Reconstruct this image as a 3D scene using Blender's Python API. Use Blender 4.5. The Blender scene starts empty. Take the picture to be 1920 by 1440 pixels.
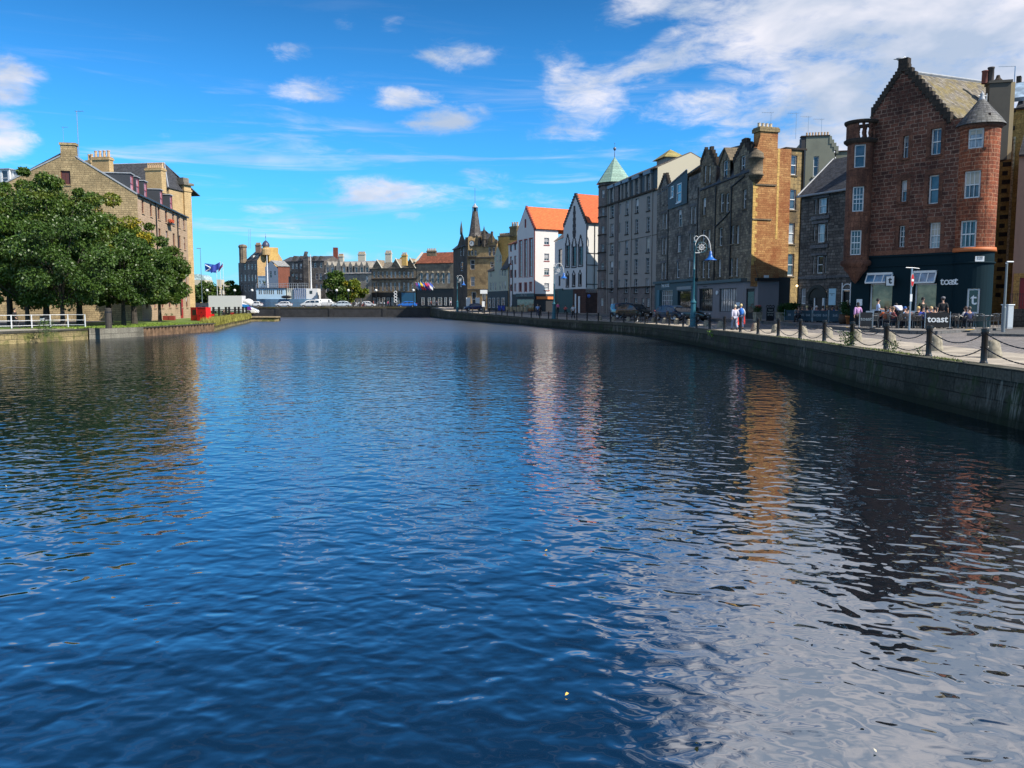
import bpy, math, random
import numpy as np
from mathutils import Vector, Matrix
R = math.radians
random.seed(7)
S = bpy.context.scene
COL = S.collection
# ---------------- camera ----------------
CZ = 1.65; FPX = 1530.0; YH = 571.0
PITCH = math.atan((720-YH)/FPX)
cam = bpy.data.cameras.new('camera'); camo = bpy.data.objects.new('camera', cam); COL.objects.link(camo)
cam.sensor_width = 36.0; cam.lens = 36.0*FPX/1920; cam.clip_start = .1; cam.clip_end = 9000
camo.location = (0, 0, CZ); camo.rotation_euler = (R(90)-PITCH, 0, 0)
S.camera = camo
S.view_settings.view_transform = 'Standard'; S.view_settings.look = 'None'
S.view_settings.exposure = 0.5; S.view_settings.gamma = 1.0
S.cycles.max_bounces = 6; S.cycles.diffuse_bounces = 2; S.cycles.glossy_bounces = 3
S.cycles.transmission_bounces = 2; S.cycles.caustics_reflective = False; S.cycles.caustics_refractive = False
SUN_AZ = -30.0; SUN_EL = 43.0       # azimuth from +X towards +Y
def ray(px, py):
    x = (px-960)/FPX; y = -(py-720)/FPX
    F = Vector((0, math.cos(PITCH), -math.sin(PITCH))); U = Vector((0, math.sin(PITCH), math.cos(PITCH)))
    return (Vector((x, 0, 0)) + U*y + F)
# ---------------- sky ----------------
W = bpy.data.worlds.new('World'); S.world = W; W.use_nodes = True
SKY_TINT = (.22, .86, 1.40)
def sky():
    nt = W.node_tree; N = nt.nodes; L = nt.links; N.clear()
    def nd(t, **k):
        n = N.new(t)
        for a, b in k.items(): setattr(n, a, b)
        return n
    def mth(op, a, b=None, c=None, clamp=False):
        n = nd('ShaderNodeMath', operation=op, use_clamp=clamp)
        for i, v in enumerate((a, b, c)):
            if v is None: continue
            if isinstance(v, (int, float)): n.inputs[i].default_value = v
            else: L.new(v, n.inputs[i])
        return n.outputs[0]
    out = nd('ShaderNodeOutputWorld'); bg = nd('ShaderNodeBackground'); L.new(bg.outputs[0], out.inputs[0])
    st = nd('ShaderNodeTexSky', sky_type='NISHITA', sun_disc=False)
    st.sun_elevation = R(SUN_EL); st.sun_rotation = R(90-SUN_AZ); st.air_density = 1.0; st.dust_density = .25; st.ozone_density = 2.2
    hs = nd('ShaderNodeVectorMath', operation='MULTIPLY'); L.new(st.outputs[0], hs.inputs[0]); hs.inputs[1].default_value = SKY_TINT
    tc = nd('ShaderNodeTexCoord'); sp = nd('ShaderNodeSeparateXYZ'); L.new(tc.outputs['Generated'], sp.inputs[0])
    az = mth('ARCTAN2', sp.outputs[0], sp.outputs[1]); el = mth('ARCSINE', sp.outputs[2])
    cb = nd('ShaderNodeCombineXYZ'); L.new(az, cb.inputs[0]); L.new(el, cb.inputs[1])
    P = cb.outputs[0]
    dk = nd('ShaderNodeMapRange', interpolation_type='SMOOTHSTEP'); L.new(el, dk.inputs[0]); dk.inputs[1].default_value = R(7); dk.inputs[2].default_value = R(33); dk.inputs[3].default_value = 1.05; dk.inputs[4].default_value = .33
    h2 = nd('ShaderNodeVectorMath', operation='SCALE'); L.new(hs.outputs[0], h2.inputs[0]); L.new(dk.outputs[0], h2.inputs['Scale'])
    hz = nd('ShaderNodeMapRange', interpolation_type='SMOOTHSTEP'); L.new(el, hz.inputs[0]); hz.inputs[1].default_value = R(-1); hz.inputs[2].default_value = R(9); hz.inputs[3].default_value = .45; hz.inputs[4].default_value = 0
    hs = nd('ShaderNodeMix', data_type='RGBA'); L.new(hz.outputs[0], hs.inputs[0]); L.new(h2.outputs[0], hs.inputs[6]); hs.inputs[7].default_value = (2.6, 4.0, 5.8, 1); sky_out = hs.outputs[2]
    def noise(sx, sy, detail, rough, dist, off):
        m = nd('ShaderNodeVectorMath', operation='MULTIPLY_ADD'); L.new(P, m.inputs[0]); m.inputs[1].default_value = (sx, sy, 1); m.inputs[2].default_value = off
        n = nd('ShaderNodeTexNoise'); n.inputs['Scale'].default_value = 1; n.inputs['Detail'].default_value = detail; n.inputs['Roughness'].default_value = rough; n.inputs['Distortion'].default_value = dist
        L.new(m.outputs[0], n.inputs['Vector']); return n.outputs['Fac']
    # cloud masses: azimuth, elevation (degrees), half-widths, weight, tilt
    C = [(9.5,19.7,3.6,1.7,1.05,.25),(14,20.2,6,2.2,1.15,.15),(20,18.6,8,3.8,1.3,.2),(28,16,9,6,1.3,0),(11,16.6,4.5,2,.9,.5),(17,17.5,5,2,.9,.4),
         (5,13.2,3.6,2.4,.85,.35),(3.5,14.6,2,2.4,.7,.4),(12.3,13,4.5,1.3,.95,.05),(23,13.0,9,4,1.12,.1),(31,10,8,7,1.25,0),(21,9,6,3,1.0,0),(17,12.5,4,2,.9,.1),(13,9.6,3,1,.4,.2),
         (-4,16.4,2.6,1.0,.9,0),(-13,14.0,3.2,.9,.95,.1),(-7.3,13.6,2.6,.7,.95,0),(-4.4,12.4,3.6,.8,1.0,.15),(-14.5,16,2.1,.7,.8,.2),(-11.3,17.8,1,.5,.6,0),(-8,18,1,.5,.5,0),
         (-9,7.5,5.6,1.0,.92,-.05),(-7,5.9,2.2,.6,.75,0),(-1.7,8.7,1.8,.8,.7,0),(-16.6,6.2,2.2,.35,.75,0),(-15.5,5.2,1.6,.3,.75,0),(-13.5,10,1.4,.35,.6,0),(-10.5,10,1.6,.45,.5,0),
         (-31.2,12.8,1.9,1.3,1.0,0),(-31.5,9.8,2.0,1.2,1.0,0),(-19,1.5,4,1.0,.6,0),(-23,10.2,4,.6,.45,0),(-3,7.0,9,.6,.5,0),(-22,9.8,4,.5,.6,0),(2,10,4,.6,.5,0),(-10,3.2,7,.4,.45,0),
         (24,29,13,8,1.4,0),(12,24,4,1.4,.85,.4),(36,24,11,9,1.3,0),(52,18,14,8,.8,0),(-48,18,10,5,.8,0),(60,35,14,9,.8,0),
         (180,32,50,20,1.3,0),(120,25,30,10,.8,0),(-110,34,48,22,1.35,0),(-170,55,60,18,1.2,0)]  # unseen clouds behind the camera, added to fill the shaded fronts
    tot = None
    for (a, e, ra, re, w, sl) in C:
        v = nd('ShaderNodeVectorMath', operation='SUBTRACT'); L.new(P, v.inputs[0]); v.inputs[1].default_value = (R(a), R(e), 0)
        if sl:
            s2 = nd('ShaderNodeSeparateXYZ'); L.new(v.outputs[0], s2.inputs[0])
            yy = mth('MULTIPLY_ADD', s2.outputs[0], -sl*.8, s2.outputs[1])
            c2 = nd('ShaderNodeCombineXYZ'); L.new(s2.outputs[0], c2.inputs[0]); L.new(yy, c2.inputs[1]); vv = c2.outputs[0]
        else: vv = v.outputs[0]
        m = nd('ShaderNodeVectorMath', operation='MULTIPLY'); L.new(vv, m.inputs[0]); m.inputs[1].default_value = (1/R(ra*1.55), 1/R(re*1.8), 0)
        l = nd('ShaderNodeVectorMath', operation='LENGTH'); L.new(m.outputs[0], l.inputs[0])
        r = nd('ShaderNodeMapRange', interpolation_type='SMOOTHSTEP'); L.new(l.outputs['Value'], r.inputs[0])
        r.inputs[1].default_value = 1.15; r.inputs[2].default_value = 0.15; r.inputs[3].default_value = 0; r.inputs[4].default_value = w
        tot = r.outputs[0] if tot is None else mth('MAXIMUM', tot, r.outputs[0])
    n1 = noise(7, 22, 7, .6, .5, (3.1, 1.7, 0)); n2 = noise(24, 60, 7, .68, .6, (7, 2, 4))
    nn = mth('MULTIPLY_ADD', n2, .5, mth('MULTIPLY', n1, .95))
    d = mth('MULTIPLY_ADD', tot, .50, mth('SUBTRACT', nn, 1.06))
    cl = nd('ShaderNodeMapRange', interpolation_type='SMOOTHERSTEP'); L.new(d, cl.inputs[0]); cl.inputs[1].default_value = -.16; cl.inputs[2].default_value = .34; cl.inputs[3].default_value = 0; cl.inputs[4].default_value = .96
    n5 = noise(3.2, 38, 6, .62, .8, (1.3, 6.1, 2)); ci = nd('ShaderNodeMapRange', interpolation_type='SMOOTHSTEP'); L.new(n5, ci.inputs[0]); ci.inputs[1].default_value = .50; ci.inputs[2].default_value = .74; ci.inputs[3].default_value = 0; ci.inputs[4].default_value = .55
    cb_ = nd('ShaderNodeMapRange', interpolation_type='SMOOTHSTEP'); L.new(el, cb_.inputs[0]); cb_.inputs[1].default_value = R(17); cb_.inputs[2].default_value = R(8); cb_.inputs[3].default_value = .1; cb_.inputs[4].default_value = 1
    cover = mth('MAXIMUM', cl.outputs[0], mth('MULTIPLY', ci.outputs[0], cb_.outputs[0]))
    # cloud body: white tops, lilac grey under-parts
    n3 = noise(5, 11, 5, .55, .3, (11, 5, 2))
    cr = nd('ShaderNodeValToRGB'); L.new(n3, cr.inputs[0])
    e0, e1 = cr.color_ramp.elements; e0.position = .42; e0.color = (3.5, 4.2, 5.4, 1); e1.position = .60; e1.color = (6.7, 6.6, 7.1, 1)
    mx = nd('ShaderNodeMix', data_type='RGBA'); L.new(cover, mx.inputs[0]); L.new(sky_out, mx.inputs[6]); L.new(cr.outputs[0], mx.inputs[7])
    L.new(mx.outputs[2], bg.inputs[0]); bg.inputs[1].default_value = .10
sky()
sun = bpy.data.lights.new('sun', 'SUN'); sun.energy = 5.0; sun.angle = R(.5); sun.color = (1, .93, .82)
suno = bpy.data.objects.new('sun', sun); COL.objects.link(suno)
sv = Vector((math.cos(R(SUN_AZ))*math.cos(R(SUN_EL)), math.sin(R(SUN_AZ))*math.cos(R(SUN_EL)), math.sin(R(SUN_EL))))
suno.rotation_euler = sv.to_track_quat('Z', 'Y').to_euler(); suno.location = (60, -60, 80)

# ---------------- objects ----------------
ORG = {}; ABS = set()
def thing(name, label, cat, loc=(0, 0, 0), rz=0, group=None, kind=None):
    o = bpy.data.objects.new(name, None); COL.objects.link(o); o.location = loc; o.rotation_euler = (0, 0, rz)
    o.empty_display_size = .3
    ORG[o.name] = Vector(loc); tag(o, label, cat, group, kind); return o
def tag(o, label=None, cat=None, group=None, kind=None):
    if label: o['label'] = label
    if cat: o['category'] = cat
    if group: o['group'] = group
    if kind: o['kind'] = kind
    return o
def dup(src, loc, rz=0, label=None, sc=1, cat=None):
    def cp(o, par):
        c = o.copy(); COL.objects.link(c)
        if par: c.parent = par
        for ch in o.children: cp(ch, c)
        return c
    r = cp(src, None); r.location = loc; r.rotation_euler = (0, 0, rz); r.scale = (sc, sc, sc)
    if label: r['label'] = label
    if cat: r['category'] = cat
    return r
ORD = 'first second third fourth fifth sixth seventh eighth ninth tenth eleventh twelfth thirteenth fourteenth fifteenth sixteenth seventeenth eighteenth nineteenth twentieth'.split()
def nth(i):
    if i < 20: return ORD[i]
    return ('twenty-' if i < 29 else 'thirty-') + ORD[(i-20) % 10] if i not in (29,) else 'thirtieth'

class MB:
    def __init__(s): s.v = []; s.f = []; s.uv = {}
    def poly(s, pts, uv=None):
        b = len(s.v); s.v += [tuple(p) for p in pts]; s.f.append(tuple(range(b, b+len(pts))))
        if uv: s.uv[len(s.f)-1] = uv
        return s
    def box(s, x0, x1, y0, y1, z0, z1, M=None):
        c = [(x0,y0,z0),(x1,y0,z0),(x1,y1,z0),(x0,y1,z0),(x0,y0,z1),(x1,y0,z1),(x1,y1,z1),(x0,y1,z1)]
        if M is not None: c = [tuple(M @ Vector(p)) for p in c]
        b = len(s.v); s.v += c
        for q in ((0,3,2,1),(4,5,6,7),(0,1,5,4),(1,2,6,5),(2,3,7,6),(3,0,4,7)): s.f.append(tuple(b+i for i in q))
        return s
    def hexa(s, c):           # 8 points bottom 4 then top 4
        b = len(s.v); s.v += [tuple(p) for p in c]
        for q in ((0,3,2,1),(4,5,6,7),(0,1,5,4),(1,2,6,5),(2,3,7,6),(3,0,4,7)): s.f.append(tuple(b+i for i in q))
        return s
    def prism(s, pts, z0, z1, cap=True):     # footprint ccw
        n = len(pts)
        for i in range(n):
            a, b = pts[i], pts[(i+1) % n]; s.poly([(a[0],a[1],z0),(b[0],b[1],z0),(b[0],b[1],z1),(a[0],a[1],z1)])
        if cap: s.poly([(p[0],p[1],z1) for p in pts]); s.poly([(p[0],p[1],z0) for p in reversed(pts)])
        return s
    def tube(s, pts, r, n=8, r2=None, cap=True):
        pts = [Vector(p) for p in pts]; b0 = len(s.v); m = len(pts)
        ref = None
        for i, p in enumerate(pts):
            t = (pts[min(i+1, m-1)]-pts[max(i-1, 0)]).normalized()
            if ref is None: ref = Vector((0,0,1)) if abs(t.z) < .9 else Vector((1,0,0))
            a = t.cross(ref).normalized(); c = a.cross(t); ref = c
            rr = r if r2 is None else r+(r2-r)*i/(m-1)
            if isinstance(r, (list, tuple)): rr = r[i]
            for k in range(n):
                w = 2*math.pi*k/n; s.v.append(tuple(p+(a*math.cos(w)+c*math.sin(w))*rr))
        for i in range(m-1):
            for k in range(n):
                k2 = (k+1) % n; s.f.append((b0+i*n+k, b0+(i+1)*n+k, b0+(i+1)*n+k2, b0+i*n+k2))
        if cap:
            s.f.append(tuple(b0+k for k in range(n))); s.f.append(tuple(b0+(m-1)*n+k for k in reversed(range(n))))
        return s
    def lathe(s, prof, c=(0,0,0), n=16, a0=0, a1=360, uvr=None):
        b0 = len(s.v); full = abs(a1-a0) >= 359.9; m = n if full else n+1
        for (r, z) in prof:
            for k in range(m):
                w = R(a0+(a1-a0)*k/n); s.v.append((c[0]+r*math.cos(w), c[1]+r*math.sin(w), c[2]+z))
        rm = max(p[0] for p in prof)
        for i in range(len(prof)-1):
            for k in range(n):
                k2 = (k+1) % m; s.f.append((b0+i*m+k, b0+i*m+k2, b0+(i+1)*m+k2, b0+(i+1)*m+k))
                u0 = R(a1-a0)*rm*k/n; u1 = R(a1-a0)*rm*(k+1)/n
                s.uv[len(s.f)-1] = [(u0,c[2]+prof[i][1]),(u1,c[2]+prof[i][1]),(u1,c[2]+prof[i+1][1]),(u0,c[2]+prof[i+1][1])]
        return s
    def ball(s, c, r, n=10, m=6, sc=(1,1,1)):
        pr = [(max(.001, math.sin(math.pi*i/m))*r, -math.cos(math.pi*i/m)*r) for i in range(m+1)]
        b = len(s.v); s.lathe(pr, (0,0,0), n)
        for i in range(b, len(s.v)):
            v = s.v[i]; s.v[i] = (c[0]+v[0]*sc[0], c[1]+v[1]*sc[1], c[2]+v[2]*sc[2])
        return s
    def xf(s, M):
        s.v = [tuple(M @ Vector(p)) for p in s.v]; return s
    def build(s, name, mat, parent=None, smooth=False, root=None):
        me = bpy.data.meshes.new(name)
        off = Vector((0,0,0)); p = parent
        while p is not None:
            if p.type == 'EMPTY': off = Vector(ORG.get(p.name, (0,0,0))) if p.name in ABS else Vector((0,0,0)); break
            p = p.parent
        vs = [(a-off.x, b-off.y, c-off.z) for a, b, c in s.v] if off.length else s.v
        me.from_pydata(vs, [], s.f)
        uvl = me.uv_layers.new(name='UVMap').data
        V = s.v
        for fi, pl in enumerate(me.polygons):
            if fi in s.uv:
                for li, q in zip(pl.loop_indices, s.uv[fi]): uvl[li].uv = q
                continue
            n = pl.normal
            if abs(n.z) > .95:
                for li in pl.loop_indices:
                    v = V[me.loops[li].vertex_index]; uvl[li].uv = (v[0], v[1])
            else:
                h = math.hypot(n.x, n.y); t = (-n.y/h, n.x/h)
                for li in pl.loop_indices:
                    v = V[me.loops[li].vertex_index]; uvl[li].uv = (v[0]*t[0]+v[1]*t[1], v[2]/max(h, .2))
        if smooth: me.polygons.foreach_set('use_smooth', [True]*len(me.polygons))
        me.materials.append(mat); o = bpy.data.objects.new(name, me); COL.objects.link(o)
        if parent is not None: o.parent = parent
        return o
def bthing(name, label, cat, loc, group=None):     # thing whose parts are given in world coordinates
    o = thing(name, label, cat, loc, 0, group); ABS.add(o.name); return o

# ---------------- materials ----------------
MC = {}
class NT:
    def __init__(s, name):
        s.m = bpy.data.materials.new(name); s.m.use_nodes = True; s.t = s.m.node_tree; s.N = s.t.nodes; s.L = s.t.links
        s.b = s.N['Principled BSDF']
    def n(s, t, **k):
        x = s.N.new(t)
        for a, b in k.items(): setattr(x, a, b)
        return x
    def set(s, sock, v):
        if isinstance(v, bpy.types.NodeSocket): s.L.new(v, sock)
        else: sock.default_value = v
    def math(s, op, a, b=0.0, c=0.0, clamp=False):
        x = s.n('ShaderNodeMath', operation=op, use_clamp=clamp)
        s.set(x.inputs[0], a); s.set(x.inputs[1], b); s.set(x.inputs[2], c); return x.outputs[0]
    def noise(s, vec, scale, detail=4, rough=.55, dist=0, sc=None):
        if sc:
            q = s.n('ShaderNodeVectorMath', operation='MULTIPLY'); s.L.new(vec, q.inputs[0]); q.inputs[1].default_value = sc; vec = q.outputs[0]
        x = s.n('ShaderNodeTexNoise'); s.L.new(vec, x.inputs['Vector']); x.inputs['Scale'].default_value = scale
        x.inputs['Detail'].default_value = detail; x.inputs['Roughness'].default_value = rough; x.inputs['Distortion'].default_value = dist; return x.outputs['Fac']
    def mix(s, f, a, b, blend='MIX'):
        x = s.n('ShaderNodeMix', data_type='RGBA', blend_type=blend); s.set(x.inputs[0], f)
        for i, v in ((6, a), (7, b)): s.set(x.inputs[i], (*v, 1) if isinstance(v, tuple) and len(v) == 3 else v)
        return x.outputs[2]
    def rng(s, v, a, b, c=0., d=1.):
        x = s.n('ShaderNodeMapRange', interpolation_type='SMOOTHSTEP'); s.set(x.inputs[0], v)
        for i, q in enumerate((a, b, c, d)): x.inputs[i+1].default_value = q
        return x.outputs[0]
    def bump(s, h, strength, dist):
        x = s.n('ShaderNodeBump'); x.inputs['Strength'].default_value = strength; x.inputs['Distance'].default_value = dist; s.L.new(h, x.inputs['Height']); s.L.new(x.outputs[0], s.b.inputs['Normal'])
    def uv(s): return s.n('ShaderNodeTexCoord').outputs['UV']
    def obj(s): return s.n('ShaderNodeTexCoord').outputs['Object']
    def pos(s): return s.n('ShaderNodeNewGeometry').outputs['Position']
def plain(name, c, rough=.6, metal=0, var=.12, scale=3.0, spec=None, bump=0):
    key = ('p', name)
    if key in MC: return MC[key]
    t = NT(name); f = t.noise(t.pos(), scale, 5, .6)
    f = t.rng(f, .3, .7)
    t.set(t.b.inputs['Base Color'], t.mix(f, tuple(x*(1-var) for x in c), tuple(min(1, x*(1+var)) for x in c)))
    t.b.inputs['Roughness'].default_value = rough; t.b.inputs['Metallic'].default_value = metal
    if bump: t.bump(t.noise(t.pos(), scale*8, 3), .5, bump)
    MC[key] = t.m; return t.m
def stone(name, c1, c2, mortar, bw=.45, bh=.22, soot=(.03,.03,.035), sootamt=.4, msize=.015, rub=.03, moss=None, streak=None, tide=None):
    key = ('s', name)
    if key in MC: return MC[key]
    t = NT(name); uv = t.uv()
    nz = t.n('ShaderNodeTexNoise'); t.L.new(uv, nz.inputs['Vector']); nz.inputs['Scale'].default_value = 2.2; nz.inputs['Detail'].default_value = 3
    sb = t.n('ShaderNodeVectorMath', operation='MULTIPLY_ADD'); t.L.new(nz.outputs['Color'], sb.inputs[0]); sb.inputs[1].default_value = (rub*3, rub*2, 0); t.L.new(uv, sb.inputs[2])
    br = t.n('ShaderNodeTexBrick'); t.L.new(sb.outputs[0], br.inputs['Vector']); br.inputs['Scale'].default_value = 1
    br.offset_frequency = 2; br.squash = .7; br.squash_frequency = 3
    br.inputs['Brick Width'].default_value = bw; br.inputs['Row Height'].default_value = bh; br.inputs['Mortar Size'].default_value = msize; br.inputs['Mortar Smooth'].default_value = .3; br.inputs['Bias'].default_value = 0
    br.inputs['Color1'].default_value = (*c1, 1); br.inputs['Color2'].default_value = (*c2, 1); br.inputs['Mortar'].default_value = (*mortar, 1)
    ob = t.obj()
    f1 = t.rng(t.noise(ob, .35, 6, .65, .6), .42, .68, 0, sootamt)
    f2 = t.rng(t.noise(uv, 1.1, 5, .7, 0, (2.2, .35, 1)), .45, .75, 0, sootamt*.8)
    c = t.mix(f1, br.outputs['Color'], soot); c = t.mix(f2, c, soot)
    g = t.rng(t.noise(uv, 9, 4, .6), .3, .7, .72, 1.25)
    cc = t.n('ShaderNodeVectorMath', operation='SCALE'); t.L.new(c, cc.inputs[0]); t.L.new(g, cc.inputs['Scale']); c = cc.outputs[0]
    if moss: c = t.mix(t.rng(t.noise(ob, .8, 6, .7), .5, .62, 0, .8), c, moss)
    if streak: c = t.mix(t.math('MULTIPLY', t.rng(t.noise(uv, 1.0, 5, .75, 0, (5, .5, 1)), .52, .62, 0, .7), t.rng(t.noise(uv, .12, 2, .5), .5, .6)), c, streak)
    if tide:
        s3 = t.n('ShaderNodeSeparateXYZ'); t.L.new(t.pos(), s3.inputs[0]); c = t.mix(t.rng(t.math('ADD', s3.outputs[2], t.math('MULTIPLY', t.noise(uv, 1.5, 4), .5)), -.75, -1.05, 0, .85), c, tide)
    t.L.new(c, t.b.inputs['Base Color']); t.b.inputs['Roughness'].default_value = .9; t.b.inputs['Specular IOR Level'].default_value = .2
    h = t.math('SUBTRACT', t.math('MULTIPLY', t.noise(uv, 7, 4), .6), br.outputs['Fac'])
    t.bump(h, .7, .025); MC[key] = t.m; return t.m
def render_wall(name, c, dirt=.25, dc=(.12,.12,.12)):      # harled or painted wall
    key = ('r', name)
    if key in MC: return MC[key]
    t = NT(name); uv = t.uv(); ob = t.obj()
    f2 = t.rng(t.noise(uv, .9, 6, .7, 0, (2.5, .3, 1)), .48, .8, 0, dirt); f1 = t.rng(t.noise(ob, .5, 6, .65), .5, .75, 0, dirt)
    col = t.mix(f2, c, dc); col = t.mix(f1, col, dc); t.L.new(col, t.b.inputs['Base Color']); t.b.inputs['Roughness'].default_value = .85
    t.bump(t.noise(uv, 30, 3), .3, .01); MC[key] = t.m; return t.m
def roof(name, c, tw=.3, th=.22, var=.35, moss=None, rough=.6, mossamt=.7):
    key = ('f', name)
    if key in MC: return MC[key]
    t = NT(name); uv = t.uv(); br = t.n('ShaderNodeTexBrick'); t.L.new(uv, br.inputs['Vector']); br.inputs['Scale'].default_value = 1
    br.inputs['Brick Width'].default_value = tw; br.inputs['Row Height'].default_value = th; br.inputs['Mortar Size'].default_value = .012; br.inputs['Mortar Smooth'].default_value = .2
    br.inputs['Color1'].default_value = (*[x*(1-var) for x in c], 1); br.inputs['Color2'].default_value = (*[min(1, x*(1+var)) for x in c], 1); br.inputs['Mortar'].default_value = (*[x*.35 for x in c], 1)
    col = br.outputs['Color']
    if moss: col = t.mix(t.rng(t.noise(t.obj(), .9, 6, .75), .42, .62, 0, mossamt), col, moss)
    g = t.rng(t.noise(uv, 4, 5, .7), .3, .7, .75, 1.2); cc = t.n('ShaderNodeVectorMath', operation='SCALE'); t.L.new(col, cc.inputs[0]); t.L.new(g, cc.inputs['Scale'])
    t.L.new(cc.outputs[0], t.b.inputs['Base Color']); t.b.inputs['Roughness'].default_value = rough
    s2 = t.n('ShaderNodeSeparateXYZ'); t.L.new(uv, s2.inputs[0]); saw = t.math('FRACT', t.math('DIVIDE', s2.outputs[1], th))
    t.bump(t.math('SUBTRACT', t.math('MULTIPLY', saw, -.7), br.outputs['Fac']), .8, .02); MC[key] = t.m; return t.m
def pantile(name, c):
    key = ('t', name)
    if key in MC: return MC[key]
    t = NT(name); uv = t.uv(); s2 = t.n('ShaderNodeSeparateXYZ'); t.L.new(uv, s2.inputs[0])
    w = t.math('SINE', t.math('MULTIPLY', s2.outputs[0], 2*math.pi/.28)); saw = t.math('FRACT', t.math('DIVIDE', s2.outputs[1], .33))
    f = t.rng(t.noise(t.obj(), 2, 5, .7), .3, .7); col = t.mix(f, tuple(x*.8 for x in c), tuple(min(1, x*1.15) for x in c))
    col = t.mix(t.rng(w, -1., -.4, .55, 0), col, tuple(x*.35 for x in c)); col = t.mix(t.rng(saw, .0, .14, .45, 0), col, tuple(x*.4 for x in c))
    t.L.new(col, t.b.inputs['Base Color']); t.b.inputs['Roughness'].default_value = .75
    t.bump(t.math('ADD', w, t.math('MULTIPLY', saw, -.6)), .8, .04); MC[key] = t.m; return t.m
def glass(name='window_glass', base=(.03,.04,.05), blind=.35, bc=(.42,.44,.46)):
    key = ('g', name)
    if key in MC: return MC[key]
    t = NT(name); oi = t.n('ShaderNodeObjectInfo'); uv = t.uv()
    rnd = oi.outputs['Random']
    f = t.math('GREATER_THAN', rnd, 1-blind)
    cur = t.rng(t.noise(uv, 2, 2, .5, 0, (6, .4, 1)), .4, .6, .55, 1.0)
    v = t.n('ShaderNodeVectorMath', operation='SCALE'); v.inputs[0].default_value = bc; t.L.new(cur, v.inputs['Scale'])
    inner = t.mix(t.rng(t.noise(uv, 1.3, 3), .4, .7), base, tuple(x*2.2+.01 for x in base))
    t.L.new(t.mix(f, inner, v.outputs[0]), t.b.inputs['Base Color'])
    t.b.inputs['Roughness'].default_value = .04; t.b.inputs['IOR'].default_value = 1.7
    t.bump(t.noise(t.pos(), .9, 2), .12, .05); MC[key] = t.m; return t.m
def paint(name, c, rough=.3, metal=0, coat=0):
    key = ('c', name)
    if key in MC: return MC[key]
    t = NT(name); f = t.rng(t.noise(t.pos(), 6, 5, .6), .35, .75, 0, .3)
    t.L.new(t.mix(f, c, tuple(x*.72 for x in c)), t.b.inputs['Base Color']); t.b.inputs['Roughness'].default_value = rough; t.b.inputs['Metallic'].default_value = metal; t.b.inputs['Coat Weight'].default_value = coat
    MC[key] = t.m; return t.m
def emis(name, c, st):
    t = NT(name); t.b.inputs['Base Color'].default_value = (*c, 1); t.b.inputs['Emission Color'].default_value = (*c, 1); t.b.inputs['Emission Strength'].default_value = st; return t.m
WHITE = paint('white_paint', (.72,.73,.74), .45); BLACK = paint('black_paint', (.012,.013,.016), .4); GL = glass()
SLATE = roof('slate', (.05,.052,.06)); CHIMPOT = plain('clay_pot', (.52,.36,.22), .8); LEAD = plain('lead_flashing', (.32,.34,.37), .5)
STEEL = paint('steel', (.45,.47,.5), .35, .8); RUBBER = paint('rubber', (.02,.02,.02), .8); ALU = paint('aluminium', (.22,.21,.20), .35, .8)
GLD = glass('dark_glass', (.012,.014,.018), .12)

# ---------------- facade tools ----------------
class Fac:
    def __init__(s, A, B):
        s.A = Vector((A[0], A[1], 0)); d = Vector((B[0]-A[0], B[1]-A[1], 0)); s.len = d.length; s.e = d.normalized(); s.n = Vector((s.e.y, -s.e.x, 0))
    def P(s, u, z, out=0): p = s.A+s.e*u+s.n*out; return (p.x, p.y, z)
    def hit(s, px, py, out=0):
        d = ray(px, py); o = Vector((0, 0, CZ)); k = s.n.dot(s.A+s.n*out-o)/s.n.dot(d); q = o+d*k; return ((q-s.A).dot(s.e), q.z)
    def z(s, px, py): return s.hit(px, py)[1]
    def u(s, px, py): return s.hit(px, py)[0]
    def bx(s, mb, u0, u1, z0, z1, o0, o1):     # box between outward offsets o0<o1
        mb.hexa([s.P(u0,z0,o1), s.P(u1,z0,o1), s.P(u1,z0,o0), s.P(u0,z0,o0), s.P(u0,z1,o1), s.P(u1,z1,o1), s.P(u1,z1,o0), s.P(u0,z1,o0)])
class Cyl:          # round wall; u runs along the surface, u = 0 faces the street
    def __init__(s, c, r): s.c = Vector((c[0], c[1], 0)); s.r = r; s.a = math.atan2(-c[1], -c[0])
    def P(s, u, z, out=0): a = s.a+u/s.r; return (s.c.x+(s.r+out)*math.cos(a), s.c.y+(s.r+out)*math.sin(a), z)
    bx = Fac.bx
    def op(s, xl, xr, yt, yb, pc):      # opening measured in the photograph
        d = s.c.y-s.r*.85; rp = s.r*FPX/s.c.y
        g = lambda x: s.r*math.asin(max(-.98, min(.98, (x-pc)/rp)))
        return (g(xl), g(xr), px2(xl, yb, d)[2], px2(xl, yt, d)[2])
    def wall(s, mb, z0, z1, ops=(), a0=-180, a1=180, n=32, dep=.22):
        u0, u1 = R(a0)*s.r, R(a1)*s.r; wall(mb, s, [(u0,z0),(u1,z0),(u1,z1),(u0,z1)], ops, dep, 0, [u0+(u1-u0)*i/n for i in range(n+1)])
def xy_at(px, d): return (d*(px-960)/(FPX*math.cos(PITCH)+ (0)*1), d)
def gp(px, py, z):                            # ground point seen at a pixel
    d = ray(px, py); k = (z-CZ)/d.z; return (d.x*k, d.y*k, z)
def px2(px, py, Y):                           # point at distance Y
    d = ray(px, py); k = Y/d.y; return (d.x*k, Y, CZ+d.z*k)
def corner(px, Y, py=500): q = px2(px, py, Y); return (q[0], Y)
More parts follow.
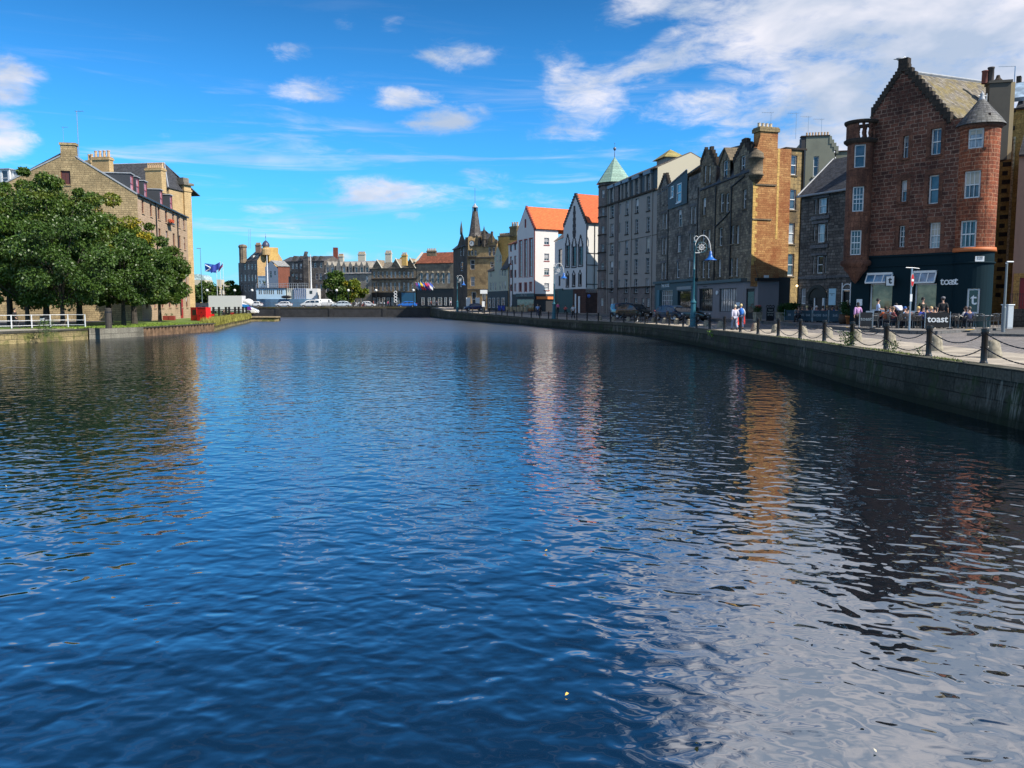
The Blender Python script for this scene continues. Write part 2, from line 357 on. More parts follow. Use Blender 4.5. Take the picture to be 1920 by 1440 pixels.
def clip(poly, lo, hi, ax):
    for sgn, lim in ((1, lo), (-1, -hi)):
        out = []
        for i in range(len(poly)):
            a, b = poly[i], poly[(i+1) % len(poly)]; fa, fb = sgn*a[ax]-lim, sgn*b[ax]-lim
            if fa >= 0: out.append(a)
            if (fa > 1e-9 and fb < -1e-9) or (fa < -1e-9 and fb > 1e-9):
                k = fa/(fa-fb); out.append((a[0]+(b[0]-a[0])*k, a[1]+(b[1]-a[1])*k))
        poly = out
        if len(poly) < 3: return []
    return poly
def wall(mb, f, outline, ops=(), dep=.22, out=0, sub=()):
    us = sorted(set([min(p[0] for p in outline), max(p[0] for p in outline)]+[o[0] for o in ops]+[o[1] for o in ops]+list(sub)))
    for i in range(len(us)-1):
        a, b = us[i], us[i+1]
        if b-a < 1e-5: continue
        strip = clip(outline, a, b, 0)
        if not strip: continue
        mid = (a+b)/2; cur = sorted([(o[2], o[3]) for o in ops if o[0] <= mid <= o[1]])
        z = min(p[1] for p in strip)-1; top = max(p[1] for p in strip)+1
        for (z0, z1) in cur+[(top, top)]:
            if z0 > z:
                c = clip(strip, z, z0, 1)
                if len(c) >= 3: mb.poly([f.P(p[0], p[1], out) for p in c])
            z = max(z, z1)
    for (a, b, z0, z1) in ops:
        P = lambda u, z, o: f.P(u, z, out+o)
        mb.poly([P(a,z0,0),P(a,z0,-dep),P(a,z1,-dep),P(a,z1,0)]); mb.poly([P(b,z0,-dep),P(b,z0,0),P(b,z1,0),P(b,z1,-dep)])
        mb.poly([P(a,z1,0),P(a,z1,-dep),P(b,z1,-dep),P(b,z1,0)]); mb.poly([P(a,z0,-dep),P(a,z0,0),P(b,z0,0),P(b,z0,-dep)])
WR_ = random.Random(21); BLND = [plain('blind_cream', (.50,.47,.40), .8, 0, .08), plain('blind_white', (.60,.62,.64), .8, 0, .08), plain('blind_grey', (.26,.27,.29), .8, 0, .1)]
def window(par, f, o, st='sash', fm=None, gm=None, sm=None, dep=.22, out=0, fw=.07, nx=1, ny=1, sill=True, name='window', label=None):
    a, b, z0, z1 = o; d0 = out-dep+.03; mb = MB(); zm = (z0+z1)/2
    t = fw if (b-a) > .5 else fw*.7
    f.bx(mb, a, a+t, z0, z1, d0, d0+.07); f.bx(mb, b-t, b, z0, z1, d0, d0+.07); f.bx(mb, a+t, b-t, z1-t, z1, d0, d0+.07); f.bx(mb, a+t, b-t, z0, z0+t, d0, d0+.07)
    if st == 'sash': f.bx(mb, a+t, b-t, zm-t*.4, zm+t*.4, d0+.01, d0+.085)
    w = (b-a-2*t)
    for k in range(1, nx): u = a+t+w*k/nx; f.bx(mb, u-.018, u+.018, z0+t, z1-t, d0+.005, d0+.04)
    for k in range(1, ny):
        z = z0+(z1-z0)*k/ny
        if st == 'sash' and abs(z-zm) < .1: continue
        f.bx(mb, a+t, b-t, z-.018, z+.018, d0+.004, d0+.038)
    wo = mb.build(name, fm or WHITE, par)
    if label: wo['label'] = label
    g = MB(); zz = zm if st == 'sash' else None
    g.poly([f.P(a+.01,z0+.01,d0+.006), f.P(b-.01,z0+.01,d0+.006), f.P(b-.01,z1-.01,d0+.006), f.P(a+.01,z1-.01,d0+.006)]); g.build('pane', gm or GL, wo)
    if st == 'sash' and z1-z0 > 1.0 and WR_.random() < .4:
        k = WR_.choice((zm+.06, zm+.06, z0+(z1-z0)*.3, z0+(z1-z0)*.72)); bl = MB(); f.bx(bl, a+t, b-t, k, z1-t, d0+.008, d0+.016); bl.build('blind', BLND[WR_.randrange(3)], wo)
    if sill and sm:
        q = MB(); f.bx(q, a-.1, b+.1, z0-.14, z0-.003, out-.1, out+.10); q.build('sill', sm, wo)
    return wo
def cols(f, spec):
    """spec: (xl, xr, yref, [(ytop, ybot)...]) in picture measurements of the photograph -> openings on the facade"""
    r = []
    for (xl, xr, yr, rows) in spec:
        u0 = f.u(xl, yr); u1 = f.u(xr, yr)
        xm = (xl+xr)/2
        for (yt, yb) in rows: r.append((u0, u1, f.z(xm, yb), f.z(xm, yt)))
    return r
def body(mb, f, D, zb, zt, u0=0, u1=None, front=False):      # sides and back of a block
    u1 = f.len if u1 is None else u1
    P = f.P
    mb.poly([P(u1,zb,0),P(u1,zb,-D),P(u1,zt,-D),P(u1,zt,0)]); mb.poly([P(u0,zb,-D),P(u0,zb,0),P(u0,zt,0),P(u0,zt,-D)]); mb.poly([P(u1,zb,-D),P(u0,zb,-D),P(u0,zt,-D),P(u1,zt,-D)])
    if front: mb.poly([P(u0,zb,0),P(u1,zb,0),P(u1,zt,0),P(u0,zt,0)])
def slab(mb, pts, th):       # thick sloped slab
    n = Vector(pts[1])-Vector(pts[0]); n = n.cross(Vector(pts[2])-Vector(pts[1])).normalized()
    if n.z < 0: n = -n
    top = [tuple(Vector(p)+n*th) for p in pts]
    mb.poly(top); mb.poly(list(reversed(pts)))
    for i in range(len(pts)): j = (i+1) % len(pts); mb.poly([pts[i], pts[j], top[j], top[i]])
def gable_roof(mb, f, D, ze, zr, u0=0, u1=None, oh=.25, th=.14, ro=None, zeb=None):   # ridge parallel to the facade
    u1 = f.len if u1 is None else u1; P = f.P; ro = D/2 if ro is None else ro; zeb = ze if zeb is None else zeb
    k = (zr-ze)/ro*oh; kb = (zr-zeb)/(D-ro)*oh
    slab(mb, [P(u0,ze-k,oh), P(u1,ze-k,oh), P(u1,zr,-ro), P(u0,zr,-ro)], th)
    slab(mb, [P(u1,zeb-kb,-D-oh), P(u0,zeb-kb,-D-oh), P(u0,zr,-ro), P(u1,zr,-ro)], th)
def cross_roof(mb, f, D, ze, zr, u0, u1, um=None, oh=.0, th=.14, front=.0):   # ridge running back from the facade
    P = f.P; um = (u0+u1)/2 if um is None else um
    slab(mb, [P(u0-oh,ze,-D), P(u0-oh,ze,front), P(um,zr,front), P(um,zr,-D)], th); slab(mb, [P(u1+oh,ze,front), P(u1+oh,ze,-D), P(um,zr,-D), P(um,zr,front)], th)
def chimney(par, f, u0, u1, o0, o1, z0, z1, mat, pots=3, cap=True, ph=.55, pm=None, name='chimney', pr=.13, along=True):
    mb = MB(); f.bx(mb, u0, u1, z0, z1, o0, o1)
    if cap: f.bx(mb, u0-.1, u1+.1, z1-.30, z1-.05, o0-.1, o1+.1); f.bx(mb, u0-.04, u1+.04, z1+.0, z1+.1, o0-.04, o1+.04)
    c = mb.build(name, mat, par)
    for i in range(pots):
        k = (i+.5)/pots; q = MB()
        ctr = f.P(u0+(u1-u0)*k, z1+.09, (o0+o1)/2) if along else f.P((u0+u1)/2, z1+.09, o0+(o1-o0)*k)
        q.lathe([(pr*1.1,0),(pr,.1),(pr*.85,ph*.8),(pr*1.05,ph*.85),(pr*1.05,ph),(pr*.7,ph),(pr*.7,ph*.8)], ctr, 10); q.build('chimney_pot', pm or CHIMPOT, c)
    return c
def aerial(par, p, h, w=.9, n=5, ang=0, t=.018):
    q = MB(); p = Vector(p); q.tube([p, p+Vector((0,0,h))], t, 6); top = p+Vector((0,0,h-.05)); d = Vector((math.cos(ang), math.sin(ang), 0)); s = Vector((-d.y, d.x, 0))
    q.tube([top-d*w*.2, top+d*w*.8], t*.7, 5)
    for i in range(n):
        c = top-d*w*.15+d*w*.9*i/(n-1); l = .28-.03*i; q.tube([c-s*l, c+s*l], t*.45, 4)
    return q.build('aerial', STEEL, par)
def crow(mb, f, ua, za, ub, zb, n, w=.45, o0=-.35, o1=.12, up=.25):   # stepped skew from low (ua,za) to high (ub,zb)
    for i in range(n):
        u0 = ua+(ub-ua)*i/n; u1 = ua+(ub-ua)*(i+1)/n; z1 = za+(zb-za)*(i+1)/n+up; z0 = za+(zb-za)*i/n-.15
        a, b = min(u0, u1), max(u0, u1)
        f.bx(mb, a+.001, b-.001, z0, z1, o0+.002*(i % 2), o1+.002*(i % 2))

_dg = None
def text(body, size, mat, parent, name='lettering', loc=(0,0,0), f=None, align='CENTER', ext=.01, bold=0.0):
    cu = bpy.data.curves.new(name, 'FONT'); cu.body = body; cu.size = size; cu.align_x = align; cu.align_y = 'CENTER'; cu.extrude = ext; cu.offset = bold; cu.resolution_u = 3
    to = bpy.data.objects.new('tmp', cu); COL.objects.link(to); bpy.context.view_layer.update()
    me = bpy.data.meshes.new_from_object(to.evaluated_get(bpy.context.evaluated_depsgraph_get())); bpy.data.objects.remove(to)
    mb = MB(); e = f.e; n = f.n; L = Vector(loc)
    for v in me.vertices: mb.v.append(tuple(L+e*v.co.x+Vector((0,0,1))*v.co.y+n*v.co.z))
    mb.f = [tuple(p.vertices) for p in me.polygons]; bpy.data.meshes.remove(me)
    return mb.build(name, mat, parent)
# ================= ground, water, quays, bridge =================
WZ = -1.45
def catmull(P, k=6):
    P = [Vector(p) for p in P]; r = []
    for i in range(len(P)-1):
        a, b, c, d = P[max(i-1,0)], P[i], P[i+1], P[min(i+2,len(P)-1)]
        for j in range(k):
            t = j/k; r.append(.5*((2*b)+(c-a)*t+(2*a-5*b+4*c-d)*t*t+(3*b-a-3*c+d)*t**3))
    r.append(P[-1]); return r
Q = catmull([(12.6,-40,0),(12.7,0,0),(12.7,20.2,0),(13.0,30,0),(13.8,40,-.05),(14.2,50,-.12),(14,62,-.16),(12.8,80,-.22),(8,98,-.26),(3.5,115,-.27),(0,130,-.2),(-8,155,.1),(-14,175,.3),(-20.6,206,.95)])
O = catmull([(24,-40,.15),(24,0,.15),(24,20.2,.15),(24.2,30,.15),(24.5,40,.14),(25,50,.14),(24.8,60,.14),(23.5,80,.1),(19,105,.06),(13.5,126,.08),(9,143,.28),(0,165,.45),(-6,185,.6),(-14,216,1.0)])
t = NT('water_surface'); p = t.pos()
rot = t.n('ShaderNodeVectorRotate', rotation_type='Z_AXIS'); t.L.new(p, rot.inputs['Vector']); rot.inputs['Angle'].default_value = R(20)
rot2 = t.n('ShaderNodeVectorRotate', rotation_type='Z_AXIS'); t.L.new(p, rot2.inputs['Vector']); rot2.inputs['Angle'].default_value = R(-12)
h0 = t.noise(rot2.outputs[0], .7, 1, .5, .3, (.7, 1, 1)); h1 = t.noise(rot.outputs[0], 3.0, 1, .5, .4, (.85, 1, 1)); h2 = t.noise(rot2.outputs[0], 4.8, 1, .5, .3, (.9, 1, 1)); h3 = t.noise(p, 8.5, 1, .5, .2, (.8, 1, 1))
sy = t.n('ShaderNodeSeparateXYZ'); t.L.new(p, sy.inputs[0]); ruf = t.rng(sy.outputs[1], 45, 110, 1, 3.2)
calm = t.rng(t.noise(p, .09, 3, .55, .8), .35, .62, .45, 1.15)
hh = t.math('ADD', t.math('ADD', t.math('MULTIPLY', h0, .024), t.math('MULTIPLY', h1, .025)), t.math('MULTIPLY', t.math('ADD', t.math('MULTIPLY', h2, .009), t.math('MULTIPLY', t.math('MULTIPLY', h3, ruf), .0028)), calm))
t.bump(hh, 1.0, 1.0); t.L.new(t.rng(sy.outputs[1], 30, 110, .015, .32), t.b.inputs['Roughness'])
t.b.inputs['Base Color'].default_value = (.002, .008, .014, 1); t.b.inputs['IOR'].default_value = 5.0
WATER = t.m
def struct(name, mb, mat): o = mb.build(name, mat); o['kind'] = 'structure'; return o
struct('water', MB().poly([(-400,-80,WZ),(60,-80,WZ),(60,420,WZ),(-400,420,WZ)]), WATER)
def ground_mat(name, c1, c2, sc=1.0, cob=None, c3=None, rough=.9, bmp=.02):
    t = NT(name); p = t.pos(); col = t.mix(t.rng(t.noise(p, .25*sc, 6, .65, .5), .35, .65), c1, c2)
    col = t.mix(t.rng(t.noise(p, 6*sc, 5, .7), .35, .75, 0, .35), col, tuple(x*.45 for x in c1)); h = t.noise(p, 14*sc, 4)
    if c3: col = t.mix(t.rng(t.noise(p, .6, 5, .7, 1.0), .55, .68, 0, .8), col, c3)
    if cob:
        br = t.n('ShaderNodeTexBrick'); t.L.new(p, br.inputs['Vector']); br.inputs['Scale'].default_value = 1; br.inputs['Brick Width'].default_value = cob[0]; br.inputs['Row Height'].default_value = cob[1]
        br.inputs['Mortar Size'].default_value = cob[2]; br.inputs['Color1'].default_value = (.70,.68,.67,1); br.inputs['Color2'].default_value = (1.1,1.08,1.05,1); br.inputs['Mortar'].default_value = (.42,.42,.4,1); br.inputs['Mortar Smooth'].default_value = .3
        col = t.mix(1.0, col, br.outputs['Color'], 'MULTIPLY'); h = t.math('SUBTRACT', t.math('MULTIPLY', h, .3), br.outputs['Fac'])
    t.L.new(col, t.b.inputs['Base Color']); t.b.inputs['Roughness'].default_value = rough; t.bump(h, .6, bmp); return t.m
PAVE = ground_mat('quay_paving', (.50,.45,.38), (.40,.36,.30), 1, (1.1,.7,.02)); SETTS = ground_mat('stone_setts', (.30,.28,.28), (.22,.21,.21), 1, (.24,.15,.02), (.36,.30,.26))
ASPH = ground_mat('asphalt', (.11,.11,.115), (.085,.085,.09)); FLAG = ground_mat('pavement_slabs', (.27,.26,.25), (.21,.20,.195), 1, (.9,.6,.015))
def lerp(a, b, k): return a+(b-a)*k
def strip(k0, k1, mat, name, dz=0., s=slice(None), mb=None):
    m = mb or MB(); qs = Q[s]; os_ = O[s]
    for i in range(len(qs)-1):
        m.poly([lerp(qs[i],os_[i],k0)+Vector((0,0,dz)), lerp(qs[i],os_[i],k1)+Vector((0,0,dz)), lerp(qs[i+1],os_[i+1],k1)+Vector((0,0,dz)), lerp(qs[i+1],os_[i+1],k0)+Vector((0,0,dz))])
    return struct(name, m, mat)
strip(.045, .34, PAVE, 'quayside_walkway'); strip(.34, 1.0, SETTS, 'cobbled_road')
m = MB()
for i in range(len(O)-1):
    a, b = O[i], O[i+1]; m.poly([a, (700, a.y+ (0 if i else -60), a.z), (700, b.y, b.z), b])
a = O[-1]; LBX = -52
m.poly([a, (700,a.y,a.z), (700,1600,1.0), (a.x,1600,1.0)])
struct('ground', m, ASPH)
# quay wall on the right
QW = stone('quay_masonry', (.075,.075,.062), (.045,.047,.04), (.022,.022,.018), 1.1, .42, (.015,.02,.014), .75, .02, .02, (.03,.05,.02), (.24,.24,.21), (.012,.018,.010))
COPE = stone('quay_coping', (.12,.115,.095), (.085,.08,.065), (.035,.035,.03), 1.3, .5, (.05,.06,.03), .5, .02, .02)
qw = bthing('quay_wall', 'dark stained stone quay wall with lighter coping along the right bank', 'quay wall', tuple(Q[12]))
m = MB(); c = MB()
def side(i, off, dz):
    p = lerp(Q[i], O[i], 0); d = (O[i]-Q[i]); d.z = 0; d.normalize(); return p+d*off+Vector((0,0,dz))
for i in range(len(Q)-1):
    j = i+1
    m.poly([side(i,0.06,-2.6)+Vector((-.25,0,0)), side(j,.06,-2.6)+Vector((-.25,0,0)), side(j,.06,-.3), side(i,.06,-.3)][::-1])
    c.poly([side(i,0,-.3), side(j,0,-.3), side(j,0,.012), side(i,0,.012)][::-1]); c.poly([side(i,0,.012), side(j,0,.012), side(j,.55,.012), side(i,.55,.012)][::-1]); c.poly([side(i,0,-.3), side(i,.08,-.3), side(j,.08,-.3), side(j,0,-.3)])
m.build('wall', QW, qw); c.build('coping', COPE, qw)
# green tufts on the wall
LEAFY = plain('weed_leaves', (.07,.12,.03), .7, 0, .4, 5)
def weed(name, label, p, r, n, cat='plant', mat=None, up=1.0, group=None, s=1.0):
    rr = random.Random(hash(label) % 1000 + n); mb = MB()
    for i in range(n):
        a = rr.uniform(0, 6.28); q = Vector((math.cos(a), math.sin(a), 0))*r*rr.random()**.6*.8; z = rr.random()*r*up*1.2
        d = (Vector((math.cos(a)*.7, math.sin(a)*.7, rr.uniform(.1,1.2)))).normalized(); l = r*rr.uniform(.18,.4)*s; w = Vector((-d.y, d.x, rr.uniform(-.3,.3))).normalized()*l*.3
        b = q+Vector((0,0,z)); mb.poly([b-w*.3, b+d*l*.5-w, b+d*l, b+d*l*.5+w])
    for i in range(max(3, n//25)):
        a = rr.uniform(0, 6.28); e = Vector((math.cos(a)*r*.6, math.sin(a)*r*.6, r*up*rr.uniform(.7,1.3))); mb.tube([(0,0,0), e*.5+Vector((0,0,r*.1)), e], .012*s, 4)
    o = mb.build(name, mat or LEAFY); o.location = p; tag(o, label, cat, group); return o
def qpoint(px, off=.5):     # point on the line parallel to the quay edge, seen in picture column px
    pts = [side(i, off, 0) for i in range(len(Q))]
    f = lambda v: 960+FPX*v.x/(v.y*math.cos(PITCH)-(v.z-CZ)*math.sin(PITCH))
    for i in range(len(pts)-1):
        if pts[i].y < 3: continue
        a, b = f(pts[i]), f(pts[i+1])
        if (a-px)*(b-px) <= 0: return lerp(pts[i], pts[i+1], (a-px)/(a-b))
    return pts[-1]
for (px, lab, r, n, dz) in ((1335,'bright green weed sprouting from the quay wall face below the couple',.35,60,-.5),):
    q = qpoint(px, -.05); weed('wall_weed', lab, (q.x, q.y, q.z+dz), r, n, mat=plain('bright_weed', (.16,.32,.03), .6))
for (px, lab, r, n) in ((1590,'leafy weed growing beside the fourth bollard from the right',.45,190),(1674,'spindly weed on the quay edge by the third bollard from the right',.32,110),(1726,'low green weed just left of the second bollard from the right',.22,70)):
    q = qpoint(px, .3); weed('quay_weed', lab, (q.x, q.y, q.z+.01), r, n, s=.8)
GR = MB(); rr = random.Random(5)
for k in range(800):
    px = rr.choice([1480,1530,1560,1650,1700,1780])+rr.gauss(0,14); q = qpoint(min(1915,px), .12+abs(rr.gauss(0,.12))); 
    a = rr.uniform(0,6.28); w = Vector((math.cos(a),math.sin(a),0))*.02; h = Vector((rr.uniform(-.04,.04), rr.uniform(-.04,.04), rr.uniform(.03,.09))); b = q+Vector((0,0,.012))
    GR.poly([b-w, b+w, b+h])
g = GR.build('grass', plain('quay_grass', (.17,.20,.06), .8, 0, .3)); g['kind'] = 'stuff'; g['label'] = 'sparse grass in the joints of the quay coping'
# bollards with chains
IRON = paint('bollard_iron', (.010,.011,.013), .35)
BX = [1845,1741,1661,1597,1545,1500,1459,1421,1388,1358,1330.5,1306,1281,1255,1231,1210,1190,1169.5,1145,1122,1101,1081.6,1063,1044.7,1028.6,1012,996,978.5,964,951,941,930,918,908,897,886,877,866]
bp = [qpoint(1985 if 0 else 1918, .5)+Vector((.0,-2.2,0))]+[qpoint(x, .5) for x in BX]
def bollard_mesh(h=.98, r=.085):
    return MB().lathe([(r*1.25,0),(r*1.25,.04),(r*1.05,.06),(r,.12),(r,h-.17),(r*1.15,h-.16),(r*1.15,h-.05),(r*1.1,h-.01),(r*.8,h),(.001,h)], (0,0,0), 14)
b0 = None
for i, p in enumerate(bp[1:]):
    lab = f'black iron bollard, {nth(i)} from the right along the quay edge'
    if i == 0:
        b0 = thing('bollard', lab, 'bollard', tuple(p), 0, 'black bollards along the right quay edge'); bollard_mesh().build('post', IRON, b0, True); o = b0
        MB().lathe([(.001,.98),(.06,.985),(.075,.975),(.1,.965),(.1,.93)], (0,0,0), 12).build('cap', IRON, b0)
        MB().tube([(-.12,0,.86),(.12,0,.86)], .02, 6).tube([(-.12,0,.46),(.12,0,.46)], .02, 6).build('chain_bracket', IRON, b0)
        base = list(b0.children)
    else:
        o = b0.copy(); COL.objects.link(o); o.location = p; o['label'] = lab
        for ch in base: c = ch.copy(); COL.objects.link(c); c.parent = o
    if i > 22: continue
    nx = bp[i]; v = nx-p
    for z in (.86, .46):
        m = MB(); N = 14 if i < 8 else 7
        if i < 7:
            M = 30 if i < 4 else 22
            for k in range(M):
                s0, s1 = k/M-.006, (k+1)/M+.006
                f = lambda s: v*s+Vector((0,0,z-1.4*(.25-(s-.5)**2)))
                m.tube([f(s0), f(s1)], .019 if k % 2 else .013, 6)
        else: m.tube([v*s+Vector((0,0,z-1.4*(.25-(s-.5)**2))) for s in [k/N for k in range(N+1)]], .017, 5)
        m.build('chain', IRON, o)
# squat stone cones
CONE = stone('cone_stone', (.30,.27,.21), (.25,.23,.18), (.2,.19,.15), 3, 3, (.18,.16,.12), .5)
CX = [1862,1753,1668,1605,1552,1506,1454,1415,1351,1324,1292,1268,1245.5,1225,1178,1150.6,1125.5]
for i, x in enumerate(CX):
    q = qpoint(x, 2.0); lab = f'squat tapered stone post, {nth(i)} from the right behind the bollards'
    if i == 0:
        c0 = MB().lathe([(.27,-.05),(.27,.05),(.245,.2),(.2,.45),(.17,.53),(.1,.57),(.001,.58)], (0,0,0), 14).build('stone_post', CONE, None, True); o = c0
    else: o = c0.copy(); COL.objects.link(o)
    o.location = q+Vector((0,0,.0)); o.rotation_euler = (random.uniform(-.06,.06), random.uniform(-.06,.06), i*1.3); tag(o, lab, 'stone post', 'squat stone posts on the quay')
# raised pavement by the cafe and along the shops
KERB = stone('kerb_stone', (.16,.16,.16), (.12,.12,.12), (.05,.05,.05), .9, .3, (.05,.05,.05), .4)
kp = [(36.3,57.6),(31.5,52.6),(29,48.6),(26,46.0),(23.6,43.9),(22.4,43.1),(21.5,43.6),(20.9,46.8),(20.7,52.8),(20.8,60),(21.2,70),(19.6,80),(18.0,92),(15.6,106),(12.6,116),(9.8,127),(5.8,139),(1.5,151),(-4,163)]
kp = [Vector((a,b,.265)) for a, b in kp]; kp = catmull(kp, 3)
m = MB(); k_ = MB()
for i in range(len(kp)-1):
    a, b = kp[i], kp[i+1]; n = Vector((-(b-a).y, (b-a).x, 0)).normalized()*-1
    if n.x < 0 and i > 9: n = -n
    da = Vector((30,8,0)) if i > 12 else Vector((0,0,0))
c0_ = Vector((34,62,.265))
for i in range(len(kp)-1):
    a, b = kp[i], kp[i+1]
    ca = c0_ if a.y < 62 and i < 40 else Vector((a.x+16, a.y+5, .265)); cb = c0_ if b.y < 62 else Vector((b.x+16, b.y+5, .265))
    ia = lerp(a, ca, .14/max(.2,(ca-a).length)); ib = lerp(b, cb, .14/max(.2,(cb-b).length))
    m.poly([ia, ca, cb, ib] if (ca-cb).length > .01 else [ia, ca, ib])
    k_.poly([a, ia, ib, b]); k_.poly([a-Vector((0,0,.3)), a, b, b-Vector((0,0,.3))])
struct('pavement', m, FLAG); kb = k_.build('kerb', KERB); kb['kind'] = 'structure'
# second kerb island at lower right with the grey post
m = MB(); ia = [(22.6,40.6),(24.2,38.5),(30,37.2),(44,36.5),(44,44),(30,41.5),(24.5,41.6)]
m.prism([(x,y) for x, y in ia][::1], .0, .25); kb = m.build('traffic_island', KERB); kb['kind'] = 'structure'
LINE = plain('road_paint_white', (.6,.6,.58), .7, 0, .25, 6); YEL = plain('road_paint_yellow', (.75,.48,.03), .7, 0, .25, 6)
m = MB()
for (a, b) in (((19.0,40),(19.1,43.5)),((19.3,47),(19.4,51))): m.poly([(a[0],a[1],.115),(a[0]+.12,a[1],.115),(b[0]+.12,b[1],.115),(b[0],b[1],.115)])
for (x0,x1,y) in ((17.2,20.5,45.5),(24.2,34,43.4)): m.poly([(x0,y,.152),(x1,y+1.2,.152),(x1,y+1.38,.152),(x0,y+.18,.152)])
o = m.build('road_marking', LINE); o['kind'] = 'structure'
for (x, y, dx, dy, s) in ((24.9,44.55,.85,.8,1),(32.6,53.1,.5,.55,1),(33.4,54.0,.5,.5,1),(21.2,62.1,.12,1.2,0),(20.45,49.9,.1,.7,0)):
    m = MB().poly([(x,y,.272),(x+dx,y+dy,.272),(x+dx-.12,y+dy+.25,.272),(x-.12,y+.25,.272)] if s else [(x,y,.272),(x+.14,y,.272),(x+dx+.14,y+dy,.272),(x+dx,y+dy,.272)]); o = m.build('kerb_marking', YEL); o['kind'] = 'structure'
# ---------- left bank ----------
LQ = [(-40.5,-60,-.42),(-40.2,20,-.42),(-39.8,62,-.42),(-38.4,68.7,-.46),(-37.9,73,-.5),(-36,79.6,-.58),(-34.9,95.6,-.55),(-40,116,-.55),(-44.6,137,-.55),(-48.2,150.5,-.55)]
LQ = [Vector(p) for p in LQ]; JET = [Vector((-48.2,150.5,-.55)), Vector((-43.6,150.9,-.55)), Vector((-44.0,155.5,-.55)), Vector((-56,158,-.5)), Vector((-70,204,.9))]
GRASS = ground_mat('grass_field', (.13,.20,.025), (.08,.14,.02), 1.0, None, (.20,.20,.06)); PATHM = ground_mat('path_gravel', (.36,.33,.27), (.28,.26,.21))
def lstrip(o0, o1, z0, z1, mat, name, pts, kind='structure'):
    m = MB()
    for i in range(len(pts)-1):
        a, b = pts[i], pts[i+1]; m.poly([a+Vector((-o1,0,z1)), a+Vector((-o0,0,z0)), b+Vector((-o0,0,z0)), b+Vector((-o1,0,z1))])
    o = m.build(name, mat); o['kind'] = kind; return o
lp = LQ+JET[3:]
lstrip(.5, 5.5, 0, .0, PATHM, 'towpath', lp[:5]); lstrip(.5, 5.5, 0, .02, GRASS, 'grass_bank', lp[4:]); lstrip(5.5, 14, .0, .12, GRASS, 'lawn', lp)
lstrip(14, 700, .12, .25, ASPH, 'yard', lp)
m = MB().poly([(-70,204,.95),(-770,206,1.0),(-770,1600,1.0),(-70,1600,1.0)]); struct('far_ground', m, ASPH)
lw = bthing('retaining_wall', 'weathered yellowish stone retaining wall along the left bank', 'wall', (-39,70,WZ))
YST = stone('bank_stone', (.40,.32,.16), (.30,.24,.12), (.10,.09,.05), .9, .36, (.06,.06,.035), .8, .02, .03, (.10,.12,.03)); GST = stone('bank_grey', (.26,.25,.21), (.2,.19,.16), (.07,.07,.06), 1.6, .5, (.06,.06,.05), .6)
DST = stone('bank_dark', (.09,.085,.07), (.06,.06,.05), (.02,.02,.02), .8, .3, (.02,.02,.015), .5)
def wseg(mb, pts, zt, zb, off=0, top=.5):
    for a, b in zip(pts[:-1], pts[1:]):
        a2 = Vector((a.x+off,a.y,0)); b2 = Vector((b.x+off,b.y,0))
        mb.poly([(a2.x,a2.y,zb),(b2.x,b2.y,zb),(b2.x,b2.y,b.z+zt),(a2.x,a2.y,a.z+zt)])
        if top: mb.poly([(a2.x,a2.y,a.z+zt),(b2.x,b2.y,b.z+zt),(b2.x-top,b2.y,b.z+zt),(a2.x-top,a2.y,a.z+zt)])
m = MB(); wseg(m, LQ[:5], -.02, WZ-1); m.build('wall', YST, lw)
m = MB(); wseg(m, [LQ[4],LQ[5]], .03, WZ-1, .12, .8); m.build('end_block', GST, lw)
m = MB(); wseg(m, [p+Vector((0,0,0)) for p in LQ[:5]], .0, -.62, .05, .6); m.build('coping', DST, lw)
sw = bthing('sheet_pile_wall', 'rusty brown ribbed piling with stone footing holding up the grass bank', 'piling wall', (-35.5,88,WZ))
RUST = plain('rusty_piles', (.16,.10,.06), .85, 0, .45, 2.0, bump=.01); m = MB(); a, b = LQ[5], LQ[6]; n = 22
for i in range(n):
    p = lerp(a, b, i/n); q = lerp(a, b, (i+.62)/n); r = lerp(a, b, (i+1)/n); z = p.z
    pts = [(p.x,p.y),(p.x+.22,p.y+.08),(q.x+.22,q.y-.08),(q.x,q.y),(r.x,r.y)]
    for s in range(4):
        u, v = pts[s], pts[s+1]; m.poly([(u[0],u[1],WZ-1),(v[0],v[1],WZ-1),(v[0],v[1],z),(u[0],u[1],z)])
m.build('pile_sheet', RUST, sw)
m = MB(); 
m.hexa([(a.x-.6,a.y,a.z-.06),(a.x+.26,a.y,a.z-.06),(b.x+.26,b.y,b.z-.06),(b.x-.6,b.y,b.z-.06),(a.x-.6,a.y,a.z+.05),(a.x+.26,a.y,a.z+.05),(b.x+.26,b.y,b.z+.05),(b.x-.6,b.y,b.z+.05)]); m.build('capping_beam', DST, sw)
gw = bthing('overgrown_bank_wall', 'low stone bank wall overgrown with yellow weeds beyond the piling', 'wall', (-42,125,WZ))
m = MB(); wseg(m, LQ[6:], .0, WZ-1); m.build('wall', YST, gw)
jt = bthing('jetty', 'timber and stone jetty end jutting from the weedy left bank', 'jetty', (-46,151,WZ))
m = MB(); pts = [(-50,150.3),(-43.6,150.7),(-43.8,154),(-50,156)]; m.prism(pts, WZ-1, -.75); m.build('stone_base', YST, jt)
m = MB(); m.prism([(-50,150.1),(-43.3,150.5),(-43.6,154.2),(-50,156.2)], -.749, -.55); m.build('timber_edge', plain('old_timber', (.30,.24,.15), .9, 0, .3), jt)
m = MB(); wseg(m, JET[2:], -.02, WZ-1, 0, .5); o = m.build('embankment_wall', DST); tag(o, 'dark embankment wall running from the jetty to the bridge', 'wall')
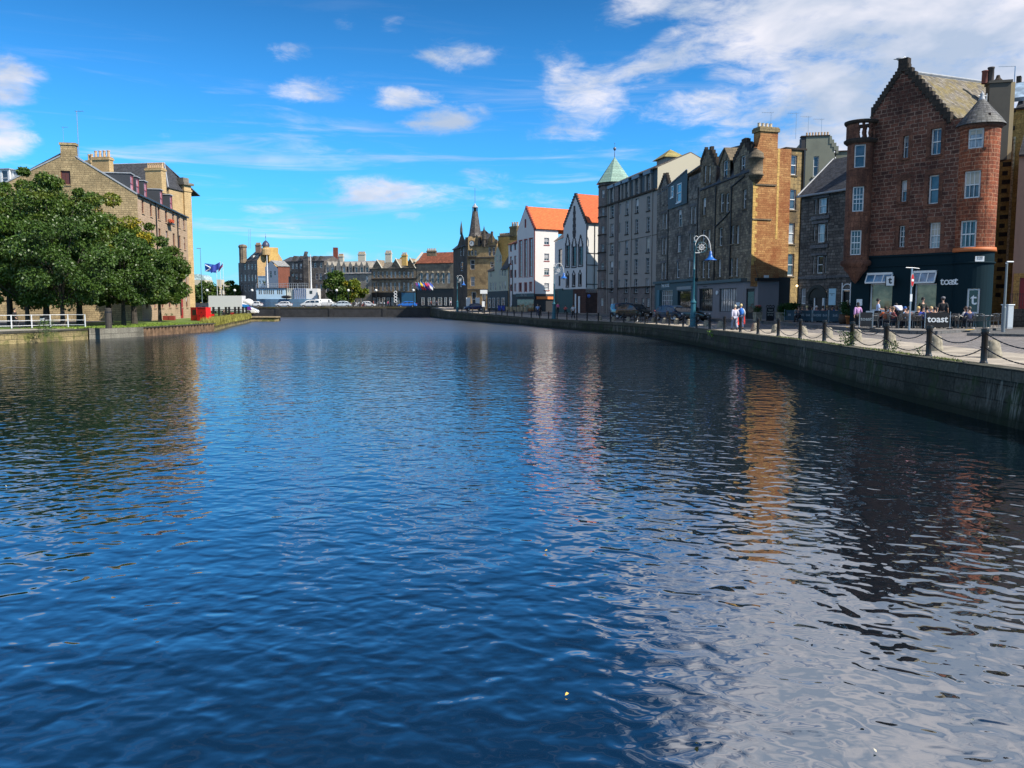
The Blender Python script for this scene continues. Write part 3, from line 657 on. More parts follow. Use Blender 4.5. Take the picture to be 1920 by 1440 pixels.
def grass_stuff(name, label, pts, n, w0, w1, h, mat, seed=3, zoff=0):
    rr = random.Random(seed); V = []; F = []
    for k in range(n):
        i = rr.randrange(len(pts)-1); s = rr.random(); p = lerp(pts[i], pts[i+1], s); x = p.x-rr.uniform(w0, w1); y = p.y; z = p.z+zoff
        a = rr.uniform(0, 6.28); w = rr.uniform(.03,.08); hh = h*rr.uniform(.4,1.3); b = len(V)
        V += [(x-w*math.cos(a),y-w*math.sin(a),z),(x+w*math.cos(a),y+w*math.sin(a),z),(x+rr.uniform(-.15,.15),y+rr.uniform(-.15,.15),z+hh)]; F.append((b,b+1,b+2))
    m = MB(); m.v = V; m.f = F; o = m.build(name, mat); o['kind'] = 'stuff'; o['label'] = label; return o
grass_stuff('bank_grass', 'rough grass along the left bank edge', LQ[4:7], 9000, .3, 6, .14, plain('grass_blades', (.16,.24,.03), .8, 0, .4))
grass_stuff('bank_weeds', 'tall yellow-green weeds on the low bank wall', LQ[6:], 7000, -.35, 1.6, .8, plain('yellow_weeds', (.26,.25,.05), .8, 0, .45), 4, -.25)
weed('bank_bush', 'small green bush growing out of the stone retaining wall below the railing', tuple(gp(88,632,-.95)), 1.0, 700, s=.35, up=1.1)
# railing
RP = [gp(x, y, -.42) for x, y in ((22-60,617),(22,616),(60,615),(95,614),(128,613.5),(160,613.5))]
rl = bthing('railing', 'white metal tube railing with three rails along the left towpath', 'railing', RP[2]); 
WR = paint('railing_paint', (.62,.64,.66), .45)
for i, p in enumerate(RP):
    MB().tube([p, (p[0],p[1],p[2]+1.18)], .055, 8).build('post', WR, rl)
for k, z in enumerate((1.14,.66,.22)): MB().tube([(p[0],p[1],p[2]+z) for p in RP], .03, 6).build('rail', WR, rl)
# ---------- bridge ----------
BY = 205.0; br = bthing('road_bridge', 'low dark flat road bridge crossing the far end of the water', 'bridge', (-40,BY,WZ))
DK = plain('bridge_girder', (.022,.022,.024), .6, 0, .4, .6); BX0, BX1 = -72, -18.5
PARA = stone('bridge_parapet', (.20,.17,.12), (.15,.13,.09), (.07,.06,.05), .8, .25, (.06,.05,.03), .6, .02, .02, (.13,.12,.04))
m = MB(); m.box(BX0,BX1,BY,BY+14,.55,.98); m.build('deck', ASPH, br)
m = MB(); n = 4; wd = (BX1-BX0)/n
for i in range(n):       # shallow arched girders
    x0 = BX0+i*wd+.5; x1 = x0+wd-1.0; K = 10
    for k in range(K):
        a, b = k/K, (k+1)/K; f = lambda s: -1.50+.12*(4*s*(1-s))**.8
        m.poly([(x0+(x1-x0)*a,BY-.1,f(a)),(x0+(x1-x0)*b,BY-.1,f(b)),(x0+(x1-x0)*b,BY-.1,.70),(x0+(x1-x0)*a,BY-.1,.70)]); m.poly([(x0+(x1-x0)*a,BY-.1,f(a)),(x0+(x1-x0)*a,BY+14,f(a)),(x0+(x1-x0)*b,BY+14,f(b)),(x0+(x1-x0)*b,BY-.1,f(b))])
m.build('girder', DK, br)
for i in range(n+1): MB().box(BX0+i*wd-.5,BX0+i*wd+.5,BY-.3,BY+14.2,WZ-1,.72).build('pier', DK, br)
m = MB(); m.box(BX0,BX1,BY-.25,BY+.1,.72,1.0); m.box(BX0,BX1,BY-.32,BY+.16,1.0,1.12); m.build('parapet', PARA, br)
BR = paint('bridge_rail', (.07,.08,.10), .5); m = MB()
for z in (1.5,1.85,2.15): m.tube([(BX0,BY-.05,z),(BX1,BY-.05,z)], .025, 5)
for i in range(30): x = BX0+(BX1-BX0)*i/29; m.tube([(x,BY-.05,1.12),(x,BY-.05,2.17)], .03, 5)
m.build('railing', BR, br)
# flags for leaves and litter afloat
LITT = [(1024,1033),(1641,1408),(1306,1395),(1823,1351),(1063,1303),(12,912),(652,656),(586,655),(508,656)]
for i, (x, y) in enumerate(LITT):
    p = gp(x, y, WZ+.012); s = .018 if y > 800 else .11
    m = MB().poly([(-s,0,0),(0,-s*.5,.006),(s,0,.01),(.2*s,s*.6,.02)]); m.poly([(-s,0,0.0),(.2*s,s*.6,.02),(-.4*s,s*.7,.012)])
    cc = [('pale', (.75,.68,.5)), ('yellow', (.75,.5,.1)), ('brown', (.12,.08,.05))][0 if y > 800 and i % 2 else (1 if y > 800 else 2)]
    o = m.build('floating_leaf', plain(cc[0]+'_leaf', cc[1], .7)); o.location = p; o.rotation_euler = (0,0,i*1.7)
    tag(o, f'small {cc[0]} leaf afloat on the water, {nth(i)} of the scattered leaves', 'leaf', 'leaves floating on the water')
tw = MB(); p = gp(40,693,WZ+.02); a = Vector(gp(-30,700,WZ-.2)); 
for e in ((gp(56,689,WZ+.35)),(gp(14,669,WZ+.7)),(gp(8,684,WZ+.5))): e = Vector(e); tw.tube([a, lerp(a,e,.55)+Vector((0,0,.12)), e], .02, 5, .006)
o = tw.build('twig', plain('bare_twig', (.4,.36,.28), .8)); tag(o, 'bare pale twigs reaching over the water at the left edge', 'branch')
# ================= buildings =================
def dormer(par, f, u0, u1, z0, z1, o, D, wallm, roofm, fm=None, pitch=0, name='dormer', nx=1, fw=.07, gm=None, hood=True, wb=.12, st='sash'):
    m = MB(); f.bx(m, u0, u1, z0, z1, o-D, o-.12)
    f.bx(m, u0, u0+wb, z0, z1, o-.12, o); f.bx(m, u1-wb, u1, z0, z1, o-.12, o); f.bx(m, u0+wb, u1-wb, z1-.12, z1, o-.12, o); d = m.build(name, wallm, par)
    r = MB()
    if pitch:
        um = (u0+u1)/2; slab(r, [f.P(u0-.12,z1,o+.12), f.P(um,z1+pitch,o+.12), f.P(um,z1+pitch,o-D), f.P(u0-.12,z1,o-D)], .06); slab(r, [f.P(um,z1+pitch,o+.12), f.P(u1+.12,z1,o+.12), f.P(u1+.12,z1,o-D), f.P(um,z1+pitch,o-D)], .06)
        r.poly([f.P(u0,z1,o), f.P(u1,z1,o), f.P(um,z1+pitch-.02,o)])
    else: f.bx(r, u0-.1, u1+.1, z1+.002, z1+.12, o-D, o+.15)
    r.build('dormer_roof', roofm, d)
    w = MB(); a, b = u0+wb, u1-wb; t = fw
    f.bx(w, a, a+t, z0, z1-.12, o-.1, o-.03); f.bx(w, b-t, b, z0, z1-.12, o-.1, o-.03); f.bx(w, a+t, b-t, z1-.12-t, z1-.12, o-.1, o-.03); f.bx(w, a+t, b-t, z0, z0+t, o-.1, o-.03); zm = (z0+z1)/2
    if st == 'sash': f.bx(w, a+t, b-t, zm-t/2, zm+t/2, o-.09, o-.02)
    for k in range(1, nx): u = a+(b-a)*k/nx; f.bx(w, u-.02, u+.02, z0+t, z1-.12-t, o-.09, o-.04)
    w.build('window_frame', fm or WHITE, d); g = MB(); g.poly([f.P(a,z0,o-.08), f.P(b,z0,o-.08), f.P(b,z1-.12,o-.08), f.P(a,z1-.12,o-.08)]); g.build('pane', gm or GL, d)
    return d
def pipe(par, f, u, z0, z1, out=.08, r=.055, mat=None): MB().tube([f.P(u,z0,out), f.P(u,z1,out)], r, 7).build('drainpipe', mat or BLACK, par)
def band(mb, f, u0, u1, z, h=.22, o=.1): f.bx(mb, u0, u1, z-h/2, z+h/2, -.05, o)

# ---- red sandstone corner building with cafe ----
RED = stone('red_sandstone', (.21,.085,.058), (.085,.042,.034), (.30,.20,.15), .52, .25, (.03,.016,.016), .68, .026, .06)
REDB = stone('red_ashlar', (.24,.11,.07), (.15,.07,.05), (.10,.05,.04), .8, .38, (.03,.018,.016), .7, .008)
REDT = stone('red_turret', (.33,.10,.05), (.17,.055,.033), (.40,.21,.13), .48, .24, (.06,.022,.018), .55, .024, .05)
NAVY = paint('navy_paint', (.004,.018,.026), .7); NAVY.node_tree.nodes['Principled BSDF'].inputs['Specular IOR Level'].default_value = .12; STEPM = stone('dark_steps', (.07,.055,.045), (.05,.04,.035), (.03,.03,.03), .5, .3, (.02,.02,.018), .6)
f = Fac(corner(1622,56), corner(1862,49.6)); FT = f
toast = bthing('corner_building', 'red sandstone corner building with stepped gable, round turret and navy cafe front', 'building', f.P(0,.25))
zb = .2; zs = f.z(1740,473); ze = f.z(1783,224); uL = 0; uR = f.u(1783,224); uA = f.u(1695,118); zA = f.z(1695,128); zL = f.z(1630,212)
W1 = cols(f, [(1693,1703.5,270,[(254.7,296)]),(1689,1700,358,[(338,378)]),(1685,1696.3,443,[(423,463.5)]),(1744.7,1764.4,265,[(240.6,290)]),(1740,1759.7,355,[(328,382)]),(1741.5,1762.5,443,[(417,466)])])
m = MB(); wall(m, f, [(0,zs),(f.len-.6,zs),(f.len-.6,ze),(0,ze)], [o for o in W1 if o[3] < ze-.01], .28)
wall(m, f, [(0,ze),(uR,ze),(uA,zA),(0,zL)], [], .28)
m.poly([f.P(0,zs,-11),f.P(0,zs,0),f.P(0,zL,0),f.P(0,zL,-11)]); br_ = f.len-5.5; m.poly([f.P(f.len-.7,.2,-.5),f.P(br_,.2,-11),f.P(br_,ze,-11),f.P(f.len-.7,ze,-.5)]); m.poly([f.P(br_,zs,-11),f.P(0,zs,-11),f.P(0,ze,-11),f.P(br_,ze,-11)]); m.build('wall', RED, toast)
for i, o in enumerate(W1): window(toast, f, o, nx=(1,1,2,2,1,3)[i], ny=(1,1,4,1,1,4)[i], sm=REDB, dep=.28, fw=.08)
m = MB()
for o in W1:       # ashlar surrounds
    for (a, b, c, d) in ((o[0]-.24,o[0]-.003,o[2]-.28,o[3]+.35),(o[1]+.003,o[1]+.24,o[2]-.28,o[3]+.35),(o[0]-.003,o[1]+.003,o[3]+.003,o[3]+.35),(o[0]-.003,o[1]+.003,o[2]-.28,o[2]-.15)): f.bx(m, a, b, c, d, -.02, .022)
band(m, f, 0, f.len-.9, zs+.06, .35, .12); m.build('ashlar_trim', REDB, toast)
m = MB(); crow(m, f, 0, zL-.1, uA-.12, zA, 14, o0=-.3, o1=.08); crow(m, f, uR, ze-.05, uA+.12, zA, 13, o0=-.3, o1=.08); f.bx(m, uA-.32, uA+.3, zA-.2, zA+.62, -.32, .12); m.build('crow_steps', STEPM, toast)
MOSSR = roof('mossy_slate', (.17,.15,.125), .28, .2, .5, (.20,.15,.035), .8, .75)
m = MB(); zR = zA-.3; uE = uR+.9; slab(m, [f.P(uE,ze-.75,-.3), f.P(uE-3.4,ze+2.6,-13), f.P(uA,zR+1.3,-13), f.P(uA,zR,-.3)], .12); slab(m, [f.P(-.2,zL-.3,-13), f.P(-.2,zL-.3,-.3), f.P(uA,zR,-.3), f.P(uA,zR+1.3,-13)], .12); m.build('roof', MOSSR, toast)
m = MB(); m.tube([f.P(uA,zR+.18,-.3), f.P(uA,zR+1.48,-13)], .09, 6); m.build('ridge', LEAD, toast)
# turret on the right corner
tc = px2(1829.5, 400, 51.2); T = Cyl((tc[0], tc[1]), 1.12); zt = px2(1833, 229, 50)[2]
TO = [T.op(1812.7,1840.7,239,277,1833.5), T.op(1807.5,1836.6,318.6,370.6,1831), T.op(1803,1832,412,464,1829)]
m = MB(); T.wall(m, zs, zt, TO); m.build('turret_wall', REDT, toast, True)
for i, o in enumerate(TO): window(toast, T, o, nx=(2,3,3)[i], ny=1, sm=REDB, dep=.26, fw=.09, name='turret_window')
m = MB(); CYL = lambda r0, r1, z0, z1, mat, nm, par: MB().lathe([(r0-.12,z0),(r0,z0),(r1,z1),(r1-.15,z1)], (T.c.x,T.c.y,0), 32).build(nm, mat, par, True)
CYL(T.r+.14, T.r+.10, zs-.1, zs+.16, paint('orange_band', (.5,.14,.04), .6), 'string_course', toast)
CYL(T.r+.03, T.r+.2, zt-.22, zt+.02, REDB, 'turret_cornice', toast)
za = px2(1829.4, 178, 51.2)[2]; m = MB(); m.lathe([(T.r+.27,zt),(T.r+.25,zt+.06),(T.r*.98,zt+.45),(T.r*.55,zt+(za-zt)*.55),(.16,za-.25),(.1,za-.2)], (T.c.x,T.c.y,0), 28); m.build('turret_roof', roof('cone_slate', (.085,.085,.09), .25, .16, .5, (.2,.2,.18), .6, .4), toast)
m = MB(); m.lathe([(.001,za-.5),(.26,za-.45),(.17,za-.2),(.10,za-.02),(.13,za+.06),(.05,za+.12),(.001,za+.25)], (T.c.x,T.c.y,0), 12); m.build('lead_finial', LEAD, toast, True)
# oriel on the left corner
oc = px2(1608.5, 400, 56.2); Q1 = Cyl((oc[0], oc[1]), .82); zot = px2(1608, 262, 55.3)[2]; zob = px2(1608, 482, 55.3)[2]
OO = [Q1.op(1597.5,1618.5,270.6,314,1608.5), Q1.op(1595.5,1617,349.5,396.5,1607), Q1.op(1593.5,1614,431.6,478,1605.5)]
m = MB(); Q1.wall(m, zob-.2, zot, OO); m.lathe([(.02,zob-1.75),(.25,zob-1.5),(.45,zob-1.15),(.75,zob-.8),(.78,zob-.62),(.98,zob-.5),(1.0,zob-.3),(.93,zob-.2)], (Q1.c.x,Q1.c.y,0), 28); m.build('oriel', REDB, toast, True)
for i, o in enumerate(OO): window(toast, Q1, o, nx=(1,3,3)[i], ny=(1,3,4)[i], sm=REDB, dep=.2, fw=.07, name='oriel_window')
m = MB(); ztop = px2(1608, 226, 55.3)[2]
m.lathe([(.9,zot-.15),(1.06,zot-.02),(1.08,zot+.1),(.98,zot+.16),(.7,zot+.16)], (Q1.c.x,Q1.c.y,0), 28); m.lathe([(.80,ztop-.12),(1.0,ztop-.12),(1.08,ztop),(1.08,ztop+.1),(.8,ztop+.1),(.8,ztop-.12)], (Q1.c.x,Q1.c.y,0), 28)
m.build('oriel_cornice', STEPM, toast, True)
for k in range(12):
    a = Q1.a+R(-170+k*30); p = (Q1.c.x+.82*math.cos(a), Q1.c.y+.82*math.sin(a), zot+.14); h = ztop-.12-zot-.14
    MB().lathe([(.10,0),(.10,.08),(.06,.12),(.11,h*.35),(.06,h*.62),(.09,h*.68),(.06,h*.74),(.10,h-.06),(.10,h)], p, 10).build('baluster', REDB, toast)
Q2 = Cyl((Q1.c.x,Q1.c.y), .93); m = MB(); Q2.wall(m, zot+.14, ztop-.1, [], -100, -8, 8); m.build('parapet', REDB, toast)
# cafe front
zn = zs-.12; shop = [(*[f.u(x, 555) for x in (1630,1673.4)], f.z(1650,583), f.z(1650,531.6)), (*[f.u(x, 555) for x in (1714,1756)], f.z(1735,583), f.z(1735,531.6))]
uS = f.u(1597,520); m = MB(); wall(m, f, [(uS,zb),(f.len-1.2,zb),(f.len-1.2,zn),(uS,zn)], shop, .3, .05); m.poly([f.P(uS,zb,-3),f.P(uS,zb,.05),f.P(uS,zn-1.2,.05),f.P(uS,zn-1.2,-3)]); m.build('cafe_front', NAVY, toast)
zf = f.z(1740,496); m = MB(); f.bx(m, uS, f.len-1.3, zf-.04, zf+.06, .05, .13); f.bx(m, uS, f.len-1.3, zn-.06, zn+.05, .05, .16); m.build('fascia_moulding', NAVY, toast)
SG = glass('cafe_glass', (.20,.165,.08), .0)
for o in shop: window(toast, f, o, st='plain', gm=SG, dep=.3, out=.05, fw=.09, sill=False, name='cafe_window'); q = MB(); f.bx(q, o[0]-.06, o[1]+.06, o[2]-.12, o[2]-.003, .05, .25); q.build('cafe_window_sill', WHITE, toast)
BLUEG = glass('fanlight_glass', (.05,.13,.22), .0)
for (xl, xr, yt, yb) in ((1628,1675,514.7,529.7),(1714.7,1757,511,529.6)):      # tilted open fanlights
    a, b = f.u(xl,522), f.u(xr,522); z0, z1 = f.z(xl+20,yb), f.z(xl+20,yt); q = MB(); P = f.P
    for k in range(4):
        u = a+(b-a)*k/3; q.hexa([P(u-.035,z0,.42),P(u+.035,z0,.42),P(u+.035,z0,.36),P(u-.035,z0,.36),P(u-.035,z1,.16),P(u+.035,z1,.16),P(u+.035,z1,.10),P(u-.035,z1,.10)])
    f.bx(q, a, b, z0-.06, z0+.04, .34, .44); f.bx(q, a, b, z1-.03, z1+.12, .06, .2); w = q.build('fanlight', WHITE, toast); g = MB(); g.poly([P(a,z0,.38),P(b,z0,.38),P(b,z1,.13),P(a,z1,.13)]); g.build('pane', BLUEG, w)
NC = Cyl((T.c.x,T.c.y), T.r+.02); do = NC.op(1824,1846,541,590,1831); do = (do[0], do[1], zb+.9, do[3])
m = MB(); NC.wall(m, zb, zn, [do]); m.build('corner_front', NAVY, toast, True); MB().lathe([(T.r+.0,zf-.04),(T.r+.1,zf-.04),(T.r+.1,zf+.06),(T.r,zf+.06)], (T.c.x,T.c.y,0), 32).build('corner_moulding', NAVY, toast, True)
window(toast, NC, do, st='plain', gm=GLD, dep=.2, fw=.1, sill=False, name='corner_window')
fq = Fac(NC.P(-.5,0,.03)[:2], NC.P(.5,0,.03)[:2]); q = NC.P((do[0]+do[1])/2,0,-.08)
LW = plain('white_lettering', (.75,.78,.80), .5, 0, .05)
text('t', 1.0, LW, toast, loc=(q[0], q[1], (do[2]+do[3])/2+.1), f=fq, bold=.01)
m = MB()
for k, (ch_, x) in enumerate(zip('toast', (1768,1776.5,1785,1793,1801))):
    z = f.z(1792,527.5)
    if k < 4: text(ch_, .66, LW, toast, name='letter', loc=f.P(f.u(x,528), z, .12 if k < 3 else .32), f=f, bold=.008)
    else:
        u = -NC.r*.80; p_ = NC.P(u,z,.06); q_ = Fac(NC.P(u-.05,0,.06)[:2], NC.P(u+.05,0,.06)[:2]); ff = Fac((p_[0]-f.e.x, p_[1]-f.e.y),(p_[0],p_[1])); text(ch_, .66, LW, toast, name='letter', loc=p_, f=ff, bold=.008)
sg = MB(); u, z = f.u(1676.5,527), f.z(1676,527); f.bx(sg, u-.27, u+.27, z-.30, z+.30, .45, .52); sg2 = sg.build('hanging_sign', LW, toast); q = MB(); f.bx(q, u-.31, u-.271, z-.33, z+.33, .05, .55); f.bx(q, u+.271, u+.30, z-.33, z+.33, .42, .55); q.build('sign_frame', BLACK, toast); text('t', .62, BLACK, sg2, loc=f.P(u, z+.03, .53), f=f, bold=.02)
u, z = f.u(1839,485.5), f.z(1839,485.5); p1 = NC.P(.35,z,.05); fs = Fac(NC.P(.05,0,.06)[:2], NC.P(.65,0,.06)[:2]); q = MB(); fs.bx(q, .05, .55, z-.16, z+.16, 0, .03); s_ = q.build('street_name_plate', LW, toast); text('SHORE\nPLACE', .11, BLACK, s_, loc=fs.P(.3,z+.05,.04), f=fs, ext=.003)
q = MB(); u = f.u(1612.5,567); z = f.z(1612,567); f.bx(q, u-.2, u+.2, z-.22, z+.22, .06, .1); q.build('menu_board', LW, toast)
# ---- chimney stack with sunlit side painted tan and ochre tenement behind ----
OCH = stone('ochre_sandstone', (.60,.40,.14), (.48,.30,.10), (.30,.20,.09), .8, .32, (.06,.045,.03), .5, .012); GREYR = render_wall('grey_harl', (.14,.13,.11), .5, (.05,.05,.05))
f = Fac(corner(1862,60), corner(2010,57)); ot = bthing('tenement', 'ochre sandstone tenement rising behind the red turret at the right edge', 'building', f.P(0,.25))
zo = f.z(1890,205); m = MB(); body(m, f, 9, .2, zo, front=True); m.build('wall', OCH, ot)
m = MB(); fr = f; gable_roof(m, f, 9, zo, zo+3.0, u0=.9); m.build('roof', SLATE, ot)
for i, x in enumerate((1893,)): m = MB(); P = f.P; slab(m, [P(f.u(1886,190),zo+.5,-.2), P(f.u(1925,190),zo+.5,-.2), P(f.u(1915,180),zo+2.0,-2.4), P(f.u(1884,180),zo+2.0,-2.4)], .3); m.build('skylight', glass('sky_glass', (.25,.33,.42), 0), ot)
m = MB(); crow(m, f, f.u(1935,190), zo+.2, f.u(1893,165), zo+2.6, 5, o0=-3.2, o1=-2.7); m.build('crow_steps', STEPM, ot)
for k in range(22):
    z = 2.2+k*.62; m = MB(); f.bx(m, .25, .25+(.62 if k % 2 else .34), z, z+.30, .0, .03); m.build('quoin', STEPM, ot)
pipe(ot, f, f.u(1894,400), .3, zo-2, .12, .09, plain('flaky_pipe', (.55,.45,.28), .8, 0, .5, 8))
fc = Fac(corner(1837,56.5), corner(1884,56.1)); zc = fc.z(1860,156); cz = fc.z(1860,300)
m = MB(); fc.bx(m, 0, fc.len-.25, cz, zc, -.9, 0); fc.bx(m, -.08, fc.len-.17, zc, zc+.16, -.98, .08); ch = m.build('chimney', render_wall('shaded_harl', (.075,.07,.06), .5, (.03,.03,.03)), ot)  # dark colour paints in the shade on this chimney face
m = MB(); m.poly([fc.P(fc.len,cz,-.6), fc.P(fc.len,cz,-.9), fc.P(fc.len,zc,-.9), fc.P(fc.len,zc,-.6)]); fc.bx(m, fc.len-.248, fc.len, cz, zc, -.9, .0); m.build('chimney_side', render_wall('sunlit_harl', (.42,.32,.18), .3), ch)  # tan colour paints in the sunlight on the chimney's right side
for (x, h, c) in ((1850,.85,(.16,.05,.04)),(1861,1.05,(.06,.05,.05))): u = fc.u(x,150); MB().lathe([(.2,0),(.19,h*.9),(.22,h*.92),(.22,h),(.15,h)], fc.P(u,zc+.1,-.45), 12).build('chimney_pot', plain('pot%d' % x, c, .8), ch, True)
MB().lathe([(.3,0),(.3,.15),(.15,.3),(.1,.5),(.001,.52)], fc.P(fc.u(1875,150),zc+.1,-.45), 10).build('chimney_pot', STEPM, ch)
q = MB(); u = fc.u(1893,130); p = Vector(fc.P(fc.len+.1,zc-.9,-.6)); tp = Vector(px2(1893.5,122,56.4)); q.tube([p, Vector((p.x,p.y,tp.z))], .03, 6); t2 = Vector((p.x,p.y,tp.z)); q.tube([t2, t2+Vector((-1.05,.1,0))], .02, 5); q.build('aerial', STEEL, ch)
q = MB(); a = Vector(px2(1834,180,55.6)); b = Vector(px2(1850,180,55.6)); q.tube([a, b], .035, 5); q.tube([b+Vector((0,0,.15)), b-Vector((0,0,.6))], .03, 5); q.tube([b+Vector((-.1,0,-.6)), b+Vector((.1,0,-.6))], .03, 5); q.build('aerial', WHITE, ch)
PINK = render_wall('pink_harl', (.36,.25,.19), .35, (.16,.13,.11))
f = Fac(corner(1899,55), corner(2040,52.5)); ph = bthing('rendered_house', 'low pinkish rendered house with red door and slate roof at right edge', 'house', f.P(0,.25))
dr = (f.u(1911,545), f.u(1934,545), .9, f.z(1915,521)); m = MB(); wall(m, f, [(0,.2),(f.len,.2),(f.len,f.z(1905,290)),(0,f.z(1905,290))], [dr], .2); body(m, f, 8, .2, f.z(1905,290)); m.build('wall', PINK, ph)
m = MB(); gable_roof(m, f, 5, f.z(1905,290), f.z(1905,236), ro=2.5); m.build('roof', SLATE, ph)
m = MB(); f.bx(m, dr[0], dr[1], dr[2], dr[3], -.15, -.1); d_ = m.build('door', paint('red_door', (.28,.012,.02), .4), ph); m = MB(); f.bx(m, dr[0], dr[1], dr[2]-.001, dr[2]+.3, -.098, -.06); m.build('kick_plate', LW, d_)
m = MB(); f.bx(m, dr[0]-.35, dr[0]-.003, .9, dr[3]+.3, 0, .06); f.bx(m, dr[0]-.003, dr[1]+.3, dr[3]+.003, dr[3]+.3, 0, .06); m.build('door_surround', OCH, ph)
lw2 = Fac(corner(1893,53), corner(1990,51)); m = MB(); lw2.bx(m, 0, lw2.len, .2, lw2.z(1900,579), -.3, 0); wl = m.build('garden_wall', stone('low_wall', (.10,.095,.085), (.07,.07,.06), (.04,.04,.04), .8, .3)); tag(wl, 'low dark stone wall below the red door at the right edge', 'wall')
q = MB(); zz = lw2.z(1900,579)
for k in range(9): u = .1+k*.14; q.tube([lw2.P(u,zz,-.15), lw2.P(u,zz+1.0,-.15)], .014, 5)
q.tube([lw2.P(0,zz+.95,-.15), lw2.P(1.3,zz+.95,-.15)], .018, 5); o = q.build('iron_railing', BLACK); tag(o, 'black iron railing standing on the low wall beside the red door', 'railing')

# ---- dark low house ----
DARK = stone('dark_whin', (.22,.195,.175), (.095,.085,.08), (.05,.048,.045), .5, .25, (.018,.018,.02), .6, .02)
f = Fac(corner(1499,72), corner(1592,67.2)); dh = bthing('stone_house', 'dark grey stone house with sloping slate roof and arched ground floor', 'house', f.P(0,.2))
zt = f.z(1499,369); zgf = f.z(1540,519.5); O2 = cols(f, [(1534,1549.5,386,[(371.6,400.5)]),(1527,1530.5,386,[(375,401)]),(1551.5,1554,386,[(371,399)]),(1532,1546,437,[(420,454.7)]),(1525,1528,437,[(422,452)]),(1549,1551.5,437,[(420,452)]),(1530.7,1542.5,496,[(480,512.5)]),(1523.5,1526.5,496,[(481,513)]),(1546,1549,496,[(480,512)]),
   (1501.5,1510.5,555,[(541,570)]),(1515,1549,570,[(546,601)]),(1578,1598,570,[(544,600)])])
m = MB(); wall(m, f, [(0,.1),(f.len+1.5,.1),(f.len+1.5,zt),(0,zt)], O2, .25); m.poly([f.P(0,.1,-9),f.P(0,.1,0),f.P(0,zt,0),f.P(0,zt+3.2,-3.5),f.P(0,zt,-9)][::1]); m.build('wall', DARK, dh)
for i, o in enumerate(O2[:10]): window(dh, f, o, sm=DARK if i in (0,3,6) else None, dep=.22, fw=.07 if i % 3 == 0 else .05)
m = MB()
for g_ in (0,3,6): a = O2[g_+1]; b = O2[g_+2]; band(m, f, a[0]-.2, b[1]+.2, O2[g_][2]-.32, .28, .16); band(m, f, a[0]-.1, b[1]+.1, O2[g_][3]+.16, .2, .12)
band(m, f, 0, f.len+1.4, zgf, .18, .12); m.build('stone_trim', stone('grey_trim', (.18,.18,.19), (.13,.13,.14), (.08,.08,.08), 1, .4), dh)
# arch surround and doors
ao = O2[10]; ua, ub = f.u(1513,560), f.u(1551,560); uc = (ua+ub)/2; r_ = (ub-ua)/2; za_ = f.z(1530,534)-r_; m = MB(); K = 12
for k in range(K):
    a, b = math.pi*k/K, math.pi*(k+1)/K; P = lambda ang, rr, o: f.P(uc-math.cos(ang)*rr, za_+math.sin(ang)*rr, o)
    m.hexa([P(a,r_,.1), P(b,r_,.1), P(b,r_,-.0), P(a,r_,-.0), P(a,r_-.28,.1), P(b,r_-.28,.1), P(b,r_-.28,0), P(a,r_-.28,0)]); m.poly([P(a,r_-.28,.02),P(b,r_-.28,.02),f.P(uc,za_,.02)])
m.build('arch', paint('dark_arch', (.02,.025,.022), .7), dh)
m = MB(); a, b = f.u(1527,575), f.u(1541,575); f.bx(m, a, b, .1, f.z(1534,547), -.2, -.12); dd = m.build('door', BLACK, dh); q = MB(); f.bx(q, a-.1, a-.002, .1, f.z(1534,546), -.2, -.02); f.bx(q, b+.002, b+.16, .1, f.z(1534,546), -.2, -.02); f.bx(q, a-.002, b+.002, f.z(1534,547), f.z(1534,545), -.2, -.02); q.build('door_frame', WHITE, dd)
bo = O2[11]; m = MB(); f.bx(m, bo[0], bo[1], .1, bo[3]-.1, -.25, -.2); d2 = m.build('door', BLACK, dh, ); q = MB()
for (u0,u1) in ((bo[0]-.02,bo[0]+.08),(bo[1]-.25,bo[1]-.1)): f.bx(q, u0, u1, .1, bo[3]+.6, -.1, .05)
f.bx(q, bo[0], bo[1], bo[3], bo[3]+.09, -.1, .05); q.build('door_frame', WHITE, d2)
m = MB(); uc = (bo[0]+bo[1])/2; r_ = (bo[1]-bo[0])/2
for k in range(10):
    a, b = math.pi*k/10, math.pi*(k+1)/10; m.hexa([f.P(uc-math.cos(a)*r_,bo[3]+math.sin(a)*r_,.06), f.P(uc-math.cos(b)*r_,bo[3]+math.sin(b)*r_,.06), f.P(uc-math.cos(b)*r_,bo[3]+math.sin(b)*r_,0), f.P(uc-math.cos(a)*r_,bo[3]+math.sin(a)*r_,0)]+[f.P(uc-math.cos(w)*(r_-.08),bo[3]+math.sin(w)*(r_-.08),o_) for w, o_ in ((a,.06),(b,.06),(b,0),(a,0))])
m.build('fanlight', WHITE, dh)
m = MB(); f.bx(m, f.u(1554.6,556), f.u(1567.8,556), f.z(1561,572), f.z(1561,541), .01, .06); bn = m.build('wall_banner', plain('pale_blue_banner', (.38,.60,.72), .6, 0, .05), dh)
text('THE SHORE\nBAR', .11, BLACK, bn, loc=f.P(f.u(1561,552), f.z(1561,552), .07), f=f, ext=.002)
m = MB(); P = f.P; slab(m, [P(-.15,zt-.1,.3), P(f.len+1.2,zt-.1,.3), P(f.len+1.2,zt+3.3,-3.6), P(-.0,zt+3.3,-3.6)], .14); slab(m, [P(f.len+1.2,zt-.1,-8), P(-.15,zt-.1,-8), P(0,zt+3.3,-3.6), P(f.len+1.2,zt+3.3,-3.6)], .14); m.build('roof', SLATE, dh)
m = MB(); m.tube([P(-.15,zt+.05,.32), P(0,zt+3.45,-3.6)], .09, 6); m.tube([P(-.2,zt-.05,.36), P(f.len+1.2,zt-.05,.36)], .09, 6); m.build('gutter', LEAD, dh)
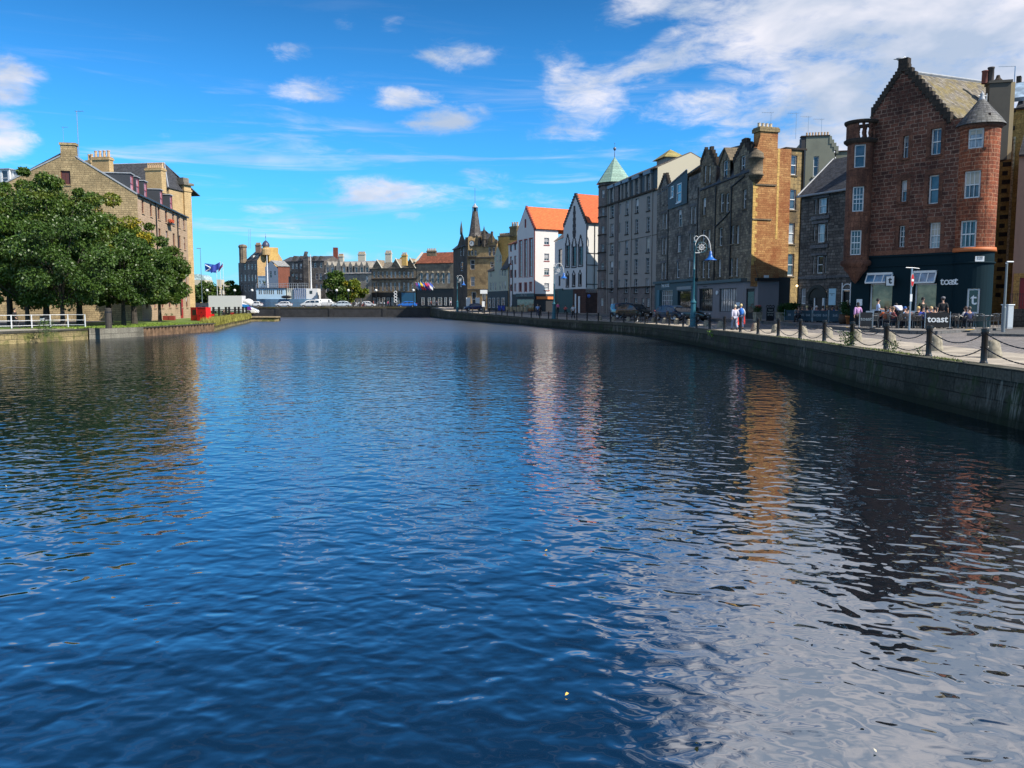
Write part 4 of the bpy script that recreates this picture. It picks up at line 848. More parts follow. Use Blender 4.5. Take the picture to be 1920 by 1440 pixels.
chimney(dh, f, f.u(1541,330), f.u(1577,330), -4.6, -3.9, zt+1.5, f.z(1555,326), render_wall('pale_harl', (.36,.32,.24), .4), 8, ph=.35, pr=.11)
dormer(dh, f, f.u(1575,330), f.u(1586,330), zt+.9, zt+2.5, -1.0, 2, paint('blue_dormer', (.45,.58,.70), .5), LEAD, pitch=.3)
m = MB(); lp_ = f.P(f.u(1499,536), f.z(1499,536), .3); m.ball(lp_, .11, 8, 6); m.build('wall_lamp', emis('lamp_glow', (1,.72,.35), 2.0), dh)
# ---- grey green rendered block behind ----
GG = render_wall('greygreen_harl', (.20,.21,.165), .35, (.10,.11,.09)); f = Fac(corner(1503.5,85), corner(1559,84.5)); gb = bthing('rendered_tenement', 'tall grey green rendered tenement gable rising behind the dark stone house', 'building', f.P(0,.2))
OB = cols(f, [(1525,1535,312,[(293,331)])]); zt = f.z(1520,256); m = MB(); wall(m, f, [(0,.2),(f.len,.2),(f.len,f.z(1558,300)),(f.len-.45,zt),(0,zt)], OB, .2); body(m, f, 7, .2, f.z(1558,300)); m.poly([f.P(0,.2,-7),f.P(0,.2,0),f.P(0,zt,0),f.P(0,zt,-7)]); m.build('wall', GG, gb)
window(gb, f, OB[0], sm=GG)
m = MB(); crow(m, f, f.len+.25, f.z(1560,285), f.len-.65, zt-.3, 4, o0=-.5, o1=.05); m.build('crow_steps', GG, gb)
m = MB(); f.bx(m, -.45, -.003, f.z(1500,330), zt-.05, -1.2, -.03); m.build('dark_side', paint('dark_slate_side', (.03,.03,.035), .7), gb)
m = MB(); f.bx(m, -.5, f.len-.6, zt, zt+.1, -.8, .08); m.build('coping', STEPM, gb)
for k in range(8): u = .1+k*.29; MB().lathe([(.10,0),(.09,.3),(.11,.32),(.08,.36)], f.P(u,zt+.1,-.3), 8).build('chimney_pot', CHIMPOT, gb)
for (x, h, a) in ((1493,2.3,0),(1516,1.9,.2),(1541,1.6,.1)): aerial(gb, f.P(f.u(x,260),zt-.1,-.4), h+.3, 1.1, 5, math.pi+a)
f2 = Fac(corner(1559.5,85.5), corner(1600,85)); OB = cols(f2, [(1561,1573,305,[(297,330)])]); zt = f2.z(1570,285); m = MB(); wall(m, f2, [(0,.2),(f2.len,.2),(f2.len,zt),(0,zt)], OB); m.build('rear_wall', GG, gb); window(gb, f2, OB[0], sm=GG); m = MB(); f2.bx(m, 0, f2.len, zt, zt+.12, -3, .1); m.build('flat_roof', STEPM, gb)

# ---- ochre gabled tenement with crow steps and shop ----
SMK = stone('smoked_stone', (.36,.29,.20), (.15,.125,.10), (.05,.045,.04), .55, .27, (.022,.022,.026), .65, .012)
GABL = stone('orange_sandstone', (.52,.29,.12), (.35,.17,.07), (.20,.11,.05), .6, .2, (.24,.07,.03), .65, .012); QUO = stone('yellow_quoins', (.66,.44,.15), (.56,.36,.12), (.35,.24,.1), .5, .32, (.3,.16,.05), .3)
TRM = stone('brown_trim', (.24,.19,.13), (.17,.14,.10), (.08,.07,.06), .7, .3, (.04,.035,.03), .5)
f = Fac(corner(1310,92), corner(1408,78)); tn = bthing('gabled_tenement', 'smoke blackened tenement with sunlit orange gable wall, crow steps and grey shop', 'building', f.P(0,.1)); F3 = f
zsh = f.z(1395,528); zt = f.z(1408,338)
O3 = cols(f, [(1317,1323.7,387,[(371,403)]),(1316,1322,448,[(431,464.5)]),(1326,1332,448,[(431,464.5)]),(1315.5,1321.5,505,[(489,521)]),(1325.5,1331.5,505,[(489,521)]),
  (1350,1357,380,[(362.5,398)]),(1360,1367,380,[(362.5,398)]),(1347.5,1354.5,444,[(427,461)]),(1346,1352,503,[(486.4,519)]),
  (1392.5,1399.5,373,[(355,391)]),(1370.5,1376.3,440,[(423,457)]),(1380,1386,440,[(423,457)]),(1368.5,1374.3,501,[(484,518.4)]),(1378.3,1384,501,[(484,518.4)])])
O3t = cols(f, [(1319.5,1324.3,327,[(311,343)]),(1328,1333,327,[(311,343)]),(1355,1363.5,319,[(301,336)]),(1388,1397,310,[(292,327.5)])])
zt2 = f.z(1350,345)
m = MB(); wall(m, f, [(0,zsh),(f.len,zsh),(f.len,zt2),(0,zt2)], O3, .25)
g1 = [(0,zt2),(f.u(1343,330),zt2),(f.u(1343,330),f.z(1343,305)),(f.u(1331,280),f.z(1331,280)),(f.u(1323,280),f.z(1323,280)),(0,f.z(1311,308))]; wall(m, f, g1, O3t[:2], .25)
g2 = [(f.u(1350,330),zt2),(f.u(1369,330),zt2),(f.u(1369,310),f.z(1369,300)),(f.u(1359,283),f.z(1359,281)),(f.u(1350,310),f.z(1350,300))]; wall(m, f, g2, [O3t[2]], .25)
g3 = [(f.u(1376,330),zt2),(f.len,zt2),(f.len,f.z(1408,290)),(f.u(1396,262),f.z(1396,264)),(f.u(1376,300),f.z(1376,300))]; wall(m, f, g3, [O3t[3]], .25)
m.build('front_wall', SMK, tn)
for o in O3+O3t: window(tn, f, o, sm=TRM, dep=.25, fw=.08)
m = MB(); crow(m, f, -.1, f.z(1311,308), f.u(1323,285), f.z(1323,280), 7, o0=-.3, o1=.06); crow(m, f, f.u(1343,300), f.z(1343,306), f.u(1331,280), f.z(1331,280), 4, o0=-.3, o1=.06); crow(m, f, f.u(1375,300), f.z(1376,303), f.u(1394,262), f.z(1394,266), 7, o0=-.3, o1=.06); crow(m, f, f.len, f.z(1408,292), f.u(1398,262), f.z(1398,266), 4, o0=-.3, o1=.06); f.bx(m, f.u(1392,260), f.u(1399,260), f.z(1395,268), f.z(1395,260), -.3, .08); m.build('crow_steps', STEPM, tn)
m = MB(); ztr = f.z(1350,345)
slab(m, [f.P(0,ztr,0), f.P(f.len,ztr,0), f.P(f.len-.3,f.z(1408,262),-1.6), f.P(0,f.z(1310,283),-2.6)], .15); slab(m, [f.P(f.len-1,ztr,-3.4), f.P(0,ztr,-6), f.P(0,f.z(1310,283),-2.6), f.P(f.len-.3,f.z(1408,262),-1.6)], .15); m.build('roof', SLATE, tn)
for gu0, gu1, gz, gm_ in ((f.u(1350,310)-.2,f.u(1369,310)+.2,f.z(1359,281),f.z(1369,303)),): m = MB(); cross_roof(m, f, 3, gm_, gz+.1, gu0, gu1, front=.15); m.build('gable_roof', TRM, tn)
m = MB(); f.bx(m, f.u(1332,283), f.u(1352,283), f.z(1340,300), f.z(1340,274), -3.6, -2.9); c_ = m.build('chimney', QUO, tn)
for k in range(8): MB().lathe([(.13,0),(.12,.35),(.14,.4),(.1,.4)], f.P(f.u(1333,270)+.18+k*.26,f.z(1340,274),-3.25), 8).build('chimney_pot', CHIMPOT, c_)
m = MB()
for (o1_, o2_) in ((O3[1],O3[2]),(O3[3],O3[4]),(O3[5],O3[6]),(O3[10],O3[11]),(O3[12],O3[13]),(O3t[0],O3t[1]),(O3[0],O3[0]),(O3[7],O3[7]),(O3[8],O3[8]),(O3[9],O3[9])):
    a, b, z0, z1 = o1_[0]-.26, o2_[1]+.26, o1_[2]-.16, o1_[3]+.3
    f.bx(m, a, o1_[0]-.003, z0, z1, -.02, .02); f.bx(m, o2_[1]+.003, b, z0, z1, -.02, .02); f.bx(m, o1_[0]-.003, o2_[1]+.003, o1_[3]+.003, z1, -.02, .02)
    if o1_ is not o2_: f.bx(m, o1_[1]+.003, o2_[0]-.003, o1_[2], o1_[3], -.02, .02)
m.build('window_surrounds', TRM, tn)
for x in (1341.5,1371): pipe(tn, f, f.u(x,430), zsh, f.z(x,350), .08, .07)
m = MB(); m.tube([f.P(f.u(1342,425),f.z(1342,425),.08), f.P(f.u(1356,412),f.z(1356,412),.08), f.P(f.u(1371,395),f.z(1371,395),.08)], .06, 6); m.tube([f.P(f.u(1371,352),f.z(1371,352),.08), f.P(f.u(1397,330),f.z(1397,330),.08)], .06, 6); m.build('drainpipe', BLACK, tn)
# sunlit gable
fg = Fac(f.P(f.len,0,0)[:2], corner(1477,79.2)); zg = fg.z(1455,278); uC0, uC1 = fg.u(1422,300), fg.u(1457.5,300); zc = fg.z(1440,247)
m = MB(); wall(m, fg, [(0,zsh-.5),(fg.len,zsh-.5),(fg.len,zg),(0,zg)], []); wall(m, fg, [(uC0-.15,zg),(uC1,zg),(uC1,zc),(uC0+.15,zc),(uC0+.15,zg+1)], []); fg.bx(m, uC0+.152, uC1-.002, zg, zc, -1.1, -.002); wall(m, fg, [(fg.u(1455,560),.05),(fg.len,.05),(fg.len,zsh-.5),(fg.u(1455,560),zsh-.5)]); m.poly([fg.P(fg.len,zsh-.5,0),fg.P(fg.len,zsh-.5,-6),fg.P(fg.len,zg,-6),fg.P(fg.len,zg,0)]); m.build('gable_wall', GABL, tn)
m = MB()
for k in range(24): z = zsh+1.5+k*.42; fg.bx(m, .0, (.5 if k % 2 else .3), z, z+.41, 0, .02)
fg.bx(m, fg.u(1455,400), fg.u(1459,400), zsh+4, zg, 0, .015); m.build('quoins', QUO, tn)
m = MB(); fg.bx(m, uC0, uC1+.12, zc, zc+.35, -1.2, .12); fg.bx(m, uC0+.05, uC1+.05, zc+.35, zc+.45, -1.1, .05); cc_ = m.build('chimney_cap', stone('cap_stone', (.34,.26,.14), (.28,.21,.11), (.15,.11,.07), .6, .3, (.06,.05,.04), .5), tn)
for k in range(4): MB().lathe([(.16,0),(.14,.35),(.16,.42),(.12,.42)], fg.P(uC0+.3+k*.42,zc+.44,-.5), 10).build('chimney_pot', plain('pale_pot', (.6,.5,.36), .8), cc_)
aerial(tn, fg.P(uC1-.35,zc+.4,-.7), 1.6, 1.1, 5, math.pi)
m = MB(); band(m, fg, fg.u(1416,346), fg.u(1455,346), fg.z(1430,346.5), .12, .1); band(m, fg, 0, fg.u(1446,411), fg.z(1430,411.5), .12, .1); m.build('string_course', TRM, tn)
# bartizan
bc = f.P(f.len-.0, 0, -.1); BT = Cyl((bc[0]+.15, bc[1]+.1), .62); zb0 = px2(1410,337,78)[2]; zb1 = px2(1410,288,78)[2]
m = MB(); m.lathe([(.05,zb0-.35),(.3,zb0-.2),(.42,zb0),(.52,zb0+.02),(.52,zb0+.15),(.62,zb0+.17),(.62,zb0+.35),(.72,zb0+.37),(.72,zb0+.5),(.62,zb0+.52),(.62,zb1-.5),(.72,zb1-.48),(.72,zb1-.3),(.66,zb1-.28),(.66,zb1),(.5,zb1+.15),(.001,zb1+.5)], (BT.c.x,BT.c.y,0), 20); m.build('bartizan', TRM, tn, True)
# rear strip with large windows
fr = Fac(fg.P(fg.len,0,-.6)[:2], corner(1501,80.5)); OR = cols(fr, [(1481.5,1494.5,310,[(291,328)]),(1479.5,1493,374,[(355,393)]),(1477.5,1490.5,437,[(418,457)]),(1476.5,1489,496,[(476,517)])])
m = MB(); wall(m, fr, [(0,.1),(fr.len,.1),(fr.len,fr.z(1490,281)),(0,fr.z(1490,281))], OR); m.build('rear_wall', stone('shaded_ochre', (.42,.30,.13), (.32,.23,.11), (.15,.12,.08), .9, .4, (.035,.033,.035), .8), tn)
for o in OR: window(tn, fr, o, sm=TRM, fw=.1)
m = MB(); fr.bx(m, -.3, fr.len+.2, fr.z(1490,281), fr.z(1490,277.5), -4, .15); m.build('flat_roof', STEPM, tn); pipe(tn, fr, fr.len-.1, .2, fr.z(1490,280), .1, .1)
# grey shop with chamfered corner
GRS = render_wall('grey_shop_paint', (.22,.21,.225), .25, (.12,.12,.12)); A = f.P(-.05,0,.08); B = f.P(f.u(1395,560),0,.08); C_ = fg.P(fg.u(1420,560),0,.08); D_ = fg.P(fg.u(1459,560),0,.08)
sh = [Fac(A[:2],B[:2]), Fac(B[:2],C_[:2]), Fac(C_[:2],D_[:2])]; zS = zsh+.02
os1 = cols(sh[0], [(1310.5,1336,560,[(540.5,584)]),(1348.5,1380.5,560,[(540.5,585)])]); od = cols(sh[1], [(1399,1414.5,560,[(541,600)])])
od = [(od[0][0], od[0][1], .06, od[0][3])]
m = MB(); wall(m, sh[0], [(0,.05),(sh[0].len,.05),(sh[0].len,zS),(0,zS)], os1, .25); wall(m, sh[1], [(0,.05),(sh[1].len,.05),(sh[1].len,zS),(0,zS)], od, .25); wall(m, sh[2], [(0,.05),(sh[2].len,.05),(sh[2].len,zS),(0,zS)]); m.build('shop_front', GRS, tn)
for o in os1: window(tn, sh[0], o, st='plain', gm=GLD, nx=7, ny=2, fm=BLACK, sill=False, dep=.22, name='shop_window')
m = MB(); sh[1].bx(m, od[0][0], od[0][1], .06, od[0][3], -.2, -.14); dd = m.build('door', BLACK, tn); m = MB(); sh[1].bx(m, od[0][0]+.12, od[0][1]-.12, .9, od[0][3]-.3, -.138, -.12); m.build('door_glass', GLD, dd)
m = MB()
for s_ in sh: s_.bx(m, -.05, s_.len+.05, zS, zS+.3, -.6, .28)
m.build('shop_cornice', BLACK, tn); m = MB(); fg.bx(m, fg.u(1459.5,560), fg.len+.3, .05, zsh+.4, .0, .06); m.build('recess_shade', BLACK, tn); m = MB(); m.poly([A[:2]+(zS,), B[:2]+(zS,), C_[:2]+(zS,), D_[:2]+(zS,), fg.P(1,0,-1)[:2]+(zS,)]); m.build('shop_ceiling', BLACK, tn)  # dark panel beside the shop stands in for the shade of a recess
m = MB(); m.lathe([(.02,0),(.22,0),(.22,.12),(.001,.12)], (0,0,0), 16); 
ck = m; u = sh[0].u(1346,549); ck.xf(Matrix.Translation(Vector(sh[0].P(u, sh[0].z(1346,549), .03))) @ sh[0].n.to_track_quat('Z','Y').to_matrix().to_4x4()); ck.build('round_sign', LW, tn)
q = MB(); sh[1].bx(q, .1, .5, sh[1].z(1384,576)-.1, sh[1].z(1384,576)+.5, .02, .07) if 0 else sh[0].bx(q, sh[0].u(1381.5,570), sh[0].u(1388,570), sh[0].z(1385,574), sh[0].z(1385,567), .02, .07); q.build('menu_case', LW, tn)
text('ROOM IN LEITH', .16, BLACK, tn, loc=sh[0].P(sh[0].u(1322,538), sh[0].z(1322,537.6), .03), f=sh[0], ext=.004)
# splay corbel over the chamfer
m = MB(); P = f.P; a = f.P(f.len,zS+2.9,.0); m.poly([f.P(f.u(1392,500),zS+.3,.06), Vector(B)*0+Vector((B[0],B[1],zS+.3)), (C_[0],C_[1],zS+.3), a]); m.poly([f.P(f.len-1.6,zS+1.0,.05), f.P(f.len-1.6,zS+.3,.05), (B[0],B[1],zS+.3), a]); m.build('corner_corbel', TRM, tn)
q = MB(); fg.bx(q, fg.u(1432,518), fg.u(1441,518), fg.z(1436,521), fg.z(1436,516), .02, .05); q.build('street_name_plate', LW, tn)

# ---- dark tenement with teal shop ----
SM2 = stone('grey_whin', (.33,.295,.255), (.15,.14,.125), (.06,.057,.052), .6, .3, (.024,.026,.032), .65, .012); TEAL = paint('dark_teal', (.012,.035,.045), .5); TEALL = paint('teal_pilaster', (.03,.12,.17), .5)
f = Fac(corner(1230,108), f.P(0,0)[:2]); t4 = bthing('tenement', 'narrow smoke grey tenement with slate hung bay and teal shopfront', 'building', f.P(0,.1)); F4 = f
zsh = f.z(1270,528); zt = f.z(1296,331)
rows = [(355,384),(401,430),(447,477),(493.4,523)]
O4 = cols(f, [(1241.7,1244.6,370,[(355,384)]),(1248.6,1251.5,370,[(355,384)]),(1240.8,1244,415,[(401,430)]),(1247,1250.3,415,[(401,430)]),(1240,1243.4,462,[(447,477)]),(1246,1249.2,462,[(447,477)]),(1239,1242.6,508,[(493.4,523)]),(1245,1248.4,508,[(493.4,523)]),
  (1271.5,1277.5,409,[(393.5,425)]),(1269.5,1275.5,458,[(442.5,473)]),(1268,1274,505,[(490.6,521)]),
  (1295.7,1299,354,[(338,371)]),(1302.7,1306,354,[(338,371)]),(1294,1297.5,404,[(388,420)]),(1300.7,1304.3,404,[(388,420)]),(1291.5,1295.2,454,[(438,470)]),(1298.5,1302,454,[(438,470)]),(1290,1294,504,[(488.7,519)]),(1297,1301,504,[(488.7,519)])])
zl = f.z(1240,352); m = MB(); wall(m, f, [(0,zsh),(f.len,zsh),(f.len,zt),(f.u(1292,340),zt),(f.u(1292,340),zl),(0,zl)] if 0 else [(0,zsh),(f.len,zsh),(f.len,zl-.6),(0,zl-.6)], O4[2:11]+O4[13:], .22)
wall(m, f, [(0,zl-.6),(f.u(1256,350),zl-.6),(f.u(1256,345),f.z(1256,352)),(f.u(1249,327),f.z(1249,327)),(f.u(1245,327),f.z(1245,327)),(0,f.z(1236,354))], O4[:2], .22); wall(m, f, [(f.u(1292,350),zl-.6),(f.len,zl-.6),(f.len,zt),(f.u(1292,340),zt)], O4[11:13], .22); m.build('wall', SM2, t4)
for o in O4: window(t4, f, o, sm=SM2, fw=.07)
m = MB(); crow(m, f, f.u(1237,350), f.z(1237,354), f.u(1245.5,327), f.z(1245.5,328), 6, o0=-.3, o1=.06); crow(m, f, f.u(1255.5,350), f.z(1255.5,352), f.u(1248.5,327), f.z(1248.5,328), 5, o0=-.3, o1=.06); m.build('crow_steps', STEPM, t4)
m = MB(); zr = f.z(1300,314); P = f.P; slab(m, [P(0,zl-.8,.0), P(f.len,zl+.4,.0), P(f.len,zr+.6,-4.5), P(f.u(1244,330),f.z(1244,331),-4.5)], .15); body(m, f, 9, zl-3, zl-1); m.build('roof', SLATE, t4)
SLB = paint('slate_blue_hanging', (.02,.035,.045), .6); ud0, ud1 = f.u(1255,365), f.u(1290.5,365); zd0, zd1 = f.z(1270,388), f.z(1272,342)
OD = cols(f, [(1260.3,1265,359,[(349,370)]),(1271.5,1280,361,[(344,379)])]); m = MB(); wall(m, f, [(ud0,zd0),(ud1,zd0),(ud1,zd1+.9),(ud0,zd1)], OD, .12, .15); m.poly([P(ud0,zd0,0),P(ud0,zd0,.15),P(ud0,zd1,.15),P(ud0,zd1,0)]); m.poly([P(ud0,zd0,0),P(ud1,zd0,0),P(ud1,zd0,.15),P(ud0,zd0,.15)]); f.bx(m, ud0, ud1, zd1-.6, zd1-.01, -2.5, -.3); m.build('slate_bay', SLB, t4)
for o in OD: window(t4, f, o, dep=.1, out=.16, fw=.12, sm=WHITE, name='bay_window')
m = MB(); m.tube([P(ud0,zd1+.05,.2), P(ud1,zd1+.95,.2)], .08, 6); m.build('gutter', LEAD, t4)
chimney(t4, f, f.u(1297,315), f.u(1306,315), -4.8, -4.1, zr-1, f.z(1301,308), STEPM, 2, ph=.3)
m = MB()
for g_ in ((0,1),(2,3),(4,5),(6,7),(11,12),(13,14),(15,16),(17,18),(8,8),(9,9),(10,10)):
    a, b = O4[g_[0]], O4[g_[1]]; f.bx(m, a[0]-.2, b[1]+.2, a[3]+.003, a[3]+.28, -.02, .03)
m.build('lintels', stone('grey_lintel', (.17,.17,.18), (.14,.14,.15), (.1,.1,.1), 1.2, .4), t4)
for x in (1253.5,1308.5): pipe(t4, f, f.u(x,430), zsh, f.z(x,352), .08, .06)
sf = Fac(f.P(0,0,.1)[:2], f.P(f.len,0,.1)[:2]); OS = cols(sf, [(1240,1261,562,[(544,583)]),(1270.5,1295,562,[(545,587)])]); m = MB(); wall(m, sf, [(0,.05),(sf.len,.05),(sf.len,zsh),(0,zsh)], OS, .2); m.build('shop_front', TEAL, t4)
window(t4, sf, OS[0], st='plain', gm=glass('lattice_glass', (.10,.12,.13), .0), nx=6, ny=4, sill=False, name='shop_window'); window(t4, sf, OS[1], st='plain', gm=GLD, fm=TEAL, sill=False, name='shop_window')
m = MB(); sf.bx(m, sf.u(1233,560), sf.u(1238,560), .1, sf.z(1235,544), 0, .15); m.build('pilaster', TEALL, t4); m = MB(); sf.bx(m, 0, sf.len, zsh-.1, zsh+.2, -.1, .3); m.build('shop_cornice', TEAL, t4)
m = MB(); sf.bx(m, sf.u(1270,540), sf.u(1297,540), sf.z(1284,543), sf.z(1284,537), 0, .08); m.build('fascia_board', plain('grey_fascia', (.25,.27,.28), .6), t4); text('THE SHORE', .62, LW, t4, loc=sf.P(sf.u(1248,535), sf.z(1248,535.5), .04), f=sf, bold=.01)

# ---- tall grey block with corner turret ----
GB_ = render_wall('grey_block_render', (.31,.285,.265), .35, (.15,.14,.13)); GB2 = stone('grey_block_stone', (.22,.19,.18), (.17,.15,.145), (.10,.09,.09), .9, .35, (.07,.065,.07), .5, .005)
f = Fac(corner(1137,126), f.P(0,0)[:2]); gk = bthing('apartment_block', 'tall grey seven storey block with pale green pyramid turret roof', 'building', f.P(0,.1))
rw = [(384.7,408),(420,443),(455,477),(490,512),(524.7,547)]
O5 = cols(f, [(1144.5,1150.5,430,rw),(1172.3,1178,430,[(377.3,403),(414.5,439),(451,476),(487.8,513),(523,549)]),(1190.7,1196.6,430,[(373,399),(411,437),(448.5,475),(485.5,512),(522.8,549)]),(1212,1218.3,430,[(368,395.4),(406.7,434),(445,473),(483.5,511),(521.5,549)]),
   (1160.8,1163.6,430,[(383,402),(418,437),(455,473),(490,507),(525,543)]),
   (1144.5,1150,568,[(559,581)]),(1170.5,1176.5,568,[(559,572)]),(1189,1194.5,568,[(559,572)]),(1203,1207.5,568,[(559,575)]),(1212,1217.5,568,[(559,575)])])
zst = f.z(1180,539.5); zc_ = f.z(1227,356.5); zp = f.z(1222,318)
m = MB(); wall(m, f, [(0,zst),(f.len,zst),(f.len,zc_),(0,zc_)], [o for o in O5 if o[2] > zst]+[o for o in O5 if o[2] <= zst < o[3]], .25); m.build('wall', GB_, gk)
lo = [o for o in O5 if o[2] <= zst]; m = MB(); wall(m, f, [(0,0),(f.len,0),(f.len,zst-.0),(0,zst)], [(o[0],o[1],o[2],min(o[3],zst-.001)) for o in lo], .25); m.build('base_wall', GB2, gk)
for o in O5: window(gk, f, o, fm=paint('dark_frame', (.10,.10,.11), .5) if 0 else WR, sm=STEPM if o[1]-o[0] > .6 else None, fw=.05, ny=4, nx=2 if o[1]-o[0] > .7 else 1, dep=.25, gm=GLD)
DO = cols(f, [(1144.5,1150.5,360,[(349,372.5)]),(1158.8,1164,360,[(345,370)]),(1172.5,1178.8,352,[(340.5,366)]),(1191,1198,348,[(335,361)]),(1212.5,1219.5,342,[(329,355.5)])])
DKS = paint('dark_dormer_cladding', (.035,.045,.055), .6); m = MB(); wall(m, f, [(0,zc_+.15),(f.len,zc_+.15),(f.len,zp),(0,zp)], DO, .2, -.12); m.build('attic_wall', DKS, gk)
for o in DO: window(gk, f, o, fm=WR, gm=GL, out=-.12, fw=.06, ny=3, nx=2, name='attic_window'); 
m = MB()
for o in DO:
    for s_ in ((o[0]-.42,o[0]-.02),(o[1]+.02,o[1]+.42)): f.bx(m, s_[0], s_[1], zc_+.17, zp-.25, -.12, .1)
m.build('attic_pilasters', GB_, gk); m = MB()
for o in DO: f.bx(m, o[0]-.6, o[1]+.6, zp-.45, zp-.02, -.3, .32)
m.build('attic_hoods', paint('blue_lead', (.16,.20,.26), .5), gk)
m = MB(); band(m, f, 0, f.len, zc_+.02, .26, .25); band(m, f, 0, f.len, zst, .2, .1); band(m, f, 0, f.len, f.z(1180,450)+0, .06, .04); m.build('string_course', STEPM, gk)
for x in (1140,1184,1223): pipe(gk, f, f.u(x,450), .2, zc_, .08, .07, GB_)
m = MB(); f.bx(m, f.u(1153.5,450), f.u(1159.5,450), 0, zp-.5, -.05, .12); m.build('recess_pier', GB2, gk)
zr = px2(1284.7,294,112)[2]; m = MB(); gable_roof(m, f, 10, zp-.0, zr, ro=4.6, zeb=zp-.5); m.build('roof', roof('brown_slate', (.11,.09,.07)), gk)
CREAM = render_wall('cream_harl', (.50,.45,.34), .12, (.3,.27,.22)); P = f.P; L_ = f.len; m = MB(); m.poly([P(L_+.02,8,0), P(L_+.02,8,-10), P(L_+.02,zp-.5,-10), P(L_+.02,zr,-4.6), P(L_+.02,zp,0)]); m.poly([P(0,0,-10),P(0,0,0),P(0,zp,0),P(0,zr,-4.6),P(0,zp,-10)]); m.poly([P(L_,0,-10),P(0,0,-10),P(0,zp,-10),P(L_,zp,-10)]); m.build('end_wall', CREAM, gk)
cu = px2(1255,300,117); m = MB(); z0, z1, z2 = px2(1255,312,117)[2], px2(1255,299,117)[2], px2(1255,281,117)[2]; e, n = f.e, f.n; c = Vector((cu[0], cu[1], 0))
def cp_(a, b, z): q = c+e*a+n*b; return (q.x, q.y, z)
m.hexa([cp_(-1.6,1.2,z0-1),cp_(1.6,1.2,z0-1),cp_(1.6,-1.2,z0-1),cp_(-1.6,-1.2,z0-1),cp_(-1.6,1.2,z1),cp_(1.6,1.2,z1),cp_(1.6,-1.2,z1),cp_(-1.6,-1.2,z1)]); m.build('lantern_wall', GB_, gk)
m = MB(); b_ = [cp_(-2.1,1.7,z1),cp_(2.1,1.7,z1),cp_(2.1,-1.7,z1),cp_(-2.1,-1.7,z1)]; a1 = cp_(-.3,0,z2); a2 = cp_(.3,0,z2); m.poly([b_[0],b_[1],a2,a1]); m.poly([b_[1],b_[2],a2]); m.poly([b_[2],b_[3],a1,a2]); m.poly([b_[3],b_[0],a1]); m.poly(b_[::-1]); m.build('lantern_roof', roof('yellow_slate', (.34,.28,.10), .6, .35, .25), gk)
tcx = corner(1150,128.4); TW = Cyl((tcx[0], tcx[1]), 2.42); zt5 = px2(1149,343,tcx[1]-1)[2]
tw = [TW.op(1122.3,1127.8,a, b,1149) for a, b in ((355.6,370),(389.6,404),(423.6,437),(458,472),(492.7,506),(526,539),(559,573))]; tw = [(-1.62*1.36,-1.62*1.36+.62,o[2],o[3]) for o in tw]
m = MB(); TW.wall(m, 0, zt5, tw, n=8); 
for y in (386,404.6,424,440,473.5,507.5,541): TW.bx  # bands below
m.build('turret_wall', GB2, gk)
for o in tw: window(gk, TW, o, fm=WR, fw=.05, sill=False, nx=2, ny=2, gm=GL, name='turret_window')
m = MB(); zz = [px2(1130,y,126)[2] for y in (347,387,406,440,473.5,507.5,541)]
for z in zz: MB().lathe([(2.4,z),(2.52,z),(2.52,z+.16),(2.4,z+.16)], (TW.c.x,TW.c.y,0), 32).build('turret_band', STEPM, gk)
za5 = px2(1154,289,126)[2]; m = MB(); a0 = math.degrees(TW.a); m.lathe([(2.3,zt5-.05),(2.85,zt5),(.02,za5)], (TW.c.x,TW.c.y,0), 8, a0-22.5+12, a0+337.5+12); m.build('turret_roof', roof('copper_sheet', (.24,.37,.31), 6, .42, .15, None, .55), gk)
MB().lathe([(.06,za5-.2),(.05,za5+.5),(.03,za5+.9),(.2,za5+1.1),(.24,za5+1.25),(.2,za5+1.4),(.02,za5+1.5),(.02,za5+2.0),(.08,za5+2.05),(.001,za5+2.15)], (TW.c.x,TW.c.y,0), 8).build('finial', paint('blue_finial', (.08,.10,.16), .4), gk)

# ---- white house with gothic windows ----
WHR = render_wall('white_harl', (.62,.62,.63), .2, (.45,.47,.5)); ORG_ = pantile('orange_pantiles', (.62,.13,.04)); BRN = stone('brown_ashlar', (.10,.055,.045), (.07,.04,.035), (.05,.03,.03), .8, .35, (.03,.02,.02), .4); DGR = paint('dark_green', (.012,.03,.025), .5); DTR = paint('dark_stone_trim', (.035,.028,.032), .7)
B = corner(1099,133); f = Fac((B[0]-.45*7.3, B[1]+.89*7.3), B); wh = bthing('gothic_house', 'white gabled house with dark pointed gothic windows and orange tiled roof', 'house', f.P(0,.3))
zE = f.z(1099,418); zA = f.z(1079,364); uA = f.u(1079,400); zG = f.z(1075,542); D = 9
O6 = cols(f, [(1061,1068,470,[(460,499)]),(1073,1080.5,470,[(462,499)]),(1085,1092.5,470,[(462,497)]),(1062.3,1066.3,525,[(516,536)]),(1073.8,1078,525,[(515,535)]),(1085.5,1089.8,525,[(514,534)])])
m = MB(); wall(m, f, [(0,zG),(f.len,zG),(f.len,zE),(uA,zA),(0,zE)], O6, .2); m.poly([f.P(0,0,-D),f.P(0,0,0),f.P(0,zE,0),f.P(0,zE,-D)]); m.build('wall', WHR, wh)
for i, o in enumerate(O6): window(wh, f, o, fm=DTR, gm=GL if i < 3 else GLD, sill=False, fw=.1, nx=2 if i < 3 else 1, ny=5 if i < 3 else 1, st='plain', name='window')
m = MB()
